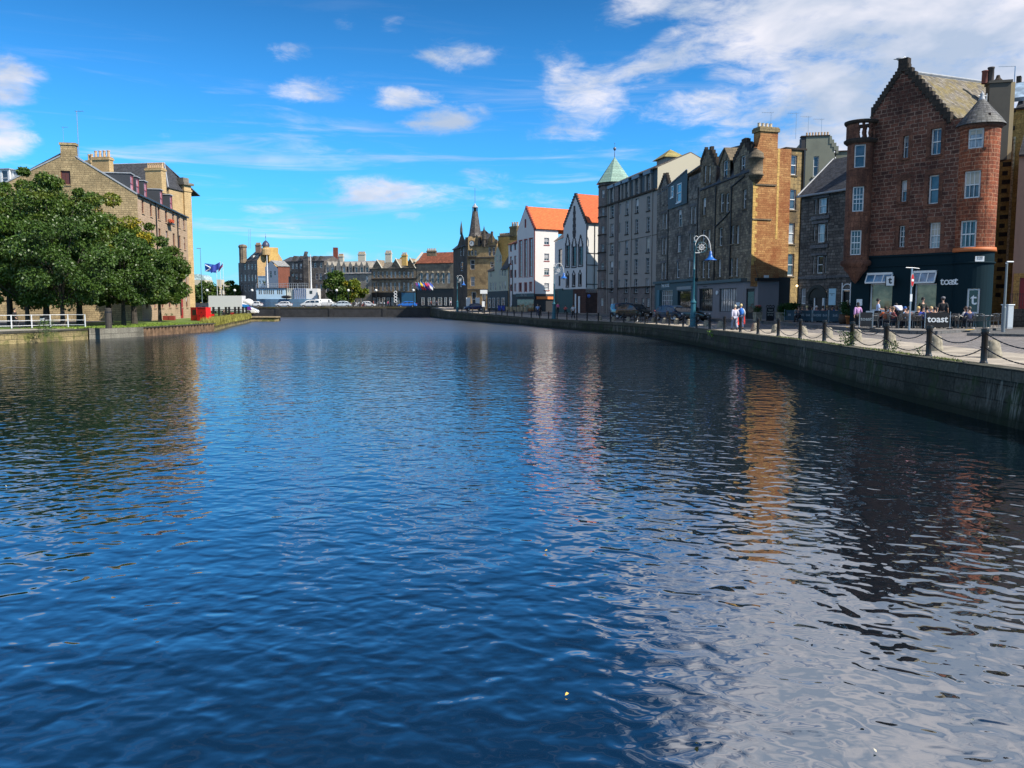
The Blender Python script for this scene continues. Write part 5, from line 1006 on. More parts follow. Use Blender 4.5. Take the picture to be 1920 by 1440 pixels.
for i, o in enumerate(O6):
    top = o[3]+(.0 if i > 2 else 0); w_ = (o[1]-o[0])/2; uc = (o[0]+o[1])/2
    f.bx(m, o[0]-.16, o[0]-.002, o[2]-.1, top, 0, .06); f.bx(m, o[1]+.002, o[1]+.16, o[2]-.1, top, 0, .06); f.bx(m, o[0]-.16, o[1]+.16, o[2]-.28, o[2]-.1, 0, .1)
    hp = 1.7 if i < 3 else .5
    for k in range(4): z0 = top+hp*k/4; w2 = (w_+.2)*(1-k/4.4); f.bx(m, uc-w2, uc-w2*.45-.05, z0, z0+hp/4, 0, .06+.004*k); f.bx(m, uc+w2*.45+.05, uc+w2, z0, z0+hp/4, 0, .06+.004*k)
    f.bx(m, uc-.12, uc+.12, top+hp*.75, top+hp+.2, 0, .09)
uc = f.u(1077,430)
for k in range(9): z0 = f.z(1077,444)+k*.52; w2 = .42+.10*(k % 2)-.02*k; f.bx(m, uc-w2, uc+w2, z0, z0+.5, 0, .07+.005*(k % 2))
f.bx(m, uc-.22, uc+.22, z0+.5, z0+.85, 0, .08); m.build('gothic_trim', DTR, wh)
m = MB(); w2 = MB()
for k in range(12):
    for (ua_, za_, sg) in ((0,zE,1),(f.len,zE,-1)):
        s0, s1 = k/12, (k+1)/12; ux = [ua_+(uA-ua_)*s for s in (s0,s1)]; zz_ = [za_+(zA-za_)*s for s in (s0,s1)]; f.bx(m, min(ux)+.002, max(ux)-.002, zz_[0]-.12, zz_[1]+.16, -.2, .1)
m.build('gable_coping', DTR, wh)
fs = Fac(B, (B[0]+.85*9, B[1]+.53*9)); m = MB(); wall(m, fs, [(0,zG-.6),(6,zG-.6),(6,zE),(0,zE)]); m.build('side_wall', render_wall('white_side', (.60,.585,.55), .2, (.5,.48,.45)), wh)
m = MB(); 
for y in (475,497,533): band(m, fs, 0, 6, fs.z(1108,y), .14, .05)
band(m, fs, 0, .14, (zG+zE)/2, zE-zG-.4, .06); m.build('side_bands', DTR, wh); pipe(wh, fs, fs.u(1114.5,480), zG, zE-.3, .08, .06); m = MB(); fs.bx(m, 0, 6, zE-.15, zE+.1, 0, .3); m.build('eaves_gutter', BLACK, wh)
rd = (fs.e*9); m = MB(); a = Vector(f.P(uA,zA,.0)); a2 = a+fs.e*9*1.0; e1 = Vector(fs.P(-.0,zE,.35)); e2 = Vector(fs.P(9,zE,.35)); slab(m, [tuple(e1),tuple(e2),tuple(a2),tuple(a)], .14); l1 = Vector(f.P(0,zE,0)); slab(m, [tuple(l1+fs.e*9),tuple(l1),tuple(a),tuple(a2)], .14); m.build('roof', ORG_, wh)
m = MB(); q1 = [lerp(e1,e2,.16),lerp(e1,e2,.5)]; rq = [lerp(a,a2,.16),lerp(a,a2,.5)]; n_ = Vector((0,0,.2)); m.poly([tuple(lerp(q1[0],rq[0],k)+n_) if i_ in (0,) else tuple(lerp(q1[i_ in (1,2)],rq[i_ in (1,2)],k)+n_) for i_, k in ((0,.42),(1,.42),(2,.6),(3,.6))]); m.build('skylight', glass('roof_glass', (.45,.47,.45), 0), wh)
m = MB(); wall(m, f, [(uA-.6,.1),(f.len,.1),(f.len,zG),(uA-.6,zG)], []); wall(m, fs, [(0,.1),(6,.1),(6,zG-.6+.6),(0,zG)], []); m.build('base_wall', BRN, wh); m = MB(); wall(m, f, [(-1.6,.1),(uA-.6,.1),(uA-.6,zG),(-1.6,zG)]); m.build('shop_front', DGR, wh)
m = MB(); f.bx(m, uA+.1, uA+.5, .2, zG-.8, .02, .08); f.bx(m, uA+1.2, uA+1.7, .2, zG-1.2, .02, .08); m.build('doors', WR, wh)
m = MB(); m.ball(fs.P(fs.u(1103.5,555), fs.z(1103.5,555), .05), .3, 10, 6, (1,1,1)); m.build('blue_roundel', paint('roundel_blue', (.05,.15,.5), .4), wh)
# stepped left wing
fw_ = Fac(corner(1040,146), f.P(0,0)[:2]); zw = fw_.z(1048,451); OW = cols(fw_, [(1047,1054,480,[(467,500)]),(1047,1051,525,[(517,536)])]); m = MB(); wall(m, fw_, [(0,zG),(fw_.len,zG),(fw_.len,zw),(0,zw)], OW); m.poly([fw_.P(0,0,-6),fw_.P(0,0,0),fw_.P(0,zw,0),fw_.P(0,zw,-6)]); m.build('wing_wall', WHR, wh)
for o in OW: window(wh, fw_, o, fm=DTR, sill=False, fw=.1, st='plain', ny=3)
m = MB(); slab(m, [fw_.P(0,zw,.1), fw_.P(fw_.len,zw,.1), fw_.P(fw_.len,zE-.3,-2), fw_.P(fw_.len*.5,fw_.z(1056,425),-2)], .15); m.build('wing_roof', roof('lichen_slate', (.25,.25,.22), .4, .3, .5), wh); m = MB(); wall(m, fw_, [(0,.1),(fw_.len,.1),(fw_.len,zG),(0,zG)]); band(m, fw_, 0, fw_.len, zG, .3, .2); m.build('wing_shop', DGR, wh)

# ---- white house with red trim ----
REDTR = paint('red_trim', (.30,.05,.035), .6); B = corner(1003,150); f = Fac((B[0]-.5*6.4, B[1]+.866*6.4), B); w7 = bthing('gabled_house', 'white gabled house with red window trim and bright orange hipped roof', 'house', f.P(0,.3))
zE = f.z(1002,430); zA = f.z(986,388); uA = f.u(986,420); zG = f.z(1000,551); zH = f.z(1000,522)
O7 = cols(f, [(973.5,979,485,[(451,520)]),(983,988.5,485,[(449,520)]),(992.5,998.5,485,[(447,519)]),(973.5,977.5,541,[(531,547)]),(983.5,987.5,541,[(530.5,547)]),(993,997,541,[(529.5,546)]),(983.3,986.7,419,[(411,427)])])
m = MB(); wall(m, f, [(0,zG),(f.len,zG),(f.len,zE),(uA,zA),(0,zE)], O7, .18); m.build('wall', WHR, w7)
for i, o in enumerate(O7): window(w7, f, o, fm=REDTR, gm=glass('pale_glass', (.22,.26,.32), .2) if i < 3 else (GL if i < 6 else paint('red_shutter', (.2,.03,.03), .6)), sill=False, fw=.1, st='plain', ny=10 if i < 3 else 2, name='window')
m = MB()
for o in O7[:6]: f.bx(m, o[0]-.12, o[0]-.002, o[2]-.1, o[3]+.12, 0, .05); f.bx(m, o[1]+.002, o[1]+.12, o[2]-.1, o[3]+.12, 0, .05); f.bx(m, o[0]-.002, o[1]+.002, o[3]+.002, o[3]+.12, 0, .05)
for k in range(10):
    s0, s1 = k/10, (k+1)/10; ux = [f.len+(uA-f.len)*s for s in (s0,s1)]; f.bx(m, min(ux), max(ux), zE+(zA-zE)*s0-.1, zE+(zA-zE)*s1+.2, -.2, .1)
f.bx(m, f.len-.25, f.len+.05, zG, zE, 0, .07); m.build('red_trim', REDTR, w7)
fs = Fac(B, (B[0]+.866*9, B[1]+.5*9)); OS = cols(fs, [(1020.5,1029.5,450,[(446,459)]),(1020.5,1029.5,480,[(475.5,489)]),(1020.5,1029.5,510,[(503,516)]),(1020.5,1029.5,536,[(531,544)])])
m = MB(); wall(m, fs, [(0,zG),(5,zG),(5,zE),(0,zE)], OS); m.poly([f.P(0,0,-7),f.P(0,0,0),f.P(0,zE,0),f.P(0,zE,-7)]); m.build('side_wall', render_wall('white_side2', (.64,.61,.59), .18, (.5,.48,.45)), w7)
for o in OS: window(w7, fs, o, fm=WHITE, gm=GLD, sm=REDTR, nx=2)
m = MB(); a = Vector(f.P(uA,zA,0)); a2 = a+fs.e*9.5; e1 = Vector(fs.P(0,zE,.3)); e2 = Vector(fs.P(12,zE,.3)); slab(m, [tuple(e1),tuple(e2),tuple(a2),tuple(a)], .14); l1 = Vector(f.P(0,zE,0)); l2 = l1+fs.e*12; slab(m, [tuple(l2),tuple(l1),tuple(a),tuple(a2)], .14); slab(m, [tuple(e2),tuple(l2),tuple(a2)], .14); m.build('roof', pantile('orange_pantiles_bright', (.68,.16,.045)), w7)
m = MB(); wall(m, f, [(-2,.1),(f.len,.1),(f.len,zG),(-2,zG)]); wall(m, fs, [(0,.1),(6,.1),(6,zG),(0,zG)]); m.build('bar_front', paint('bar_black', (.015,.014,.016), .6), w7); m = MB(); fs.bx(m, .3, 4.3, fs.z(1020,561), fs.z(1020,556), .05, .3); m.build('awning', paint('orange_awning', (.7,.2,.05), .7), w7)
m = MB(); f.bx(m, .2, f.len-.3, .4, 2.6, .03, .08); m.build('bar_windows', glass('bar_glass', (.10,.05,.03), .0), w7); m = MB(); f.bx(m, -.1, f.len+.1, zG-.5, zG+.1, .03, .25); m.build('fascia', BLACK, w7); text('the ship', .7, plain('grey_letters', (.25,.25,.26), .6), w7, loc=f.P(f.len*.45,zG-.2,.27), f=f)
fw_ = Fac(corner(953.5,161), f.P(0,0)[:2]); zw = fw_.z(962,458); OW = cols(fw_, [(956,960,470,[(459,472)]),(964,968,470,[(456,469)]),(956,960,490,[(481,497)]),(964,968,490,[(479.5,495.5)]),(956,960,513,[(506,521)]),(964,968,513,[(506,520.5)]),(956,960,540,[(533.5,546)]),(964,968,540,[(531.5,546.5)])]); m = MB(); wall(m, fw_, [(0,.1),(fw_.len,.1),(fw_.len,zw),(0,zw)], OW); m.poly([fw_.P(0,0,-6),fw_.P(0,0,0),fw_.P(0,zw,0),fw_.P(0,zw,-6)]); m.build('wing_wall', WHR, w7)
for o in OW: window(w7, fw_, o, fm=REDTR, sill=False, fw=.14, st='plain')
m = MB(); slab(m, [fw_.P(-.1,zw,.2), fw_.P(fw_.len,zw,.2), fw_.P(fw_.len,fw_.z(970,441),-2.5), fw_.P(fw_.len*.6,fw_.z(965,452),-2.5)], .15); m.build('wing_roof', pantile('brown_pantiles', (.28,.09,.05)), w7); pipe(w7, fw_, fw_.u(961.5,520), .2, zw-3, .08, .07)
# ---- small green gabled house ----
GRN = render_wall('greenish_harl', (.40,.42,.34), .2, (.25,.27,.22)); CRM = render_wall('buff_harl', (.48,.46,.38), .2, (.3,.3,.25))
f = Fac(corner(915,172), corner(953,160)); w8 = bthing('harled_house', 'small pale green gabled house with dark pub front and blue bins outside', 'house', f.P(0,.4)); zG = f.z(935,546); zE = f.z(935,505)
g0, g1, gA = f.u(927,480), f.u(941,480), f.u(933,470); O8 = cols(f, [(926,928,525,[(505,519)]),(931,933.5,488,[(479,493)]),(937,939,488,[(478,492)]),(919,921,540,[(530,545)]),(923.5,925.5,540,[(530,545)]),(928,930,540,[(530,545)]),(936.5,938.5,540,[(529,544)]),(941,943,540,[(528,544)]),(946,948,540,[(527,543)]),(919.5,921.5,513,[(507,520)]),(936.5,938.5,513,[(505,518)]),(941,943,513,[(504.5,518)]),(946,948,513,[(504,518)])])
m = MB(); wall(m, f, [(0,.3),(f.len,.3),(f.len,zE),(0,zE)], [o for o in O8 if o[3] < zE and o[2] > .5], .15); wall(m, f, [(g0,zE),(g1,zE),(g1,f.z(941,480)),(gA,f.z(934,461)),(g0,f.z(928,482))], [o for o in O8[1:3]], .15); m.build('wall', GRN, w8)
for o in O8:
    if o[3] < zE or o in O8[1:3]: window(w8, f, o, sill=False, fw=.05, dep=.15)
m = MB(); slab(m, [f.P(-.2,zE-.2,.2), f.P(g0,zE-.2,.2), f.P(g0,zE+1.7,-2), f.P(.2,zE+1.2,-2)], .12); slab(m, [f.P(g1,zE-.2,.2), f.P(f.len,zE-.2,.2), f.P(f.len,f.z(950,457),-3), f.P(g1-.4,f.z(944,458),-3)], .12); m.build('roof', SLATE, w8); m = MB(); f.bx(m, -.1, f.len+.1, .3, zG, .01, .15); m.build('pub_front', paint('pub_black', (.012,.014,.016), .6), w8)
F8 = f
# tall yellow chimney wall behind
f = Fac(corner(934,180), corner(972,176)); y9 = bthing('yellow_tenement', 'ochre tenement gable with row of chimney pots behind the small green house', 'building', f.P(0,.4)); m = MB(); body(m, f, 8, .3, f.z(945,444), front=True); m.build('wall', QUO, y9)
m = MB(); f.bx(m, -.1, f.len-1.2, f.z(945,444), f.z(945,442), -1, .1); c9 = m.build('coping', TRM, y9)
for k in range(7): MB().lathe([(.2,0),(.17,.5),(.2,.6),(.15,.6)], f.P(.3+k*.48,f.z(945,442),-.4), 8).build('chimney_pot', CHIMPOT, c9)
chimney(y9, f, f.u(955.5,430), f.u(969,430), -1.2, 0, f.z(960,450), f.z(962,425), stone('dark_yellow', (.3,.24,.13), (.24,.19,.1), (.12,.1,.06), .6, .3), 3, ph=.9, pr=.22)

# ---- clock building ----
CLK = stone('clock_sandstone', (.50,.35,.18), (.36,.25,.13), (.17,.12,.07), .8, .35, (.06,.045,.035), .65, .01); CLKD = stone('clock_shade_and_trim', (.12,.10,.085), (.085,.075,.065), (.05,.045,.04), .8, .35, (.03,.028,.027), .6)  # darker stone paints in the left wall's shade; dark trim shares it
f = Fac(corner(876,181), corner(932,178.5)); ck = bthing('clock_building', 'brown sandstone corner building with clock, spire and gabled dormers', 'building', f.P(0,.5)); zt = f.z(900,455)
O9 = cols(f, [(876.8,880.5,472,[(464.5,479)]),(883,887,472,[(464.5,479)]),(889.5,893.5,472,[(464.5,479)]),(881.5,890,496,[(487,505)]),(882,890,528,[(519,536.5)]),(915.7,920.5,472,[(464,480)]),(923.3,928,472,[(463.5,479.5)]),(919,926,495,[(491,501)]),(884,893,560,[(547,575)]),(904,911,560,[(547,575)]),(866,871,0,[])])
O9 = [o for o in O9 if o]; m = MB(); wall(m, f, [(0,.3),(f.len,.3),(f.len,zt),(0,zt)], O9, .3); wall(m, f, [(f.u(912,450),zt),(f.len,zt),((f.u(912,450)+f.len)/2,f.z(922,436))]); body(m, f, 9, .3, zt); m.build('wall', CLK, ck)
for o in O9: window(ck, f, o, sill=False, fw=.12, dep=.3, ny=2)
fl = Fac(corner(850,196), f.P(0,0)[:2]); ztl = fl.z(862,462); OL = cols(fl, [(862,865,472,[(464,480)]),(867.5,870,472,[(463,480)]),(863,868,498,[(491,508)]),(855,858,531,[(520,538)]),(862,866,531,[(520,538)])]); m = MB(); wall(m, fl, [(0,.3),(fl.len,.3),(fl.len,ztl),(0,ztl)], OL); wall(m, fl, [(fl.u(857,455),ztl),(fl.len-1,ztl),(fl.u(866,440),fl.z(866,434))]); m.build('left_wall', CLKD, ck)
for o in OL: window(ck, fl, o, sill=False, fw=.12, dep=.25)
m = MB()
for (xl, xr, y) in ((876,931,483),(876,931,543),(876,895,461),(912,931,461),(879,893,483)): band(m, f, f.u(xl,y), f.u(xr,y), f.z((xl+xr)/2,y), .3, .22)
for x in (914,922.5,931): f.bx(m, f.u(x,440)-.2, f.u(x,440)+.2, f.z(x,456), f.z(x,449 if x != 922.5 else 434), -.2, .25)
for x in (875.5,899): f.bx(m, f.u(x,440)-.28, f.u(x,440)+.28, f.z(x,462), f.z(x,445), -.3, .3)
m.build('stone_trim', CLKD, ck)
for x in (864,867): pass
m = MB(); m.lathe([(.4,0),(.5,.6),(.45,1.4),(.6,1.6),(.0,4.6)], f.P(f.u(908,450),f.z(908,463),.1), 8); m.build('pinnacle', CLKD, ck); MB().lathe([(.3,0),(.3,1.2),(.0,3.2)], fl.P(fl.u(865,440),fl.z(865,440),0), 6).build('pinnacle', CLKD, ck)
m = MB(); gable_roof(m, f, 4, zt-.2, zt+2.0, u0=f.u(898,450), u1=f.u(914,450)); gable_roof(m, fl, 8, ztl-.2, ztl+3, u1=fl.len); m.build('roof', SLATE, ck)
cz = f.z(884,456.7); q = MB(); q.lathe([(.001,.16),(.86,.16),(.95,.1),(.95,0)], (0,0,0), 20); Mx = Matrix.Translation(Vector(f.P(f.u(885.5,457),cz,.25))) @ f.n.to_track_quat('Z','Y').to_matrix().to_4x4() @ Matrix.Scale(.62, 4); q.xf(Mx); cf = q.build('clock_face', paint('clock_dial', (.62,.62,.60), .5), ck)
q = MB(); q.box(-.05,.05,-.1,.62,.17,.2); q.box(-.45,.1,-.05,.05,.17,.2); q.xf(Mx); q.build('clock_hands', BLACK, cf); q = MB(); q.lathe([(.95,0),(.97,.2),(1.12,.2),(1.14,0)], (0,0,0), 20); q.xf(Mx); q.build('clock_rim', CLKD, cf)
sc = Vector(f.P(f.u(886.5,440),0,-1.3)); m = MB(); zz = [px2(888,y,180)[2] for y in (456,443,440,397,395,388,387,379)]; sp_ = (sc.x, sc.y, 0); m.prism([(sc.x-1.5,sc.y-1.3),(sc.x+1.5,sc.y-1.3),(sc.x+1.5,sc.y+1.3),(sc.x-1.5,sc.y+1.3)], zz[0]-1.5, zz[1]); m.build('tower_base', CLK, ck)
m = MB(); m.lathe([(1.55,zz[1]),(1.3,zz[2]+.4),(.62,zz[3]),(.62,zz[4])], sp_, 8); m.build('spire', roof('spire_slate', (.07,.06,.055), .3, .25, .6), ck); m = MB(); m.lathe([(.3,zz[4]),(.3,zz[5])], sp_, 8)
for k in range(6): a = k*math.pi/3; m.tube([(sc.x+.5*math.cos(a),sc.y+.5*math.sin(a),zz[4]),(sc.x+.5*math.cos(a),sc.y+.5*math.sin(a),zz[5])], .09, 5)
m.build('belfry', BLACK, ck); m = MB(); m.lathe([(.62,zz[5]),(.68,zz[5]+.1),(.30,zz[5]+.6),(.03,zz[7])], sp_, 8); m.build('spire_cap', LEAD, ck); MB().tube([(sc.x,sc.y,zz[7]-.1),(sc.x,sc.y,px2(888,350,180)[2])], .05, 5).build('weather_vane', paint('vane', (.1,.2,.25), .5), ck)

def stk(par, x0, x1, yt, yb, Y, mat, n):
    ff = Fac(corner(x0, Y, yt), corner(x1, Y-.4, yt)); chimney(par, ff, 0, ff.len, -.9, 0, px2(x0,yb,Y)[2], px2(x0,yt,Y)[2], mat, n, ph=.6, pr=.2)
# ---- far terraces facing the bridge ----
LF = Fac(corner(530,247), corner(852,226)); uu = lambda x: LF.u(x, 530)
def terrace(name, label, x0, x1, ytop, wallm, rows, roofm=None, ridge=None, gm=None, fw=.1, cat='building', base=None, ybase=548, dep=.2, rtype='par'):
    f = Fac(LF.P(uu(x0),0)[:2], LF.P(uu(x1)-.05,0)[:2]); b = bthing(name, label, cat, f.P(0,1.0)); xm = (x0+x1)/2; zt = f.z(xm, ytop); ops = cols(f, rows); zb_ = f.z(xm, ybase)
    m = MB(); wall(m, f, [(0,.6),(f.len,.6),(f.len,zt),(0,zt)], ops, dep); body(m, f, 9, .6, zt); m.build('wall', wallm, b)
    for o in ops: window(b, f, o, sill=False, fw=fw, dep=dep, gm=gm)
    if ridge: m = MB(); gable_roof(m, f, 9, zt, f.z(xm, ridge)); m.build('roof', roofm or SLATE, b); m = MB(); zr_ = f.z(xm, ridge)
    if ridge: m.poly([f.P(0,zt,0),f.P(0,zr_,-4.5),f.P(0,zt,-9)][::-1]); m.poly([f.P(f.len,zt,0),f.P(f.len,zt,-9),f.P(f.len,zr_,-4.5)]); m.build('gable_ends', wallm, b)
    if base: m = MB(); f.bx(m, .05, f.len-.05, .6, zb_, .01, .12); m.build('shop_front', base, b)
    return b, f
T1 = stone('terrace_brown', (.33,.26,.18), (.20,.16,.12), (.10,.08,.06), .8, .35, (.04,.035,.035), .5); T2 = stone('terrace_grey', (.34,.32,.28), (.26,.245,.22), (.15,.14,.13), .9, .4, (.10,.095,.09), .5); T3 = stone('terrace_dark', (.24,.215,.19), (.14,.125,.115), (.07,.065,.06), .8, .35, (.04,.04,.04), .6); T0 = stone('pub_stone', (.30,.26,.20), (.22,.195,.155), (.12,.10,.08), 1, .4, (.06,.055,.05), .5)
b, f = terrace('assembly_hall', 'low hall with red brown roof, tall arched windows and row of flags', 781, 851, 493, T0, [(x,x+4.6,521,[(512,531)]) for x in (788,799,809,819,829,839)], roof('redbrown_tiles', (.20,.065,.035), .4, .3, .4), 472, base=BLACK, ybase=542)
PUBS = [(b, f, [(791,796),(803,808),(812,816),(822,829),(834,838),(843,847)])]
m = MB()
for x in (788,799,809,819,829,839): u = f.u(x+2.3,512); MB; m.lathe([(.42,0),(.42,.1),(.0,.55)], f.P(u, f.z(x,511.5), .05), 8)
band(m, f, 0, f.len, f.z(815,540), .35, .3); m.build('arch_hoods', T0, b)
stk(b,800,817,470.5,480,226,TRM,5)
m = MB(); slab(m, [f.P(-.5,f.z(785,492),.3), f.P(-.05,f.z(790,492),.3), f.P(-.05,f.z(808,472),-4.3), f.P(-.5,f.z(806,472),-4.3)], .3); m.build('skew', CRM, b)
rt = [(x,x+3.2,515,[(509.5,520.5)]) for x in (700,708,716,724,732,739.5,747.5,756,764,772)]+[(x,x+3.2,537,[(530,545)]) for x in (700.5,708,716,723.5,731.5,739,747,756,764,772)]
b, f = terrace('stone_terrace', 'brown stone terrace with steep slated gablets and many tall white windows', 697, 780, 503, T1, rt, roof('terrace_slate', (.15,.14,.12), .3, .25, .4), 491, base=BLACK, ybase=548)
PUBS.append((b, f, [(700,704),(708,713),(717,722),(726,731),(735,739),(744,749)]))
for i, (xc, hw, yt) in enumerate(((707,10,487),(742,11,485),(769,11,484))):
    m = MB(); m.poly([f.P(f.u(xc-hw,503),f.z(xc,504),.05), f.P(f.u(xc+hw,503),f.z(xc,504),.05), f.P(f.u(xc,503),f.z(xc,yt),.05)]); m.poly([f.P(f.u(xc-hw,503),f.z(xc,504),.05), f.P(f.u(xc,503),f.z(xc,yt),.05), f.P(f.u(xc,503),f.z(xc,yt),-4.5), f.P(f.u(xc-hw,503),f.z(xc,504),-.5)]); m.poly([f.P(f.u(xc,503),f.z(xc,yt),.05), f.P(f.u(xc+hw,503),f.z(xc,504),.05), f.P(f.u(xc+hw,503),f.z(xc,504),-.5), f.P(f.u(xc,503),f.z(xc,yt),-4.5)]); m.build('gablet', T1, b)
    m = MB(); m.tube([f.P(f.u(xc,503),f.z(xc,yt)+.1,.1), f.P(f.u(xc+hw,503),f.z(xc,504)+.1,.1)], .2, 4); m.build('gablet_coping', CRM, b)
m = MB(); band(m, f, 0, f.len, f.z(740,523), .3, .3); m.build('string_course', STEPM, b); m = MB(); f.bx(m, f.u(754,560), f.len-.1, 1.2, f.z(767,549), .13, .3); m.build('blue_shop', paint('blue_shop', (.04,.16,.28), .5), b)
stk(b,753,762,478,498,229,QUO,3)
stk(b,722,733,474,492,241,CRM,4)
m = MB(); m.poly([f.P(f.u(712,480),f.z(712,491),-9.2), f.P(f.u(738,480),f.z(738,491),-9.2), f.P(f.u(731,480),f.z(731,478),-9.2), f.P(f.u(722,480),f.z(722,478),-9.2)]); m.build('rear_gable', QUO, b)
b2 = bthing('roof_plant', 'pale modern flat roofed block showing above the stone terrace roofs', 'building', f.P(f.u(762,480),10,-20)); m = MB(); f.bx(m, f.u(745,480), f.u(778,480), 5, f.z(762,478), -30, -18); m.build('brown_wall', render_wall('brown_cladding', (.15,.09,.06), .2), b2); m = MB(); f.bx(m, f.u(742,480), f.u(779,480), f.z(762,477.9), f.z(762,474), -31, -17); m.build('roof_edge', paint('grey_cladding', (.45,.5,.55), .5), b2)
rt = [(x,x+3.6,506,[(502,511)]) for x in (612,621,631,643,656,664,676,687)]+[(x,x+3.8,525,[(518,530)]) for x in (612,686)]+[(x,x+3.8,542,[(536,548)]) for x in (612,672,686)]+[(x,x+3,562,[(556,567)]) for x in (664,671,678)]
b, f = terrace('pale_terrace', 'pale grey stone terrace with pointed dormer heads behind the round tree', 609, 697, 512.5, T2, rt[8:], roof('pale_slate', (.24,.24,.25), .35, .28, .3), 489, ybase=553)
for xc in (614,623,634,645,657,668,678,688):
    m = MB(); a, c_ = f.u(xc-4.2,506), f.u(xc+4.2,506); z0, z1, z2 = f.z(xc,513), f.z(xc,500.5), f.z(xc,490); op = (a+.35, c_-.35, z0+.3, z1-.1); wall(m, f, [(a,z0-.05),(c_,z0-.05),(c_,z1),((a+c_)/2,z2),(a,z1)], [op], .2, .02); m.poly([f.P(a,z0,.02),f.P(a,z1,.02),f.P(a,z1,-3)]); m.poly([f.P(c_,z0,.02),f.P(c_,z1,-3),f.P(c_,z1,.02)]); um = (a+c_)/2
    m.poly([f.P(a,z1,.02),f.P(um,z2,.02),f.P(um,z2,-4),f.P(a,z1,-3)]); m.poly([f.P(um,z2,.02),f.P(c_,z1,.02),f.P(c_,z1,-3),f.P(um,z2,-4)]); d_ = m.build('dormer', T2, b); window(d_, f, op, sill=False, out=.02)
m = MB(); m.poly([f.P(f.u(630,490),f.z(630,512),.3), f.P(f.u(642,490),f.z(642,512),.3), f.P(f.u(636,480),f.z(636,481),.3)]); m.build('tall_gablet', T2, b)
stk(b,671,684,476,492,245,CRM,5); stk(b,634,643,480,492,250,CRM,4)
bc_ = Fac(corner(625,300), corner(633,300)); m = MB(); bc_.bx(m, 0, bc_.len, 0, bc_.z(629,464), -1.5, 0); o = m.build('factory_chimney', stone('red_brick', (.24,.07,.045), (.18,.05,.035), (.15,.08,.06), .3, .1, (.06,.03,.03), .3)); tag(o, 'square dark red brick chimney stack behind the pale terrace', 'chimney stack')
rt = [(x,x+4,499,[(494.5,504)]) for x in (547,554,562,569)]+[(x,x+4,520,[(513,524)]) for x in (547,554,562,578,592,599)]+[(x,x+4,499,[(493,502)]) for x in (582,589,600)]+[(576,580,499,[(495,504)])]+[(x,x+3.6,540,[(533,545)]) for x in (547,556,566,578,592,600)]
b, f = terrace('baronial_building', 'dark grey turreted stone building with gablets behind the moored ship', 528, 609, 490, T3, rt, roof('dark_slate2', (.08,.08,.09), .35, .28, .4), 480, ybase=553)
for xc in (551,563,588,600): m = MB(); m.poly([f.P(f.u(xc-5,490),f.z(xc,491),.1), f.P(f.u(xc+5,490),f.z(xc,491),.1), f.P(f.u(xc,480),f.z(xc,479.5),.1)]); m.poly([f.P(f.u(xc-5,490),f.z(xc,491),.1), f.P(f.u(xc,480),f.z(xc,479.5),.1), f.P(f.u(xc,480),f.z(xc,479.5),-3)]); m.build('gablet', T3, b)
m = MB(); f.bx(m, f.u(572,500), f.u(581,500), .6, f.z(576,483), -1, .8); m.build('tower', T3, b); m = MB(); m.poly([f.P(f.u(571,480),f.z(576,483),.85), f.P(f.u(582,480),f.z(576,483),.85), f.P(f.u(574.5,480),f.z(574,471.5),.85)]); m.poly([f.P(f.u(571,480),f.z(576,483),.85),f.P(f.u(574.5,480),f.z(574,471.5),.85),f.P(f.u(574.5,480),f.z(574,471.5),-1),f.P(f.u(571,480),f.z(576,483),-1)]); m.build('tower_gable', T3, b)
# white cottage gable and brick wing
f = Fac(corner(497,240), corner(521,236)); b = bthing('white_cottage', 'pale grey gabled cottage with brick side wing behind the ship', 'house', f.P(0,1)); O_ = cols(f, [(499,502,512,[(508,520)]),(506,509.5,512,[(508,521)]),(514,517,512,[(508,516)])]); m = MB(); wall(m, f, [(0,1),(f.len,1),(f.len,f.z(520,504)),(f.u(508,500),f.z(508,489)),(0,f.z(497,501))], O_); m.build('wall', render_wall('grey_white', (.50,.52,.56), .2, (.35,.36,.4)), b)
for o in O_: window(b, f, o, sill=False, gm=GLD)
fs = Fac(f.P(f.len,0)[:2], corner(543,238)); m = MB(); fs.bx(m, .02, fs.len, 1, fs.z(531,500), -3, 0); m.build('brick_wing', stone('cottage_brick', (.26,.09,.055), (.20,.07,.045), (.2,.1,.08), .3, .12, (.1,.04,.03), .3), b); m = MB(); slab(m, [fs.P(0,fs.z(531,500),.2), fs.P(fs.len,fs.z(531,500),.2), fs.P(fs.len-.5,fs.z(531,489),-3), f.P(f.u(508,500),f.z(508,489),0)], .15); m.build('roof', roof('grey_cottage_slate', (.3,.3,.3), .4, .3, .2), b)
# corner building with dome
C0 = corner(482.5,250); fl = Fac(corner(447,263), C0); fr = Fac(C0, corner(530,261)); b = bthing('domed_building', 'grey stone building with sunlit ochre gable and small dark dome', 'building', C0+(1.0,)); DG = stone('domed_grey', (.20,.195,.19), (.14,.14,.14), (.08,.08,.08), .8, .4, (.07,.07,.07), .5)
zE = fl.z(465,491); cx = [457.5,464.5,470.8,477]; O_ = cols(fl, [(x,x+3,510,[(495,505),(515,527),(534,546)]) for x in cx]+[(451,453.5,510,[(515,527),(534,546)])]); m = MB(); wall(m, fl, [(0,.8),(fl.len,.8),(fl.len,zE),(0,zE)], O_); m.build('wall', DG, b)
for o in O_: window(b, fl, o, sill=False, fw=.12)
zK = fr.z(507,466.5); m = MB(); wall(m, fr, [(0,.8),(fr.len,.8),(fr.len,fr.z(530,487)),(fr.u(517,470),zK),(fr.u(498,470),zK),(0,zE)], []); m.build('gable_wall', stone('ochre_far', (.54,.37,.18), (.46,.31,.15), (.34,.24,.12), 1, .4, (.3,.18,.08), .3), b)
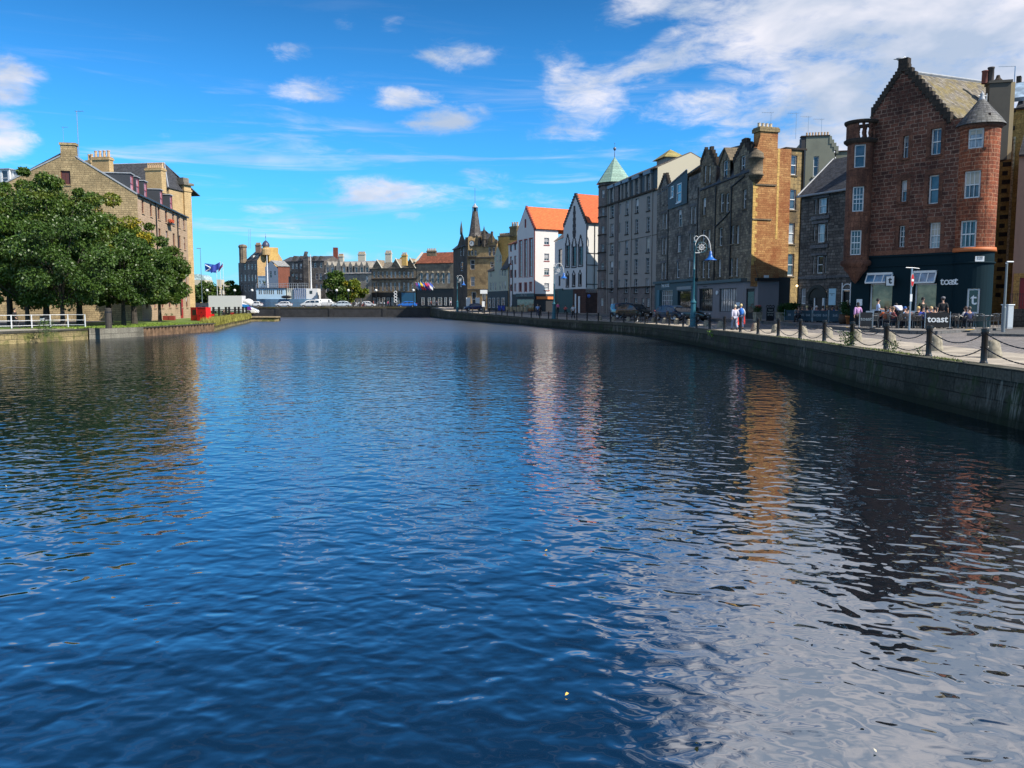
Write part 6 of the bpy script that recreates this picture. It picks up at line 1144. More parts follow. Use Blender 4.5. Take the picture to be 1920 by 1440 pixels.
m = MB(); gv = Vector(fr.P(fr.u(500,470),zK-.5,0)); gl = Vector(fl.P(fl.len,zE,0)); dl = -(fl.e)*11; slab(m, [tuple(gl+dl), tuple(gl), tuple(gv), tuple(gv+dl*.8)], .15); m.build('roof', SLATE, b)
for x in (466,474): u = fl.u(x,482); dormer(b, fl, u-.7, u+.7, fl.z(x,487), fl.z(x,478.5), -1.2, 2, WR, SLATE)
m = MB(); fl.bx(m, fl.u(460,470), fl.u(480,470), zE, fl.z(470,464), -7, -4); m.build('rear_block', QUO, b); m = MB(); m.lathe([(1.2,0),(1.2,4.6),(1.4,4.8),(1.4,5.2),(1.0,5.6),(.0,5.8)], px2(456,493,258), 10); m.build('stair_turret', T1, b)
stk(b,478.5,487.5,459,474,256,stone('pinkish_stack', (.30,.20,.16), (.24,.16,.13), (.15,.1,.08), .6, .3),4)
dc = px2(498.5,462,252); m = MB(); m.lathe([(1.25,-2.6),(1.25,-.9),(1.0,-.6),(1.0,0)], dc, 12); m.build('dome_drum', MC[('s','ochre_far')], b); m = MB(); m.lathe([(1.15,0),(1.12,.5),(.9,1.05),(.55,1.45),(.15,1.75),(.06,1.8),(.05,2.7),(.12,2.8),(.04,3.1),(.02,3.9)], dc, 14); m.build('dome', paint('lead_dome', (.05,.055,.10), .4), b, True)
for x in (466.5,469.5): MB().tube([px2(x,466,255), px2(x,430,255)], .05, 4).build('aerial', STEEL, b)

def shopwins(par, f, xs, zlo, ztop, out=.14, gm=None, fm=None):
    for (xa, xb) in xs: window(par, f, (f.u(xa,560), f.u(xb,560), zlo, ztop), st='plain', fm=fm or WR, gm=gm or WARM, sill=False, dep=.02, out=out, fw=.08, nx=2, ny=2, name='shop_window')
WARM = glass('pub_glass', (.10,.07,.045), .3, (.30,.22,.12))
for (b_, f_, xs) in PUBS: shopwins(b_, f_, xs, 1.4, 3.6)
shopwins(w8, F8, [(918,922),(925,930),(934,938),(942,948)], 1.0, 3.0, .17)
# ---- left bank tenement ----
LST = stone('tawny_rubble', (.50,.38,.21), (.36,.27,.15), (.17,.13,.08), .62, .27, (.14,.11,.065), .5, .02); LPK = stone('pink_ashlar', (.52,.38,.26), (.45,.32,.215), (.30,.22,.15), .7, .3, (.30,.22,.15), .4, .008); PKW = paint('crimson_frames', (.30,.05,.06), .5); BRNW = paint('brown_frames', (.16,.05,.025), .5)
f = Fac(corner(262,105,480), corner(353,132.5,480)); fgL = Fac(f.P(0,0,-17.2)[:2], f.P(0,0,0)[:2]); lt = bthing('tenement', 'long tawny sandstone tenement with broad gable end behind the left bank trees', 'building', f.P(0,-.3)); zE = f.z(262,367); zA = fgL.z(128,286)
m = MB(); og = cols(fgL, [(113.5,132,332,[(320,346)]),(190,204,374,[(371,379)])]); uA = fgL.u(128,300); wall(m, fgL, [(0,-.6),(fgL.len,-.6),(fgL.len,zE),(uA,zA),(0,zE)], og, .25); m.build('gable_wall', LST, lt)
window(lt, fgL, og[0], fm=BRNW, gm=paint('brown_shutter', (.09,.03,.03), .6), nx=2, sm=LST, st='plain', fw=.1); window(lt, fgL, og[1], fm=BRNW, gm=GLD, sill=False)
m = MB(); fgL.bx(m, uA-.85, uA+.85, zA-.9, fgL.z(128,272), -.9, .03); fgL.bx(m, uA-.97, uA+.97, fgL.z(128,272), fgL.z(128,267.5), -1.0, .12); cL = m.build('chimney', LST, lt)
aerial(lt, fgL.P(uA-.6,zA+.6,-.5), 2.6, .8, 6, 0); aerial(lt, fgL.P(uA+1.1,zA-.4,-.5), 5.6, 1.0, 3, 0, .04)
m = MB(); 
for (a, b) in ((0,uA-.85),(fgL.len,uA+.85)):
    za_, zb_ = zE, zA-.5; p = [Vector(fgL.P(a,za_,.08)), Vector(fgL.P(b,zb_,.08))]; slab(m, [tuple(p[0]), tuple(p[1]), tuple(p[1]-fgL.n*.5), tuple(p[0]-fgL.n*.5)], .16)
m.build('skew', LEAD, lt)
zc = [f.z(345,y) for y in (409,430,444.6,467.5,481.7,505.6,518.5,542,555.6,576)]
cxs = [(267.7,272),(282.7,287),(297,301.5),(310.5,315),(323.5,327.7),(334.8,338.2),(343.8,347.2)]; OL = []
for i, (a, b) in enumerate(cxs):
    u0, u1 = f.u(a,430), f.u(b,430)
    if u1-u0 < 1.0: u1 = u0+1.0
    for k in range(5): OL.append((u0, u1, zc[2*k+1], zc[2*k]))
m = MB(); wall(m, f, [(0,-.6),(f.len,-.6),(f.len,zE),(0,zE)], OL, .25); m.poly([f.P(f.len,-.6,0),f.P(f.len,-.6,-17),f.P(f.len,zE,-17),f.P(f.len,zA,-8.6),f.P(f.len,zE,0)]); m.build('wall', LPK, lt)
for o in OL: window(lt, f, o, fm=BRNW, sm=LPK, fw=.12)
for x in (293.5,333): pipe(lt, f, f.u(x,450), 0, zE, .1, .09)
m = MB(); gable_roof(m, f, 17.2, zE, zA-.1, u0=.15, ro=8.6); m.build('roof', SLATE, lt); m = MB(); f.bx(m, 0, f.len, zE-.1, zE+.06, 0, .35); m.build('gutter', BLACK, lt)
f2 = Fac(corner(178,131,480), corner(322,128.9,480)); z19, z23 = f2.z(310,354), f2.hit(250,309,-4.5)[1]; YEL_ = stone('yellow_ashlar', (.56,.40,.21), (.48,.34,.17), (.34,.25,.14), .8, .35, (.32,.23,.13), .4, .005); m = MB(); body(m, f2, 5, zE, z19, front=True); m.build('upper_wall', YEL_, lt); m = MB(); q4 = f2.len-3.4; slab(m, [f2.P(0,z19,.25), f2.P(f2.len+.1,z19,.25), f2.P(q4,z23,-4.5), f2.P(0,z23,-4.5)], .14); slab(m, [f2.P(f2.len+.1,z19,.25), f2.P(f2.len+.1,z19,-6), f2.P(q4,z23,-4.5)], .14); slab(m, [f2.P(f2.len,z19,-9), f2.P(0,z19,-9), f2.P(0,z23,-4.5), f2.P(q4,z23,-4.5)], .14); m.build('upper_roof', SLATE, lt)
m = MB(); m.tube([f2.P(0,z23+.15,-4.5), f2.P(q4,z23+.15,-4.5), f2.P(f2.len,z19+.2,.2)], .12, 6); m.build('ridge_flashing', LEAD, lt)
def stack(px0, px1, yt, yb, Y, pots, mat, w=.9, ph=.9):
    ff = Fac(corner(px0, Y, yt), corner(px1, Y-.4, yt)); return chimney(lt, ff, 0, ff.len, -w, 0, px2(px0,yb,Y)[2], px2(px0,yt,Y)[2], mat, pots, ph=ph, pr=.2)
stack(172,204,296,330,112,4,YEL_); stack(272,302,316,362,124,8,YEL_,1.2,.8); stack(160,170,302,330,118,2,YEL_)
for i, (xl, xr, yt, yb) in enumerate(((236,243,331,352),(250.5,258,338,360),(266,273,345,369),(296,303,361,380),(315,322.5,374,392))):
    pa = px2(xl, yb, 0+f.hit(xl,yb,-1.1)[0]*0+108+i*3.6); u0 = f.hit(xl,yb,-1.1)[0]; 
    ua_, ub_ = f.hit(xl,yb,-1.2)[0], f.hit(xr,yb,-1.2)[0]
    ua_ = max(ua_, .5+i*2.6); ub_ = ua_+1.6; zz0 = zE+.35; dormer(lt, f, ua_, ub_, zz0, zz0+2.3, -.9, 4, paint('dark_cheek', (.04,.045,.055), .6), LEAD, fm=PKW, nx=2, fw=.14, gm=glass('pink_glass', (.35,.2,.22), .0), wb=.15)
ft = Fac(corner(336,133.2,480), corner(350,132.6,480)); zT = ft.z(348,346); m = MB(); ft.bx(m, 0, ft.len, -.6, zT, -1.5, 0); ft.bx(m, -.12, ft.len+.12, zT-1.0, zT-.7, -1.6, .12); m.build('end_tower', YEL_, lt)
m = MB(); ft.bx(m, -.35, ft.len+.35, zT, zT+.35, -1.8, .35); ft.bx(m, -.1, ft.len-.3, zT+.35, zT+1.2, -1.4, -.2); m.build('tower_cornice', stone('tower_cap', (.25,.23,.18), (.2,.18,.15), (.1,.1,.08), .8, .4), lt)
m = MB(); f.bx(m, f.u(338,570), f.u(342.5,570), -.4, f.z(340,556), .0, .05); m.build('door', paint('red_entry', (.35,.02,.02), .5), lt)
for x, y in ((316,420),(317,467)): m = MB(); u = f.u(x,y); f.bx(m, u-1.0, u+1.0, f.z(x,y)-.1, f.z(x,y)+.05, 0, .7); q = m.build('balcony', BLACK, lt)
m = MB(); rr = random.Random(3); u = f.u(316,418); z = f.z(316,418)
for k in range(60): a_ = f.P(u+rr.uniform(-.8,.8), z+rr.uniform(.0,.5), rr.uniform(.1,.6)); m.ball(a_, .09, 5, 3)
m.build('flower_box', paint('geraniums', (.5,.08,.03), .7), lt)
# white dormered house at far left
f = Fac(corner(-60,122), corner(60,120)); b = bthing('mansard_house', 'house with white dormer windows and slate roof at the far left edge', 'house', f.P(0,-.3)); m = MB(); zz = f.z(20,350); body(m, f, 9, -.5, zz, front=True); m.build('wall', T2, b); m = MB(); f.bx(m, 0, f.len, zz, f.z(20,325), -8, -1.5); m.build('mansard_roof', SLATE, b)
dormer(b, f, f.u(0,330), f.u(18,330), zz, f.z(20,317), 0, 3, WHITE, LEAD, wb=.3); dormer(b, f, f.u(19,330), f.u(37,330), zz, f.z(20,319), -.3, 3, WHITE, LEAD, wb=.3, nx=3)
# ================= trees =================
def leaf_mat(name, c1, c2, yel=None, yc=(.30,.24,.03), ybox=None):
    t = NT(name); p = t.obj(); f = t.rng(t.noise(p, .9, 3, .6), .35, .65); col = t.mix(f, c1, c2)
    w = t.n('ShaderNodeTexWhiteNoise', noise_dimensions='3D'); v = t.n('ShaderNodeVectorMath', operation='SCALE'); t.L.new(t.uv(), v.inputs[0]); v.inputs['Scale'].default_value = 1.0; t.L.new(v.outputs[0], w.inputs[0])
    col = t.mix(t.math('MULTIPLY', w.outputs['Value'], .45), col, tuple(x*1.7 for x in c2))
    if yel: col = t.mix(t.math('MULTIPLY', t.rng(t.noise(p, .28, 3, .6, 1.0), .5, .66), yel), col, yc)
    t.L.new(col, t.b.inputs['Base Color']); t.b.inputs['Roughness'].default_value = .45; t.b.inputs['Specular IOR Level'].default_value = .45
    tr = t.n('ShaderNodeBsdfTranslucent'); t.L.new(col, tr.inputs[0]); ms = t.n('ShaderNodeMixShader'); ms.inputs[0].default_value = .16
    t.L.new(t.b.outputs[0], ms.inputs[1]); t.L.new(tr.outputs[0], ms.inputs[2]); t.L.new(ms.outputs[0], t.N['Material Output'].inputs['Surface']); return t.m
BARK = plain('bark', (.05,.042,.035), .9, 0, .4, 4, bump=.03)
def tree(name, label, loc, h, rx, ry, zc, rz_, n, mat, trunk=.2, leaf=.26, seed=1, group=None, cl=46, lean=0, ztr=None):
    """crown of leaf clusters spread over branch-tip clumps inside an ellipsoid centred at zc, radii rx, ry, rz_"""
    r = np.random.RandomState(seed); b = thing(name, label, 'tree', loc, 0, group)
    d = r.normal(size=(cl,3)); d /= np.linalg.norm(d, axis=1)[:,None]; rad = r.uniform(.5,1.10,(cl,1)); C = d*rad*np.array([rx,ry,rz_])+np.array([lean,0,zc]); C[:,2] = np.maximum(C[:,2], min(zc-rz_*.8, 2.6))
    cr = r.uniform(.45,1.25,cl)*min(rx,rz_)*.29; cr = np.where(rad[:,0] > .95, cr*.55, cr)
    k = r.randint(0, cl, n); dd = r.normal(size=(n,3)); dd /= np.linalg.norm(dd, axis=1)[:,None]; rr_ = r.uniform(.25,1,(n,1))**.45
    P = C[k]+dd*rr_*cr[k][:,None]*np.array([1.15,1.15,.8])
    # leaf cards droop outward, random facing
    ax = dd*.6+r.normal(size=(n,3))*.6+np.array([0,0,-.25]); ax /= np.linalg.norm(ax,axis=1)[:,None]; up = r.normal(size=(n,3)); s = np.cross(ax, up); s /= np.linalg.norm(s,axis=1)[:,None]
    L = leaf*r.uniform(.6,1.35,(n,1)); Wd = L*.33
    V = np.empty((n,4,3)); V[:,0] = P; V[:,1] = P+ax*L*.5+s*Wd; V[:,2] = P+ax*L; V[:,3] = P+ax*L*.5-s*Wd
    V[:,2,2] -= L[:,0]*.12
    me = bpy.data.meshes.new('crown'); me.vertices.add(n*4); me.vertices.foreach_set('co', V.reshape(-1)); me.loops.add(n*4); me.loops.foreach_set('vertex_index', np.arange(n*4)); me.polygons.add(n); me.polygons.foreach_set('loop_start', np.arange(n)*4); me.polygons.foreach_set('loop_total', np.full(n,4))
    uv = me.uv_layers.new(name='UVMap'); q = np.repeat(r.rand(n,2),4,axis=0); uv.data.foreach_set('uv', q.reshape(-1)); me.update(); me.materials.append(mat)
    o = bpy.data.objects.new('crown', me); COL.objects.link(o); o.parent = b
    m = MB(); zb_ = zc-rz_*.55; t0 = [Vector((0,0,-.3)), Vector((lean*.1,0,1.2)), Vector((lean*.4,0,zb_)), Vector((lean*.8,0,zc))]; m.tube(t0, [trunk*1.3,trunk,trunk*.7,trunk*.3], 9)
    rp = random.Random(seed)
    for i in range(0, cl, 2):
        c = Vector(C[i]); s_ = rp.uniform(.35,.95); base = lerp(t0[1], t0[2], s_) if s_ < .75 else lerp(t0[2], t0[3], (s_-.7)*2); mid = lerp(base, c, .5)+Vector((0,0,-.15*h*.1)); m.tube([base, mid, c], [trunk*.36,trunk*.2,trunk*.06], 5)
    m.build('trunk', BARK, b); return b
LG = leaf_mat('lime_leaves', (.032,.070,.011), (.062,.115,.016), .3, (.22,.20,.02)); LGY = leaf_mat('turning_leaves', (.075,.125,.014), (.15,.18,.018), .95, (.36,.28,.02)); LGD = leaf_mat('dark_leaves', (.028,.062,.012), (.055,.105,.016))
def tpos(px, d, z=-.42): q = px2(px, 600, d); return (q[0], d, z)
TL = [(20,84,6.6,'broad dark green tree at the far left edge of the bank',LG,13.6,5.2),(88,81,7.0,'tall green tree in front of the brown gable window',LG,14.3,5.0),(150,86,6.4,'green tree between the tall tree and the yellowing one',LG,12.9,4.6),
      (205,90,6.0,'tree turning yellow at its top in front of the gable',LGY,12.6,4.3),(252,93,5.4,'green tree near the right corner of the gable',LG,10.9,3.7),(300,103,4.6,'smaller green tree at the right end of the bank row',LG,8.8,3.3),(118,77,4.6,'dark low tree closest to the white railing',LGD,9.4,4.2),(232,84,4.0,'low dark tree leaning over the grass by the piling',LGD,8.4,3.8),(52,79,4.0,'low shaded tree behind the left railing',LGD,9.0,4.3)]
for i, (px, d, rx, lab, mt, top, rx2) in enumerate(TL):
    x, y, z = tpos(px, d); hh = top; zc = (hh+1.7)/2+.3; rz_ = (hh-1.3)/2
    tree('tree', lab, (x,y,z), hh, rx2, rx2, zc, rz_, 56000 if i < 6 else 24000, mt, .30 if i < 5 else .2, .235, 11+i, 'trees along the left bank', 95 if i < 6 else 50)
for i, (px, d, lab, top, rx, mt) in enumerate(((630,226,'rounded green tree left of the pair behind the bridge',9.6,3.6,LG),(656,230,'rounded yellow-green tree on the right of the pair behind the bridge',8.8,4.2,LGY),(515,246,'green tree behind the deck of the moored ship',10.4,3.4,LG),(535,252,'yellowish tree by the ship funnel',8.5,2.6,LGY),(383,262,'bushy green tree beside the tall street lamp on the left',8.2,4.4,LG),(366,258,'dark tree next to the sandstone tower',6.8,3,LGD),(437,262,'dark green tree left of the grey domed building',8.6,2.6,LGD),(592,250,'slim yellow-green tree behind the ship stern',7.6,1.9,LGY),(602,248,'low bush beside the white deckhouse',5.6,2.4,LGY))):
    q = px2(px, 560, d); tree('tree', lab, (q[0], d, .95), top, rx, rx, top*.58, top*.42, 7000, mt, .22, .55, 40+i, 'trees beyond the bridge', 34)

# ================= people =================
SK = plain('skin', (.52,.30,.21), .55, 0, .06); SKD = plain('skin_tan', (.36,.19,.12), .55, 0, .06)
def skin(name, pts, edges, mat, par, root=0):
    me = bpy.data.meshes.new(name); me.from_pydata([p[:3] for p in pts], edges, []); o = bpy.data.objects.new(name, me); COL.objects.link(o); me.materials.append(mat)
    me.attributes.get('skin') ; md = o.modifiers.new('skin', 'SKIN'); md.use_smooth_shade = True; md.branch_smoothing = .4
    if not me.skin_vertices: me.attributes.new('x', 'FLOAT', 'POINT')
    sv_ = me.skin_vertices[0].data if me.skin_vertices else None
    if sv_:
        for i, p in enumerate(pts): sv_[i].radius = (p[3], p[4] if len(p) > 4 else p[3]); sv_[i].use_root = (i == root)
    s = o.modifiers.new('sub', 'SUBSURF'); s.levels = 1; s.render_levels = 1; o.parent = par; return o
_tmp = bpy.data.meshes.new('t')
def bake(o):
    bpy.context.view_layer.update(); dg = bpy.context.evaluated_depsgraph_get(); me = bpy.data.meshes.new_from_object(o.evaluated_get(dg)); o.modifiers.clear(); old = o.data; o.data = me; bpy.data.meshes.remove(old)
def skin_tubes(name, pts, edges, mat, par):
    """continuous skinned body: Skin modifier baked to a mesh"""
    me = bpy.data.meshes.new(name); me.from_pydata([p[:3] for p in pts], edges, []); o = bpy.data.objects.new(name, me); COL.objects.link(o); o.parent = par
    bpy.context.view_layer.objects.active = o
    md = o.modifiers.new('skin', 'SKIN'); md.use_smooth_shade = True; md.branch_smoothing = .5
    if not me.skin_vertices:
        with bpy.context.temp_override(object=o, active_object=o): bpy.ops.object.skin_root_mark  # layer is made by the modifier
    sv_ = me.skin_vertices[0].data
    for i, p in enumerate(pts): sv_[i].radius = (p[3], p[4] if len(p) > 4 else p[3]); sv_[i].use_root = (i == 0)
    s = o.modifiers.new('sub', 'SUBSURF'); s.levels = 1; s.render_levels = 1
    bake(o); o.data.materials.clear(); o.data.materials.append(mat)
    for p in o.data.polygons: p.use_smooth = True
    return o
def person(label, loc, rz, pose='stand', shirt=(.5,.5,.5), legs=(.03,.035,.06), hair=(.04,.025,.015), h=1.72, sleeves='short', sk=None, female=False, arms=None, bag=None, pack=None, cap=None, apron=None, skirt=False, group=None, cat='person'):
    b = thing('person', label, cat, loc, rz, group); k = h/1.75; sk = sk or SK; up = 0.0; J = {}
    J['pel'] = (0,0,.95); J['wai'] = (0,0,1.10); J['che'] = (0,.0,1.33); J['nek'] = (0,.01,1.48); J['hb'] = (0,-.005,1.57); J['hd'] = (0,-.01,1.66)
    for s, n in ((-1,'L'),(1,'R')):
        J['sh'+n] = (s*.18,0,1.42); J['el'+n] = (s*.25,.03,1.14); J['wr'+n] = (s*.26,-.06,.90); J['hip'+n] = (s*.09,0,.90); J['kn'+n] = (s*.10,-.02,.50); J['an'+n] = (s*.10,.03,.09); J['to'+n] = (s*.11,-.15,.04)
    if pose == 'walk':
        J['knR'] = (.10,-.16,.52); J['anR'] = (.10,-.22,.10); J['toR'] = (.10,-.38,.06); J['knL'] = (-.10,.02,.48); J['anL'] = (-.10,.26,.14); J['toL'] = (-.10,.12,.04); J['wrL'] = (-.27,-.18,.96); J['elR'] = (.25,.1,1.15); J['wrR'] = (.27,.12,.90)
    if pose == 'sit':
        for n_, v in list(J.items()):
            if n_[:3] in ('pel','wai','che','nek') or n_ in ('hb','hd') or n_[:2] in ('sh',): J[n_] = (v[0], v[1]+.02*(v[2]-.95), v[2]-.46)
        for s, n in ((-1,'L'),(1,'R')):
            J['el'+n] = (s*.27,-.06,.72); J['wr'+n] = (s*.15,-.30,.78); J['hip'+n] = (s*.10,-.02,.47); J['kn'+n] = (s*.13,-.42,.48); J['an'+n] = (s*.12,-.40,.09); J['to'+n] = (s*.12,-.55,.04)
    if pose == 'bend':
        J['wai'] = (0,-.05,1.08); J['che'] = (0,-.24,1.22); J['nek'] = (0,-.38,1.28); J['hb'] = (0,-.45,1.30); J['hd'] = (0,-.53,1.32)
        for s, n in ((-1,'L'),(1,'R')): J['sh'+n] = (s*.19,-.30,1.27); J['el'+n] = (s*.27,-.32,1.0); J['wr'+n] = (s*.24,-.42,.78)
    if arms == 'forward':
        for s, n in ((-1,'L'),(1,'R')): J['el'+n] = (s*.25,-.05,1.14); J['wr'+n] = (s*.12,-.30,1.12)
    K = list(J); idx = {n: i for i, n in enumerate(K)}; rad = {'pel':(.12,.085),'wai':(.105,.075),'che':(.125,.085),'nek':(.055,.055),'hb':(.055,.06),'hd':(.085,.105)}
    base = {'sh':.046,'el':.04,'wr':.028,'hip':.085,'kn':.058,'an':.04,'to':.035}
    pts = [[c*k for c in J[n]]+list(rad.get(n) or (base[n[:-1]],)*2) for n in K]
    E = [('pel','wai'),('wai','che'),('che','nek'),('nek','hb'),('hb','hd')]+[e for n in 'LR' for e in (('che','sh'+n),('sh'+n,'el'+n),('el'+n,'wr'+n),('pel','hip'+n),('hip'+n,'kn'+n),('kn'+n,'an'+n),('an'+n,'to'+n))]
    edges = [(idx[a], idx[c]) for a, c in E]; hd = Vector(J['hd'])*k; hb = Vector(J['hb'])*k
    def add(p, r, i): pts.append(list(p)+[r, r]); edges.append((i, len(pts)-1)); return len(pts)-1
    add(hd+Vector((0,-.115*k,-.015)), .016, idx['hd'])
    for s, n in ((-1,'L'),(1,'R')):
        add(hd+Vector((s*.088*k,.01,-.01)), .016, idx['hd']); w = Vector(J['wr'+n])*k; d = (w-Vector(J['el'+n])*k).normalized(); side = Vector((s,0,0)).cross(d).normalized(); pm = add(w+d*.07, .030, idx['wr'+n])
        for q, (o_, l_) in enumerate(((-.027,.075),(-.009,.088),(.009,.082),(.027,.062))):
            a_ = add(w+d*.10+side*o_, .0095, pm); add(w+d*(.10+l_*.9)+side*o_*1.2+Vector((-s*.02,0,0)), .008, a_)
        a_ = add(w+d*.05-side*.045, .011, pm); add(w+d*.10-side*.06, .009, a_)
    skin_tubes('body', pts, edges, sk, b)
    sc = plain('cloth_%.2f_%.2f_%.2f' % tuple(shirt), shirt, .85, 0, .15, 9); lc = plain('cloth_%.2f_%.2f_%.2f' % tuple(legs), legs, .85, 0, .15, 9)
    def cloth(name, names, es, g, mat, over={}):
        ii = {n: i for i, n in enumerate(names)}; pp = []
        for n in names:
            r = over.get(n) or rad.get(n) or (base[n[:-1]],)*2; pp.append([c*k for c in J[n]]+[r[0]+g, r[1]+g])
        skin_tubes(name, pp, [(ii[a], ii[c]) for a, c in es], mat, b)
    N1 = ['che','wai','pel','shL','shR','elL','elR']; E1 = [('pel','wai'),('wai','che'),('che','shL'),('che','shR'),('shL','elL'),('shR','elR')]
    if sleeves == 'long': N1 += ['wrL','wrR']; E1 += [('elL','wrL'),('elR','wrR')]
    cloth('shirt', N1, E1, .028, sc, {'elL':(.042,.042),'elR':(.042,.042),'che':(.155,.11),'wai':(.128,.095),'pel':(.14,.105),'shL':(.062,.06),'shR':(.062,.06)})
    N2 = ['pel','hipL','hipR','knL','knR','anL','anR']; cloth('skirt' if skirt else 'trousers', N2, [('pel','hipL'),('pel','hipR'),('hipL','knL'),('hipR','knR'),('knL','anL'),('knR','anR')], .022, lc, {'pel':(.135,.1),'hipL':(.09,.09),'hipR':(.09,.09),'knL':(.068,.068),'knR':(.068,.068),'anL':(.055,.055),'anR':(.055,.055)})
    hm = plain('hair_%.2f_%.2f' % (hair[0], hair[1]), hair, .7, 0, .2, 20); m = MB(); m.ball(hd+Vector((0,.022,.028)), .108*k, 14, 9, (.92,1.02,1.0))
    if female: m.ball(hd+Vector((0,.07,-.07)), .085*k, 10, 7, (1.0,.6,1.5))
    m.build('hair', hm, b, True)
    sm = plain('shoe_dark', (.02,.02,.022), .6); 
    for n in 'LR':
        a, t_ = Vector(J['an'+n])*k, Vector(J['to'+n])*k; c_ = (a+t_)/2; m = MB(); m.ball((c_.x,c_.y,max(.05,c_.z-.01)), .12, 8, 5, (.5,1.1,.45)); m.build('shoe', sm, b, True)
    if cap: m = MB(); m.ball(hd+Vector((0,.005,.05)), .118*k, 12, 8, (.95,1.05,.8)); m.box(-.07,.07,hd.y-.2,hd.y-.08,hd.z+.045,hd.z+.06); m.build('cap', plain('cap_%.2f_%.2f' % (cap[0],cap[2]), cap, .8), b, True)
    if apron: q = Vector(J['pel'])*k; m = MB(); m.lathe([(.19,.08),(.20,-.15),(.22,-.48)], q, 14); 
    if apron: m.build('apron', plain('apron_cloth', apron, .8), b, True)
    if pack: q = Vector(J['che'])*k; m = MB(); m.ball(q+Vector((0,.17,-.08)), .2, 12, 8, (.8,.6,1.25)); m.build('backpack', plain('pack_cloth', pack, .7), b, True)
    if bag: w = Vector(J['wrL'])*k; m = MB(); m.hexa([w+Vector(p) for p in ((-.05,-.2,-.55),(.06,-.2,-.55),(.06,.18,-.55),(-.05,.18,-.55),(-.02,-.15,-.05),(.03,-.15,-.05),(.03,.12,-.05),(-.02,.12,-.05))]); m.tube([w+Vector((0,-.1,-.06)), w+Vector((0,0,.03)), w+Vector((0,.1,-.06))], .01, 5); m.build('carrier_bag', plain('bag_%.2f' % bag[1], bag, .6), b)
    return b
def at(px, d, z): q = px2(px, 590, d); return (q[0], d, z)
PV = .265; BL = (.015,.016,.02); back = math.pi
# couple walking away by the quay edge
person('elderly person in pale lilac jacket and trousers carrying a red bag along the quay', at(1378,53.5,-.02), back+.15, 'walk', (.52,.50,.60), (.34,.36,.45), (.62,.55,.42), 1.62, 'long', bag=(.75,.03,.02))
person('blond person with bright blue backpack and red bag walking beside the lilac jacket', at(1389,54.3,0), back-.1, 'walk', (.50,.52,.58), (.05,.08,.16), (.68,.52,.25), 1.66, 'long', pack=(.02,.16,.55), bag=(.72,.04,.03))
person('person in purple top and dark trousers walking past the cafe menu board', at(1608,52.6,.14), back, 'walk', (.46,.26,.50), BL, (.01,.01,.012), 1.62, 'long', female=True)
person('waiter in light blue shirt and dark apron looking at a notepad', at(1645.5,49.6,PV), 1.3, 'stand', (.38,.48,.70), BL, (.012,.01,.01), 1.72, 'short', arms='forward', apron=BL)
person('person in white shirt and black apron bending over a cafe table', at(1687,48.2,PV), back, 'bend', (.62,.62,.74), BL, (.02,.018,.016), 1.78, 'short', apron=BL, sk=SKD)
person('man all in black with grey cap walking past the cafe barrier', at(1767,46.9,PV), back-.5, 'walk', BL, BL, (.05,.04,.04), 1.80, 'short', cap=(.16,.16,.18))
person('dark clothed person standing behind the second cafe window table', at(1729.5,50.2,PV), .2, 'stand', (.02,.025,.02), BL, (.015,.012,.01), 1.80, 'long')
sit = [(1660,48.7,back,(.50,.10,.03),(.03,.015,.01),'seated person in burnt orange top with dark hair',1),(1668.5,49.7,-.8,(.25,.38,.62),(.10,.06,.04),'seated person in pale blue shirt facing the orange top',0),(1675,48.4,1.4,(.28,.08,.08),(.20,.13,.08),'seated person in dark red top left of the bending waiter',1),(1697,49.0,.6,(.25,.42,.70),(.02,.10,.35),'seated child in blue cap and light blue top',0),(1703,48.0,back,(.18,.10,.10),(.06,.04,.03),'seated person partly behind the no entry sign pole',0),
 (1722,49.3,.3,(.03,.03,.03),(.70,.50,.20),'seated blond person in black left of the royal blue shirt',1),(1731,49.0,-.2,(.02,.06,.45),(.05,.04,.03),'seated person in royal blue shirt',0),(1737.5,47.9,2.7,(.02,.05,.38),(.03,.02,.02),'seated person in darker blue shirt nearest the barrier',0),(1746,48.8,.3,(.25,.05,.04),(.60,.42,.22),'seated blond person in dark red right of the blue shirts',1),(1752,47.6,2.9,(.03,.03,.05),(.04,.03,.03),'seated person in navy beside the man in black',0),
 (1817,47.4,back,(.02,.04,.16),(.10,.09,.08),'seated person in navy jacket by the corner window',0),(1809.5,48.2,back+.7,(.50,.50,.52),(.06,.03,.02),'seated person in pale top at the table by the corner window',1)]
CH = []
for (px, d, rz, sh_, hr, lab, fem) in sit: person(lab, at(px,d,PV), rz, 'sit', sh_, (.03,.04,.07), hr, 1.68, 'long' if fem else 'short', female=bool(fem), group='people seated outside the cafe'); CH.append((px, d, rz))
dn = [(1497,64.5,(.06,.06,.07),(.05,.03,.02),'diner in dark top at the left end of the canvas barriers'),(1504,66,(.35,.22,.16),(.12,.08,.05),'diner in brown top behind the first canvas barrier'),(1513,64.8,(.10,.10,.12),(.70,.55,.25),'blond diner in dark top behind the second barrier'),(1522,65.6,(.05,.05,.06),(.04,.03,.03),'dark haired diner between the second and third barriers'),(1531,64.5,(.62,.30,.38),(.66,.62,.60),'grey haired diner in pink top behind the third barrier'),(1543,64.2,(.28,.06,.05),(.08,.05,.04),'diner in red top behind the third barrier'),(1551,64.0,(.06,.06,.08),(.35,.22,.10),'diner in black right of the red top'),(1560,63.5,(.04,.04,.05),(.03,.02,.02),'dark haired diner below the pale blue banner'),(1568,63.2,(.03,.10,.35),(.12,.08,.05),'diner in blue top behind the last barrier')]
for (px, d, sh_, hr, lab) in dn: person(lab, at(px,d,PV), random.uniform(-1,4), 'sit', sh_, BL, hr, 1.72, 'long', female=px % 2 == 0, group='diners behind the canvas barriers')
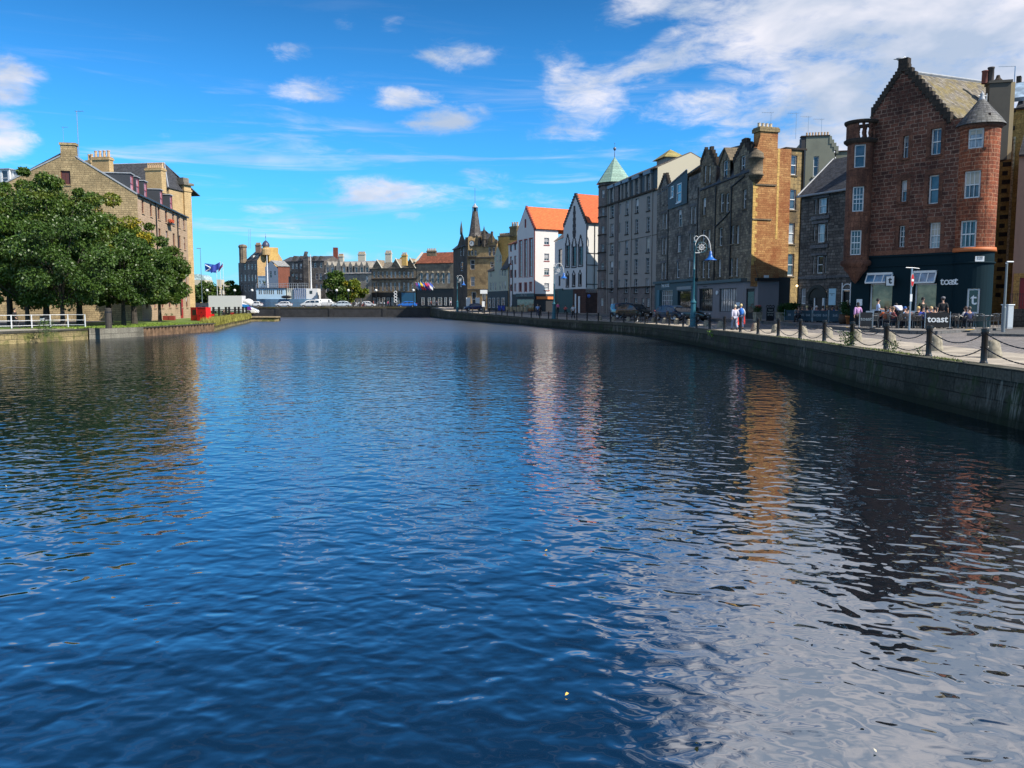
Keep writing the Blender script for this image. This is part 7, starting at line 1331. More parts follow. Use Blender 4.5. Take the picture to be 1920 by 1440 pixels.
person('person in dark clothes standing in the arched white doorway', at(1588,61.5,PV), .3, 'stand', (.04,.04,.05), BL, (.5,.45,.38), 1.66, 'long')
person('pedestrian in pale blue shirt walking below the orange awning', at(1008,126,-.15), .1, 'walk', (.30,.45,.75), (.04,.05,.09), (.3,.2,.12), 1.85, 'short'); person('pedestrian in black beside the pale blue shirt', at(1012.5,127,-.15), .3, 'walk', BL, BL, (.03,.02,.02), 1.75, 'long')
person('pedestrian in white top and dark trousers walking by the gothic house', at(1074.5,104,-.15), .2, 'walk', (.60,.58,.60), BL, (.03,.02,.02), 1.78, 'short')
person('person in pink top standing by the dark green shopfront', at(1046,129,.25), 0, 'stand', (.65,.12,.30), BL, (.04,.03,.02), 1.7); person('person in red top sitting outside the green shopfront', at(1060,128,.25), 0, 'sit', (.5,.05,.06), BL, (.04,.03,.02), 1.7)
person('person in dark coat standing under the trees behind the railing', at(28,72,-.44), 1.6, 'walk', (.012,.012,.015), BL, (.02,.015,.01), 1.75, 'long')
person('person in dark clothes sitting on the weedy bank by the black posts', at(420,139,-.5), 1.2, 'sit', BL, (.03,.03,.04), (.3,.25,.2), 1.7, 'long')
person('person in dark coat standing by the tower corner beyond the red boxes', at(365,150,-.1), .5, 'stand', (.02,.025,.05), BL, (.05,.04,.03), 1.75, 'long')
for i, (px, d, sh_, lab) in enumerate(((690,218,(.05,.05,.06),'person in black on the bridge pavement by the motorbikes'),(728,219,(.55,.05,.18),'person in pink top on the bridge left of the blue car'),(700,219,(.5,.06,.03),'person in red top on the bridge left of the ring sculpture'),(819,214,(.05,.06,.10),'person in navy standing under the flags of the hall'),(845,208,(.35,.30,.35),'person in grey lilac by the hall entrance'),(808,212,(.45,.12,.08),'person in rust top beneath the flags'))):
    q = px2(px, 570, d); person(lab, (q[0], d, .98), i, 'stand', sh_, BL, (.04,.03,.02), 1.75, 'long')

# ================= cafe furniture =================
def chair_proto(lab, loc, rz):
    b = thing('chair', lab, 'chair', loc, rz, 'slatted metal cafe chairs'); r = .014
    for s in (-1,1):
        MB().tube([(s*.26,-.27,0),(s*.25,-.24,.43),(s*.27,-.22,.66)], r, 6).build('leg', ALU, b); MB().tube([(s*.27,.30,0),(s*.25,.24,.45),(s*.26,.30,.78)], r, 6).build('leg', ALU, b)
    m = MB(); m.tube([(-.27,-.22,.66),(-.28,.05,.68),(-.25,.28,.80),(-.12,.34,.86),(.12,.34,.86),(.25,.28,.80),(.28,.05,.68),(.27,-.22,.66)], .018, 8); m.build('arm_rail', ALU, b)
    m = MB()
    for k in range(6): y = -.22+k*.085; m.box(-.235,.235,y,y+.06,.435,.455)
    m.build('seat', plain('dark_slats', (.05,.05,.055), .5), b); m = MB()
    for k in range(9): x = -.2+k*.05; m.tube([(x,.25,.46),(x*1.05,.31,.70),(x*1.1,.335 if abs(x) < .15 else .30,.85)], .009, 5)
    m.build('backrest', ALU, b); return b
spots = [(px, d, rz, 'cafe chair of the '+lab.replace('seated ','')) for (px, d, rz, a1, a2, lab, fm) in sit]
spots += [(1622,48.6,back,'empty slatted chair left of the orange top'),(1634,48.2,back+.4,'empty slatted chair right next to the waiter'),(1716,47.6,back,'empty slatted chair right of the no entry sign pole'),(1694,47.4,back-.3,'empty slatted chair just left of the no entry sign pole'),(1786,47.9,back+1.3,'empty slatted chair turned sideways right of the man in black'),(1799,47.7,back-1.4,'empty slatted chair turned left beside the navy jacket'),(1836,46.9,back-.5,'empty slatted chair between the navy jacket and the corner window'),(1860,47.1,back,'empty slatted chair rightmost facing the corner building'),(1876,48.8,back-.9,'empty slatted chair partly behind the grey post')]
c0 = None
for (px, d, rz, lab) in spots:
    loc = at(px, d, PV)
    if c0 is None: c0 = chair_proto(lab, loc, rz)
    else: dup(c0, loc, rz, lab)
def table(lab, loc): 
    b = thing('table', lab, 'table', loc, .2, 'cafe tables on the pavement'); MB().lathe([(.001,.72),(.34,.72),(.35,.735),(.34,.75),(.001,.75)], (0,0,0), 24).build('tabletop', paint('pale_table', (.5,.52,.55), .25), b, True); MB().lathe([(.03,.03),(.03,.72)], (0,0,0), 10).lathe([(.22,0),(.2,.03),(.001,.05)], (0,0,0), 14).build('pedestal', ALU, b); return b
t0 = None
for (px, d, lab) in ((1664,49.2,'round cafe table between the orange top and pale blue shirt'),(1691,48.6,'round cafe table under the bending waiter'),(1727,48.5,'round cafe table in front of the royal blue shirt'),(1749,48.2,'round cafe table left of the man in black'),(1792,48.3,'round empty cafe table left of the corner window'),(1822,48.2,'round cafe table below the corner window'),(1850,48.6,'round empty cafe table at the right end'),(1636,49.6,'round cafe table nearest the menu board')):
    if t0 is None: t0 = table(lab, at(px,d,PV))
    else: dup(t0, at(px,d,PV), .3, lab)
def barrier(lab, p0, p1, txt=None, col=(.012,.045,.07), grp='canvas barriers round the terrace', ts=.3):
    f = Fac(p0, p1); b = bthing('canvas_barrier', lab, 'barrier', f.P(f.len/2, PV), grp); z0 = PV
    for u in (0, f.len): MB().tube([f.P(u,z0,0), f.P(u,z0+.98,0)], .022, 8).build('post', STEEL, b); 
    for u in (0, f.len): MB().lathe([(.16,0),(.16,.03),(.04,.05)], f.P(u,z0,0), 12).build('base', BLACK, b)
    m = MB(); f.bx(m, .06, f.len-.06, z0+.10, z0+.93, -.008, .008); c_ = m.build('canvas', plain('canvas_%.2f' % col[2], col, .8, 0, .25, 2), b)
    if txt: text(txt, ts, plain('faded_print', (.30,.36,.40), .8), c_, loc=f.P(f.len/2, z0+.55, .014), f=f, ext=.002)
    return b
bx_ = [(1470,67.2),(1490.5,65.6),(1523,64),(1553.5,62.6),(1579,61.4)]
for i in range(4):
    a, c_ = at(bx_[i][0]+1, bx_[i][1], 0), at(bx_[i+1][0]-.5, bx_[i+1][1], 0); barrier('dark blue canvas barrier, '+nth(i)+' from the left on the restaurant terrace', a[:2], c_[:2], ('BAR','SHORE  BAR','SHORE  BAR','BAR')[i], ts=.26)
a, c_ = at(1735,46.6,0), at(1782,46.3,0); bb = barrier('black canvas barrier printed toast behind the man in black', a[:2], c_[:2], None, (.008,.010,.014), 'cafe canvas barriers'); fq = Fac(a[:2], c_[:2]); text('toast', .52, LW, bb, loc=fq.P(fq.len/2, PV+.55, .02), f=fq, bold=.01, ext=.003)
a, c_ = at(1612,47.8,0), at(1637,47.6,0); bb = barrier('dark canvas barrier with faded writing at the left end of the cafe', a[:2], c_[:2], 'toast', (.010,.014,.02), 'cafe canvas barriers')
# signs
def pole_sign():
    p = at(1706,44.7,PV); b = thing('road_sign', 'round red no entry sign on a tall grey pole before the cafe', 'road sign', p, .0); MB().lathe([(.06,0),(.045,.9),(.045,3.35)], (0,0,0), 12).build('pole', STEEL, b)
    z = (571-526)*44.7/1530+1.65-PV; M = Matrix.Translation((0.02,-.06,z)) @ Matrix.Rotation(R(52), 4, 'Z') @ Matrix.Rotation(R(90), 4, 'X')
    m = MB(); m.lathe([(.001,.012),(.31,.012),(.33,.0),(.33,-.012),(.001,-.012)], (0,0,0), 28).xf(M); d = m.build('sign_disc', paint('sign_red', (.48,.015,.015), .35), b); m = MB(); m.box(-.22,.22,-.06,.06,.013,.019).xf(M); m.build('white_bar', LW, d); m = MB(); m.lathe([(.33,-.02),(.355,-.02),(.355,.014),(.33,.014)], (0,0,0), 28).xf(M); m.build('rim', paint('grey_rim', (.3,.32,.35), .5), d)
    m = MB(); m.tube([(-.34,0,3.38),(.1,.05,3.37),(.42,.06,3.33)], .025, 6); m.build('top_arm', WHITE, b); MB().box(-.06,.06,-.06,-.047,1.55,1.95).build('sticker', LW, b)
pole_sign()
p = at(1882.5,41.6,.25); b = thing('sign_post', 'plain grey post with folded white top arm on the kerb island', 'post', p); MB().lathe([(.085,0),(.085,1.25),(.06,1.3),(.05,3.55)], (0,0,0), 12).build('pole', paint('grey_post', (.16,.19,.21), .5), b); MB().tube([(-.05,0,3.45),(.0,0,3.55),(.35,.05,3.55)], .035, 6).build('top_arm', LW, b)
p = at(1889,47.5,PV); b = thing('utility_cabinet', 'pale grey utility cabinet on the pavement behind the grey post', 'cabinet', p, .5); MB().box(-.28,.28,-.18,.18,0,1.35).build('cabinet_body', paint('cabinet_grey', (.30,.33,.36), .5), b); MB().box(-.25,.25,-.19,-.181,.08,1.28).build('door', paint('cabinet_door', (.36,.40,.44), .5), b); MB().box(-.32,.32,-.22,.22,1.35,1.40).build('lid', LW, b)
# planters, board, pots
PST = stone('planter_stone', (.38,.34,.26), (.30,.27,.2), (.15,.13,.1), .5, .3); GLF = plain('planter_leaves', (.035,.09,.02), .6, 0, .4, 6)
for (px, d, lab, fl) in ((1420.5,69,'stone planter with red flowers beside the grey shop door',1),(1463.5,67.5,'stone planter with green shrub right of the chalkboard',0)):
    b = thing('planter', lab, 'planter', at(px,d,PV), .2, 'stone planters on the pavement'); MB().hexa([(-.26,-.26,0),(.26,-.26,0),(.26,.26,0),(-.26,.26,0),(-.3,-.3,.75),(.3,-.3,.75),(.3,.3,.75),(-.3,.3,.75)]).build('tub', PST, b)
    w = weed('shrub', lab, (0,0,.72), .42, 420, mat=GLF); w.parent = b; del w['label']; del w['category']
    if fl:
        m = MB(); rr = random.Random(2)
        for k in range(9): m.ball((rr.uniform(-.25,.2), -.2+rr.uniform(-.1,.1), 1.15+rr.uniform(0,.22)), .05, 6, 4)
        m.build('flowers', paint('red_flowers', (.5,.06,.04), .6), b)
b = thing('chalkboard', 'black chalkboard A-board with scrolled top on the pavement', 'sign board', at(1444,67,PV), .15); m = MB(); m.box(-.33,.33,-.03,.03,.05,1.15); m.build('board', BLACK, b); m = MB(); m.tube([(-.36,0,1.15),(-.3,0,1.32),(-.1,0,1.24),(0,0,1.34),(.1,0,1.24),(.3,0,1.32),(.36,0,1.15)], .05, 7); m.build('scroll_top', BLACK, b); f_ = Fac((-.33,-.0),(.33,-.0)); text('food\nserved\nall day', .2, plain('chalk', (.5,.52,.5), .9), b, loc=(0,-.045,.75), f=f_, ext=.002)
b = thing('flower_pot', 'terracotta pot with plant at the foot of the navy cafe wall', 'plant pot', at(1593,57.5,PV), 0); MB().lathe([(.001,0),(.2,0),(.27,.5),(.3,.5),(.3,.6),(.25,.6),(.24,.5)], (0,0,0), 16).build('pot', plain('terracotta', (.50,.17,.05), .8), b, True); w = weed('shrub', 'x', (0,0,.55), .4, 260, mat=GLF); w.parent = b; del w['label']; del w['category']
b = thing('barrel_planter', 'dark wooden barrel planter with tall shrub by the arched doorway', 'planter', at(1583,58.5,PV), 0); MB().lathe([(.001,0),(.3,0),(.38,.3),(.36,.7),(.3,.7),(.3,.6)], (0,0,0), 16).build('tub', plain('barrel_wood', (.06,.035,.02), .7), b, True); w = weed('shrub', 'xx', (0,0,.65), .5, 420, mat=GLF, up=1.4); w.parent = b; del w['label']; del w['category']
for i, (px, d) in enumerate(((1478,67.5),(1487,67))): w = weed('terrace_shrub', ('leafy shrub at the left end of the terrace barriers','leafy shrub second from the left of the terrace barriers')[i], at(px,d,PV+.3), .75, 600, mat=GLF, cat='shrub', up=1.2)

# ================= street lamps =================
TEALP = paint('lamp_teal', (.02,.12,.17), .45); BLUEP = paint('lamp_blue', (.02,.14,.50), .35)
def lamp(lab, loc, rz=0):
    b = thing('street_lamp', lab, 'street lamp', loc, rz, 'ornate blue quay lamps'); H_ = 7.5
    m = MB(); m.lathe([(.32,0),(.32,.12),(.26,.16),(.25,.75),(.29,.78),(.29,.86),(.22,.92),(.19,1.9),(.24,1.95),(.24,2.05),(.15,2.15),(.12,2.3)], (0,0,0), 14); m.build('base', TEALP, b); m = MB(); m.lathe([(.09,2.3),(.08,4.6),(.11,4.63),(.11,4.7),(.07,4.75),(.06,H_-.7),(.11,H_-.68),(.11,H_-.6),(.06,H_-.55)], (0,0,0), 12); m.build('pole', TEALP, b, True)
    arc = [(1.05*(1-math.cos(a))*.62, 0, H_-1.25+math.sin(a)*1.15) for a in [math.pi*k/12 for k in range(12)]]+[(1.32,0,H_-1.35)]; MB().tube(arc, .04, 7).build('arm', WR, b)
    for (cx_, cz_, r1) in ((.58,H_-1.05,.42),(.58,H_-1.05,.2)):
        MB().tube([(cx_+r1*math.cos(a), 0, cz_+r1*math.sin(a)) for a in [2*math.pi*k/18 for k in range(19)]], .028, 6).build('scroll', WR if r1 < .3 else TEALP, b)
    m = MB()
    for k in range(4): a = k*math.pi/4; m.tube([(.58-.42*math.cos(a),0,H_-1.05-.42*math.sin(a)),(.58+.42*math.cos(a),0,H_-1.05+.42*math.sin(a))], .016, 5)
    m.tube([(.02,0,H_-1.5),(.45,0,H_-1.5)], .04, 6); m.tube([(.05,0,H_-.55),(-.05,0,H_-.3),(.12,0,H_-.12),(.25,0,H_-.22)], .03, 6); m.build('filigree', WR, b)
    m = MB(); m.lathe([(.04,0),(.10,-.05),(.12,-.3),(.2,-.5),(.32,-.62),(.5,-.72),(.5,-.75),(.3,-.65),(.15,-.5)], (1.32,0,H_-1.35), 20); m.build('lamp_shade', BLUEP, b, True); MB().lathe([(.001,-.92),(.08,-.88),(.09,-.74),(.04,-.68)], (1.32,0,H_-1.35), 10).build('bulb', plain('pale_bulb', (.6,.5,.3), .4), b, True)
    return b
q = qpoint(1299,1.0); l0 = lamp('tall ornate blue lamp nearest the camera, in front of the grey shop', (q.x,q.y,q.z))
q = qpoint(1038.5,.9); dup(l0, (q.x,q.y,q.z), .1, 'ornate blue lamp between the two white gabled houses'); q = qpoint(857.5,1.0); l3 = dup(l0, (q.x,q.y,q.z), .1, 'ornate blue lamp in front of the clock building')
b = thing('street_lamp', 'very tall slim grey lamp column on the left bank', 'street lamp', at(380,205,.95)); MB().lathe([(.12,0),(.12,2),(.09,2.1),(.05,14.6)], (0,0,0), 8).build('pole', paint('grey_column', (.12,.16,.19), .5), b); MB().box(-.9,.1,-.1,.1,14.5,14.65).build('lamp_head', paint('grey_head', (.2,.22,.25), .5), b)
g0 = None
for i, (px, d) in enumerate(((364,206),(390,206),(441.5,206),(474,206),(632,206),(654,206.2),(705.7,205.6),(775.5,205.4))):
    lab = f'globe street lamp, {nth(i)} from the left along the bridge'; loc = at(px, d, .98)
    if g0 is None:
        g0 = thing('globe_lamp', lab, 'street lamp', loc, 0, 'white globe lamps along the bridge'); MB().lathe([(.12,0),(.12,.4),(.06,.5),(.05,3.9)], (0,0,0), 8).build('pole', BLACK, g0); m = MB(); m.ball((0,0,4.2), .34, 12, 8); m.build('globe', plain('white_globe', (.72,.72,.70), .3, 0, .03), g0, True)
    else: dup(g0, loc, 0, lab)

# ================= vehicles =================
TYR = RUBBER; RIM = paint('wheel_rim', (.35,.36,.38), .3, .7); CGL = glass('car_glass', (.02,.03,.04), 0); HLT = plain('headlamp', (.75,.78,.8), .15); TLT = paint('tail_lamp', (.45,.02,.02), .3)
def vehicle(name, label, cat, loc, rz, L=4.1, Wd=1.72, H=1.47, col=(.7,.7,.7), kind='hatch', group=None, band_=None):
    b = thing(name, label, cat, loc, rz, group); pm = paint('body_%.2f_%.2f_%.2f' % col, col, .22, 0, .8)
    if kind == 'hatch': st = [(-.5,.42,.62,.62),(-.49,.28,.86,.86),(-.44,.25,.92,.98),(-.34,.24,.93,1.40),(-.2,.24,.93,H),(.05,.24,.93,H),(.16,.24,.92,1.36),(.30,.24,.90,.92),(.42,.25,.78,.78),(.485,.28,.66,.66),(.5,.40,.55,.55)]
    elif kind == 'saloon': st = [(-.5,.42,.65,.65),(-.49,.28,.90,.90),(-.36,.25,.95,.96),(-.24,.24,.95,1.36),(-.12,.24,.94,H),(.05,.24,.93,H),(.15,.24,.92,1.34),(.27,.24,.90,.92),(.42,.25,.78,.78),(.485,.28,.66,.66),(.5,.40,.55,.55)]
    elif kind == 'mpv': st = [(-.5,.42,.9,1.0),(-.495,.28,1.0,1.55),(-.46,.25,1.02,H-.05),(-.3,.24,1.02,H),(.05,.24,1.02,H),(.17,.24,1.0,H-.15),(.32,.24,.98,1.06),(.43,.25,.92,.92),(.49,.3,.7,.7),(.5,.40,.55,.55)]
    else: st = [(-.5,.42,1.0,H-.1),(-.495,.3,1.1,H),(-.3,.28,1.1,H),(.15,.28,1.1,H),(.24,.28,1.08,H-.12),(.34,.28,1.05,1.35),(.44,.28,1.0,1.05),(.49,.32,.75,.75),(.5,.42,.6,.6)]
    w = Wd/2; m = MB(); rows = []
    for (x, z0, zb_, zr) in st:
        wt = w*(1-.16*min(1, (zr-zb_)/.5)) if zr > zb_ else w*.985; nar = .86 if abs(x) >= .495 else (.95 if abs(x) > .48 else 1)
        rows.append([(x*L, y*nar, z) for y, z in ((-w*.94,z0),(-w,z0+.14),(-w,zb_-.12),(-w*.97,zb_),(-wt,zr-.03),(-wt*.9,zr),(wt*.9,zr),(wt,zr-.03),(w*.97,zb_),(w,zb_-.12),(w,z0+.14),(w*.94,z0))])
    base = 0
    for r_ in rows: m.v += r_
    n = 12
    for i in range(len(rows)-1):
        for j in range(n): j2 = (j+1) % n; m.f.append((i*n+j, i*n+j2, (i+1)*n+j2, (i+1)*n+j))
    m.f.append(tuple(range(n))[::-1]); m.f.append(tuple((len(rows)-1)*n+j for j in range(n))); m.build('body', pm, b, True)
    def strip_glass(s0, s1, name):      # side glass between two stations
        for sg in (-1, 1):
            P = lambda s, k: Vector((s*L, sg*(interp(s,'w',k)+.012), interp(s,'z',k))); mm = MB(); q_ = [P(s0,.10),P(s1,.10),P(s1,.84),P(s0,.84)]; mm.poly([tuple(a) for a in (q_ if sg < 0 else q_[::-1])]); mm.build(name, CGL, b)
    def interp(s, what, k):
        for i in range(len(st)-1):
            a, c_ = st[i], st[i+1]
            if a[0] <= s <= c_[0]:
                t_ = (s-a[0])/(c_[0]-a[0]); zb_ = a[2]+(c_[2]-a[2])*t_; zr = a[3]+(c_[3]-a[3])*t_; wt = w*(1-.16*min(1,(zr-zb_)/.5)); return (w*.97+(wt-w*.97)*k) if what == 'w' else zb_+(zr-zb_)*k
        return w
    if kind == 'hatch': sgs = [(-.36,-.22),(-.20,-.02),(.0,.20)]; ws = (.165,.29); rw_ = (-.435,-.345)
    elif kind == 'saloon': sgs = [(-.25,-.12),(-.10,.03),(.05,.19)]; ws = (.155,.26); rw_ = (-.355,-.25)
    elif kind == 'mpv': sgs = [(-.44,-.26),(-.24,-.02),(.0,.22)]; ws = (.18,.31); rw_ = (-.494,-.465)
    else: sgs = [(.14,.31)]; ws = (.25,.335); rw_ = None
    for a, c_ in sgs: strip_glass(a, c_, 'side_window')
    for k_, sgl in ((ws,1),(rw_,-1)):
        if not k_: continue
        a, c_ = k_; f0 = lambda s, y: (s*L+.012*sgl, y*(interp(s,'w',1)-.12), interp(s,'z',1)+.012); mm = MB(); q_ = [f0(a,-1),f0(c_,-1),f0(c_,1),f0(a,1)]; mm.poly(q_); mm.build('windscreen' if sgl > 0 else 'rear_window', CGL, b)
    wr = .31 if kind != 'van' else .36
    for x in (-.31*L, .31*L):
        for sg in (-1,1):
            M = Matrix.Translation((x, sg*(w-.09), wr)) @ Matrix.Rotation(R(90)*sg, 4, 'X'); ar = MB(); ar.lathe([(wr+.06,-.10),(wr+.06,-.095),(.001,-.094)], (0,0,0), 18).xf(Matrix.Translation((x, sg*(w-.09), wr)) @ Matrix.Rotation(-R(90)*-sg, 4, 'X'))
            ty = MB(); ty.lathe([(wr*.62,-.09),(wr*.92,-.10),(wr,-.07),(wr,.07),(wr*.92,.10),(wr*.62,.09)], (0,0,0), 18).xf(M); wo = ty.build('wheel', TYR, b); rm = MB(); rm.lathe([(wr*.63,.08),(wr*.63,-.08)], (0,0,0), 14).lathe([(.001,.03),(wr*.3,.05),(wr*.62,.085)], (0,0,0), 10).lathe([(.001,-.03),(wr*.3,-.05),(wr*.62,-.085)], (0,0,0), 10).xf(M); rm.build('rim', RIM, wo)
            a_ = MB(); a_.lathe([(.001,0),(wr+.055,0),(wr+.055,.02)], (0,0,0), 18).xf(Matrix.Translation((x, sg*(w+.004-.02*(sg>0)), wr+.01)) @ Matrix.Rotation(R(90), 4, 'X')); a_.build('wheel_arch', RUBBER, b)
            wo.location = (0, sg*.10, 0)
    for sg in (-1,1):
        m = MB(); m.ball((.478*L, sg*w*.68, .66 if kind != 'van' else .8), .14, 8, 6, (.5,1.2,.7)); m.build('headlight', HLT, b, True); m = MB(); m.ball((-.487*L, sg*w*.78, .86 if kind in ('hatch','saloon') else 1.1), .12, 8, 6, (.4,.8,1.3)); m.build('tail_light', TLT, b, True)
    MB().box(.499*L,.505*L,-.26,.26,.36,.47).build('number_plate', LW, b); MB().box(.46*L,.5*L+.01,-w*.8,w*.8,.22,.36).build('bumper', RUBBER, b)
    return b
BZ = .982
def bridge(px, d=210): return at(px, d, BZ)
vehicle('parked_car','white hatchback with red tail light just right of the box van','car',bridge(478,213),math.pi,4.0,1.7,1.5,(.72,.73,.75),'hatch')
vehicle('parked_car','small white hatchback in front of the ship lifeboat','car',bridge(532.5,210),0+math.pi,4.2,1.7,1.46,(.70,.72,.76),'hatch')
vehicle('parked_mpv','white family van on the bridge left of the white panel van','van',bridge(583,209),math.pi,5.2,1.8,1.85,(.72,.74,.76),'mpv')
vehicle('panel_van','white panel van on the bridge behind the pale hatchback','van',bridge(612,214),0,5.4,1.9,2.1,(.68,.69,.70),'van')
vehicle('parked_car','pale blue white hatchback on the bridge right of the panel van','car',bridge(641,209.5),math.pi,4.9,1.75,1.55,(.60,.70,.78),'hatch')
vehicle('parked_car','white hatchback half hidden by motorbikes on the bridge','car',bridge(691,213),0,3.8,1.7,1.5,(.65,.66,.68),'hatch')
vehicle('parked_car','bright blue hatchback on the bridge near the hall','car',bridge(764,209),math.pi,4.9,1.75,1.5,(.02,.16,.62),'hatch')
vehicle('parked_car','dark navy saloon with pale windscreen outside the clock building','car',at(889,164,.45),math.pi+.2,4.0,1.75,1.45,(.015,.02,.10),'saloon')
vehicle('parked_mpv','black people carrier parked by the grey block facing the quay','car',at(1186,92,.07),-.95,4.6,1.85,1.75,(.012,.013,.016),'mpv')
vehicle('parked_car','dark hatchback with blue glass behind the black people carrier','car',at(1169,96,.07),-1.25,4.0,1.75,1.7,(.02,.06,.14),'mpv')
vehicle('parked_car','dark blue hatchback parked outside the teal shop','car',at(1262,81,.07),-1.0,3.9,1.75,1.5,(.012,.03,.075),'hatch')
vehicle('parked_car','black saloon with white number plate behind the tall quay lamp','car',at(1291,80,.07),-.6,4.0,1.75,1.3,(.012,.013,.016),'saloon')
vehicle('parked_car','dark grey hatchback left of the white box van','car',at(390,160,-.1),0,4.4,1.75,1.55,(.05,.055,.065),'hatch'); vehicle('parked_van','black van behind the grey hatchback on the left bank','van',at(384,172,.0),0,5.0,1.85,2.0,(.015,.016,.018),'van')
b = vehicle('box_van','white box van with blue and purple cab graphics on the left bank','van',at(446.5,155,-.25),0,7.6,2.0,2.15,(.72,.73,.74),'van'); MB().box(-5.1,1.15,-1.15,1.15,.75,3.55).build('cargo_box', paint('cargo_white', (.60,.61,.63), .5), b)
m = MB(); m.poly([(1.16,-1.03,1.3),(2.6,-1.03,1.3),(2.4,-.98,1.85),(1.16,-.98,2.0)]); m.build('blue_graphic', paint('graphic_blue', (.02,.20,.55), .4), b); MB().poly([(1.9,-1.06,.9),(2.9,-1.06,.9),(2.7,-1.06,1.5),(1.9,-1.06,1.5)]).build('purple_graphic', paint('graphic_purple', (.15,.03,.30), .4), b)
m = MB(); m.ball((2.0,0,2.3), .9, 10, 6, (1.1,1.05,.8)); m.build('wind_deflector', paint('body_0.72_0.73_0.74', (.72,.73,.74), .22), b, True)
def bike(lab, loc, rz, moto=False, col=(.02,.02,.02), group=None):
    b = thing('motorbike' if moto else 'bicycle', lab, 'motorbike' if moto else 'bicycle', loc, rz, group); r = .33; fm = paint('frame_%.2f' % col[0], col, .3)
    for x in (-.55,.55):
        m = MB(); m.tube([(x+r*math.cos(a),0,r+r*math.sin(a)) for a in [2*math.pi*k/16 for k in range(17)]], .06 if moto else .022, 6); w = m.build('wheel', RUBBER, b); m = MB()
        for k in range(4): a = k*math.pi/4; m.tube([(x-r*math.cos(a),0,r-r*math.sin(a)),(x+r*math.cos(a),0,r+r*math.sin(a))], .008 if not moto else .02, 4)
        m.build('spokes', STEEL, w)
    m = MB(); R_ = .05 if moto else .02; m.tube([(-.55,0,r),(-.15,0,r),(.38,0,.78),(.55,0,r)], R_, 6); m.tube([(-.55,0,r),(-.22,0,.78),(.38,0,.78)], R_, 6); m.tube([(-.15,0,r),(-.24,0,.88)], R_, 6); m.build('frame', fm, b)
    MB().tube([(.38,0,.78),(.34,0,.98),(.30,-.26,1.0)], .018, 6).tube([(.34,0,.98),(.30,.26,1.0)], .018, 6).build('handlebar', BLACK, b); m = MB(); m.ball((-.27,0,.92), .14, 8, 5, (1.6 if moto else 1,.7,.35)); m.build('saddle', BLACK, b)
    if moto: m = MB(); m.ball((.08,0,.80), .26, 10, 6, (1.2,.6,.6)); m.ball((0,0,.45), .24, 8, 6, (1.1,.7,.8)); m.build('tank_and_engine', fm, b, True); MB().box(.45,.62,-.2,.2,.85,1.25).build('fairing', paint('fairing', (.6,.62,.65), .3), b)
    return b
q = qpoint(1199,.9); bike('dark bicycle chained to the bollards, left of the pair', (q.x,q.y,q.z), 1.1); q = qpoint(1214,.9); bike('dark bicycle chained to the bollards, right of the pair', (q.x,q.y,q.z), 1.4)
for i, (px, c) in enumerate(((664,(.02,.02,.02)),(669,(.5,.5,.52)),(676,(.02,.02,.02)),(682,(.4,.05,.03)),(711,(.02,.02,.03)),(717,(.03,.03,.03)))): bike(f'motorbike parked on the bridge, {nth(i)} from the left', bridge(px, 207.6), .6, True, c, 'motorbikes parked on the bridge')

# ================= left bank things =================
RD = paint('red_container', (.70,.02,.02), .4)
for i, (x0, x1, y0, y1, d, lab) in enumerate(((357.5,369,577,600.5,112,'red metal container with dark opening, left of the pair'),(369.5,386,577,600.5,110,'red metal container with plain front, right of the pair'))):
    A = corner(x0, d, 590); B = corner(x1, d-.5, 590); f = Fac(A, B); z0, z1 = -.5, f.z((x0+x1)/2, y0); b = bthing('red_container', lab, 'container', f.P(f.len/2, z0), 'red containers on the left bank'); m = MB(); f.bx(m, 0, f.len, z0, z1, -1.0, 0); m.build('shell', RD, b)
    m = MB(); f.bx(m, -.03, f.len+.03, z1, z1+.06, -1.05, .04); m.build('lid', RD, b); m = MB()
    for k in range(3 if i else 1): 
        if i: f.bx(m, f.len*(.25+.22*k), f.len*(.32+.22*k), z0+.6+.45*(k % 2), z0+.72+.45*(k % 2), .0, .02)
        else: f.bx(m, f.len*.3, f.len*.9, z0+.7, z1-.25, -.01, .012)
    m.build('dark_opening', BLACK, b)
for (x0, x1, d, lab) in ((387,399,112,'red bench beside the red containers'),(429,441,138,'red bench behind the black posts by the box van')):
    A = corner(x0, d, 590); B = corner(x1, d, 590); f = Fac(A, B); b = bthing('red_bench', lab, 'bench', f.P(f.len/2,-.5)); m = MB(); f.bx(m, 0, f.len, -.08, 0, -.5, 0); m.build('seat', RD, b); m = MB(); f.bx(m, 0, f.len, .1, .35, -.55, -.5); m.build('backrest', RD, b)
    for u in (.1, f.len-.2): m = MB(); f.bx(m, u, u+.1, -.5, -.08, -.45, -.05); m.build('leg', RD, b)
p0 = None
for i, px in enumerate((400.5,411,424,430,441,448,456,462)):
    d = 128+i*2.3; lab = f'black timber post, {nth(i)} from the left by the box van'; loc = at(px, d, -.55)
    if p0 is None: p0 = thing('timber_post', lab, 'post', loc, 0, 'black posts beside the box van'); MB().box(-.14,.14,-.14,.14,0,1.75).build('shaft', BLACK, p0); MB().box(-.17,.17,-.17,.17,1.75,1.82).build('cap', BLACK, p0)
    else: dup(p0, loc, 0, lab)
f = Fac(corner(400,128.3,580), corner(462,144.4,580)); m = MB(); f.bx(m, 0, f.len, .75, .88, -.25, -.16); f.bx(m, 0, f.len, .2, .3, -.25, -.16); o = m.build('timber_rail', BLACK); tag(o, 'black timber rails running along the posts by the box van', 'fence')
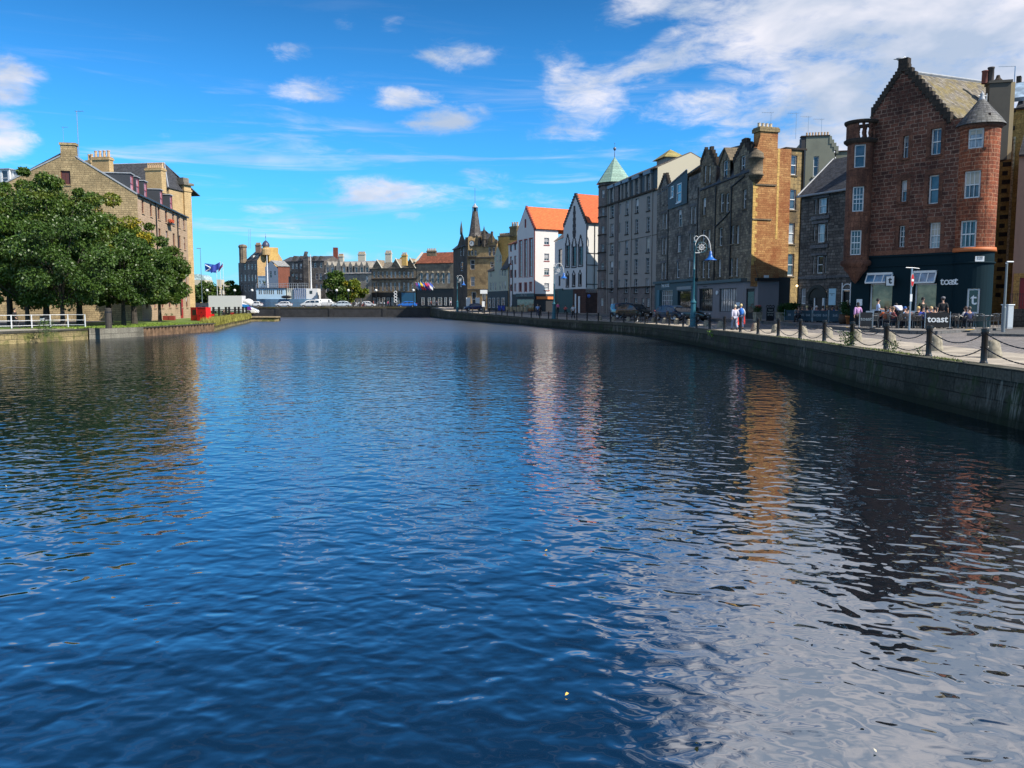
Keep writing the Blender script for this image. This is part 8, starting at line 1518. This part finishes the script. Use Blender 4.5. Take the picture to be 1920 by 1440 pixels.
p = at(196.5, 72.5, -.5); b = thing('mooring_post', 'thick dark timber mooring post on the left quay edge', 'post', (p[0],p[1]+.6,-.47)); MB().lathe([(.27,0),(.27,1.75),(.24,1.8),(.001,1.82)], (0,0,0), 12).build('post', plain('dark_timber', (.05,.045,.04), .9, 0, .3), b); MB().lathe([(.29,1.4),(.29,1.5)], (0,0,0), 12).build('iron_band', BLACK, b)
b = thing('litter_bin', 'black litter bin behind the white railing', 'bin', at(83,76,-.42)); MB().lathe([(.32,0),(.38,.1),(.38,.95),(.4,1.0),(.3,1.02)], (0,0,0), 14).build('bin_body', BLACK, b); MB().box(-.2,.2,-.41,-.38,.7,.8).build('slot_label', LW, b)
for (px, lab) in ((312,'small red planter box under the last tree on the left bank'),(322,'second red planter box nearer the tower on the left bank')): b = thing('planter_box', lab, 'planter', at(px,113,-.5)); MB().box(-.4,.4,-.3,.3,0,.6).build('box', plain('dull_red', (.25,.04,.03), .7), b); w = weed('shrub', lab, (0,0,.6), .3, 80, mat=GLF); w.parent = b; del w['label']; del w['category']
# flags
def flag(lab, loc, h, cols_, w=1.7, rz=0, droop=.0, group=None):
    b = thing('flagpole', lab, 'flag', loc, rz, group); MB().lathe([(.07,0),(.04,h),(.06,h+.05),(.001,h+.12)], (0,0,0), 7).build('pole', WHITE, b)
    m = MB(); N = 8
    for k in range(N):
        for j in range(len(cols_)): pass
    for j, cc in enumerate(cols_):
        m = MB(); z1 = h-.1-j*1.1/len(cols_)*(w/1.6); z0 = z1-1.1/len(cols_)*(w/1.6)
        for k in range(N):
            x0, x1 = -w*k/N, -w*(k+1)/N; y = lambda x: .14*math.sin(x*4); s = lambda x: droop*x; m.poly([(x0,y(x0),z0+s(x0)),(x1,y(x1),z0+s(x1)),(x1,y(x1),z1+s(x1)),(x0,y(x0),z1+s(x0))])
        m.build('flag_cloth' if len(cols_) == 1 else 'flag_stripe', plain('flag_%.2f_%.2f_%.2f' % cc, cc, .8), b)
    return b
b = flag('blue and white cross flag flying left of the paired flagpoles', at(409,228,.95), 11.7, [(.02,.10,.38)], 3.2, 0, -.15); m = MB(); m.tube([(-.1,-.2,11.5),(-3.0,-.2,9.8)], .13, 4); m.tube([(-.1,-.2,10.0),(-3.0,-.2,11.6)], .13, 4); m.build('white_cross', LW, b)
flag('blue flag drooping on the middle white flagpole', at(416,226,.95), 12.4, [(.03,.06,.35)], 2.6, .1, .5); flag('dark blue and red flag hanging on the right white flagpole', at(421,224,.95), 12.0, [(.03,.04,.20),(.25,.03,.05)], 1.3, 0, 1.2)
fcol = [[(.15,.03,.20),(.5,.45,.5)],[(.02,.2,.6)],[(.7,.5,.03),(.6,.05,.03)],[(.02,.05,.4),(.6,.6,.6),(.6,.03,.03)],[(.6,.03,.04),(.03,.05,.3)],[(.5,.1,.3)],[(.05,.1,.4),(.6,.6,.62)]]
for i, c in enumerate(fcol):
    px = 783+i*4.4; q = px2(px+6, 540, 217-i*.4); b = thing('wall_flag', f'small national flag on a slanting pole on the hall, {nth(i)} from the left', 'flag', q, 0, 'flags in a row on the hall'); MB().tube([(0,0,0),(-1.3,-.6,1.6)], .04, 5).build('pole', WHITE, b)
    for j, cc in enumerate(c): z1 = 1.5-j*1.4/len(c); MB().poly([(-1.25,-.6,z1),(-.45,-.3,z1-.75),(-.5,-.32,z1-.75-1.4/len(c)),(-1.3,-.62,z1-1.4/len(c))]).build('flag_stripe', plain('fl_%.2f_%.2f_%.2f' % cc, cc, .8), b)
# ring sculpture
b = thing('ring_totem', 'white ring patterned totem sculpture on the bridge before the stone terrace', 'sculpture', bridge(742,218)); MB().tube([(0,0,0),(0,0,1.2)], .12, 6).build('post', BLACK, b)
for k in range(4): m = MB(); z = 1.5+k*.78; m.tube([(.34*math.cos(a)*1.1, 0, z+.34*math.sin(a)) for a in [2*math.pi*j/12 for j in range(13)]], .09, 5); m.build('ring', WHITE, b)
# street bits by the far quay
for i, (px, d) in enumerate(((936.5,158),(943.5,157))): b = thing('wheelie_bin', ('blue wheelie bin on the left outside the pub','blue wheelie bin on the right outside the pub')[i], 'bin', at(px,d,.4), 0, 'blue wheelie bins'); MB().hexa([(-.27,-.3,.1),(.27,-.3,.1),(.27,.3,.1),(-.27,.3,.1),(-.33,-.36,1.05),(.33,-.36,1.05),(.33,.36,1.05),(-.33,.36,1.05)]).build('bin_body', paint('bin_blue', (.02,.05,.35), .5), b); MB().box(-.35,.35,-.38,.38,1.05,1.12).build('lid', BLACK, b); MB().tube([(-.3,.3,.12),(.3,.3,.12)], .1, 8).build('wheels', RUBBER, b)
t_ = None
for i, px in enumerate((952,959,966,973,979.5,986)):
    lab = f'pale wicker planter outside the white house, {nth(i)} from the left'; loc = at(px, 152-i, .35)
    if t_ is None: t_ = thing('wicker_planter', lab, 'planter', loc, 0, 'wicker planters outside the white house'); MB().lathe([(.3,0),(.36,.8),(.36,.9),(.3,.9)], (0,0,0), 10).build('basket', plain('wicker', (.36,.30,.2), .9, 0, .4, 20), t_); w = weed('shrub', 'pl', (0,0,.85), .3, 60, mat=GLF); w.parent = t_; del w['label']; del w['category']
    else: dup(t_, loc, i, lab)
q = qpoint(906.5, 2.2); b = thing('sign_post', 'dark post with two white sign plates near the clock building', 'sign', (q.x,q.y,q.z)); MB().lathe([(.3,0),(.28,1.1),(.06,1.15),(.05,4.6)], (0,0,0), 10).build('post', paint('post_dark', (.03,.035,.04), .5), b); MB().box(-.6,.75,-.06,.0,3.6,4.3).build('sign_plate', LW, b); MB().box(-.25,.25,-.34,-.29,1.2,2.2).build('notice', LW, b)
for i, (px, y) in enumerate(((878,558),(895.5,558))): p = px2(px, y+6, 172); b = thing('banner_board', ('white upright banner left of the clock building door','white upright banner right of the clock building door')[i], 'banner', (p[0],p[1],.5)); MB().box(-.45,.45,-.03,.03,.2,2.6).build('board', LW, b); MB().tube([(0,.05,0),(0,.05,2.7)], .04, 5).build('post', BLACK, b)
b = thing('seagull', 'grey and white seagull perched on top of the red stepped gable', 'bird', FT.P(FT.u(1688,112), FT.z(1690,116)+.0, -.08)); p = b.location.copy(); p.z = FT.z(1693,116.5); b.location = p
m = MB(); m.ball((0,0,.22), .14, 12, 8, (1.9,.85,.8)); m.ball((.22,0,.34), .08, 10, 7); m.tube([(.12,0,.26),(.2,0,.33)], .07, 8); m.build('body', plain('gull_white', (.7,.7,.7), .6), b, True); m = MB(); m.ball((-.06,0,.26), .15, 10, 6, (1.9,.9,.55)); m.tube([(-.25,0,.25),(-.48,0,.22)], .06, 6, .01); m.build('wings', plain('gull_grey', (.25,.27,.30), .6), b, True); MB().tube([(.29,0,.34),(.38,0,.32)], .018, 5, .006).build('beak', YEL, b)
for s in (-.05,.05): MB().tube([(.03,s,0),(.03,s,.12)], .012, 5).build('leg', YEL, b)

# ================= ship =================
PB = paint('ship_pale_blue', (.40,.56,.70), .4); SH = thing('ship', 'moored pale blue and white ship with two white masts behind the bridge', 'ship', at(545,232,WZ)); f = Fac(corner(480,232), corner(606,232)); ABS.add(SH.name); SHR = paint('ship_rail', (.25,.28,.32), .5); L_ = f.len; zd = f.z(540,541); zt_ = f.z(540,533)
m = MB()
for k in range(12):
    a, c_ = k/12, (k+1)/12; wd = lambda s: 3.0*(1-abs(2*s-1)**4)+.2; m.hexa([f.P(a*L_,WZ-1,wd(a)*.8),f.P(c_*L_,WZ-1,wd(c_)*.8),f.P(c_*L_,WZ-1,-wd(c_)*.8),f.P(a*L_,WZ-1,-wd(a)*.8),f.P(a*L_,3.2,wd(a)),f.P(c_*L_,3.2,wd(c_)),f.P(c_*L_,3.2,-wd(c_)),f.P(a*L_,3.2,-wd(a))])
m.build('hull', paint('ship_hull', (.12,.22,.34), .4), SH)
u0, u1 = f.u(482,550), f.u(539,550); m = MB(); K = 10; wo = []
fd = Fac(f.P(u0+.6,0,2.6)[:2], f.P(u1,0,2.6)[:2]); ow = [(fd.u(x,552), fd.u(x,552)+.36, fd.z(x,552), fd.z(x,543)) for x in (485,488.5,494,497.5,501,504.5,508,511.5,519.5,523,527)]; wall(m, fd, [(0,3.2),(fd.len,3.2),(fd.len,zd),(0,zd)], ow, .1); m.poly([fd.P(0,3.2,-5.2),fd.P(0,3.2,0),fd.P(0,zd,0),fd.P(0,zd,-5.2)]); m.poly([fd.P(fd.len,3.2,0),fd.P(fd.len,3.2,-5.2),fd.P(fd.len,zd,-5.2),fd.P(fd.len,zd,0)]); m.build('deckhouse', PB, SH)
for o in ow: window(SH, fd, o, st='plain', sill=False, dep=.1, fw=.03, gm=GLD)
m = MB(); fd.bx(m, -.3, fd.len+.3, zd, zd+.18, -5.5, .3); m.build('upper_deck', paint('deck_dark', (.05,.05,.06), .6), SH)
f2 = Fac(f.P(f.u(554,550),0,2.2)[:2], f.P(f.u(577,550),0,2.2)[:2]); m = MB(); f2.bx(m, 0, f2.len, 3.2, zd, -4, 0); m.build('aft_cabin', paint('ship_lilac', (.45,.52,.68), .4), SH); m = MB()
for k in range(6): u = .2+k*.55; f2.bx(m, u, u+.12, 3.3, zd-.1, .0, .12)
m.build('cabin_ribs', BLACK, SH); f3 = Fac(f.P(f.u(578,550),0,2.4)[:2], f.P(f.u(599,550),0,2.4)[:2]); m = MB(); f3.bx(m, 0, f3.len, 3.0, f3.z(588,541), -4, 0); m.build('white_cabin', WHITE, SH); m = MB(); f3.bx(m, f3.len*.3, f3.len*.55, f3.z(588,551), f3.z(588,545), 0, .03); m.build('cabin_window', GLD, SH)
m = MB(); f.bx(m, f.u(541,550), f.u(553,550), 3.2, f.z(545,541), -1, 1.8); m.build('cream_cabin', paint('ship_cream', (.6,.58,.5), .5), SH)
q = Vector(f.P(f.u(543.5,557), f.z(543,557), 3.6)); m = MB(); m.ball(q, 1.0, 12, 6, (1.5,.5,.45)); m.build('lifeboat', BLACK, SH)
q = Vector(f.P(f.u(546,525), 0, 0)); m = MB(); m.lathe([(.75,zd),(.75,f.z(546,520)),(.8,f.z(546,519)),(.8,f.z(546,518.5))], (q.x,q.y,0), 14); m.build('funnel', BLACK, SH)
for x, yt, yb in ((502.5,479,541),(584,477,541)): q = Vector(f.P(f.u(x,520),0,.5)); MB().lathe([(.22,f.z(x,yb)-.3),(.16,f.z(x,500)),(.08,f.z(x,yt))], (q.x,q.y,0), 8).build('mast', WHITE, SH)
for (xa, xb, za_, zb_) in ((486,540,541,532),(540,562,541,531.5),(563,582,541,531.5)):
    m = MB(); z0, z1 = f.z(xa,za_), f.z(xa,zb_); n_ = int((xb-xa)/3.2)
    for k in range(n_+1): u = f.u(xa+(xb-xa)*k/n_,540); m.tube([f.P(u,z0,2.4), f.P(u,z1,2.4)], .05, 4)
    for zz_ in (z1, (z0+z1)/2): m.tube([f.P(f.u(xa,540),zz_,2.4), f.P(f.u(xb,540),zz_,2.4)], .05, 4)
    m.build('deck_railing', SHR, SH)
f4 = Fac(corner(483,244), corner(501,243)); b = bthing('kiosk_building', 'pale blue low building with faded lettering behind the ship bow', 'building', f4.P(0,1)); oo = [(f4.u(x,530), f4.u(x+2.5,530), f4.z(x,533), f4.z(x,526)) for x in (486,492)]; m = MB(); wall(m, f4, [(0,1),(f4.len,1),(f4.len,f4.z(490,518)),(0,f4.z(490,518))], oo); body(m, f4, 5, 1, f4.z(490,518)); m.build('wall', PB, b)
for o in oo: window(b, f4, o, sill=False, gm=GLD)
m = MB(); f4.bx(m, -.1, f4.len+.1, f4.z(490,518), f4.z(490,517.2), -5.1, .1); m.build('roof_edge', WHITE, b)
# far left: pale buildings beyond the bridge approach
f = Fac(corner(401,300), corner(429,300)); b = bthing('sandstone_hall', 'distant pale yellow columned building behind the flagpoles', 'building', f.P(0,1)); m = MB(); body(m, f, 8, 1, f.z(415,538), front=True); m.build('wall', QUO, b); m = MB(); f.bx(m, .8, 2.6, f.z(415,538), f.z(415,524), -3, 0); f.bx(m, 3.3, 4.9, f.z(415,538), f.z(415,530), -3, 0); m.build('roof_blocks', CREAM, b)
for k in range(4): MB().lathe([(.5,1),(.45,f.z(415,540))], f.P(.6+k*1.35,0,.6), 10).build('column', CREAM, b)
f = Fac(corner(352,290), corner(412,290)); b = bthing('yellow_pavilion', 'low yellow glazed pavilion beyond the parked cars on the left', 'building', f.P(0,1)); oo = [(f.u(x,558), f.u(x+5,558), f.z(x,562), f.z(x,555)) for x in (364,371,378,392,399)]; m = MB(); wall(m, f, [(0,1),(f.len,1),(f.len,f.z(380,553)),(0,f.z(380,553))], oo); body(m, f, 5, 1, f.z(380,553)); m.build('wall', plain('yellow_wall', (.60,.44,.14), .8), b)
for o in oo: window(b, f, o, st='plain', sill=False, gm=GLD)
m = MB(); f.bx(m, -.2, f.len+.2, f.z(380,553), f.z(380,551.5), -5, .4); m.build('roof', STEPM, b)
f = Fac(corner(356,330), corner(384,330)); b = bthing('glazed_roof_building', 'distant grey building with curved glass roof beside the sandstone tower', 'building', f.P(0,1)); m = MB(); body(m, f, 8, 1, f.z(370,525), front=True); m.build('wall', CREAM, b); m = MB()
for k in range(10):
    a, c_ = math.pi*k/10, math.pi*(k+1)/10; P_ = lambda w, o: f.P(f.len/2-math.cos(w)*f.len/2, f.z(370,525)+math.sin(w)*2.4, o); m.poly([P_(a,0),P_(c_,0),P_(c_,-8),P_(a,-8)]); m.poly([P_(a,0),f.P(f.len/2,f.z(370,525),0),P_(c_,0)])
m.build('glass_roof', glass('green_glass', (.3,.38,.36), 0), b)
bpy.data.meshes.remove(_tmp)
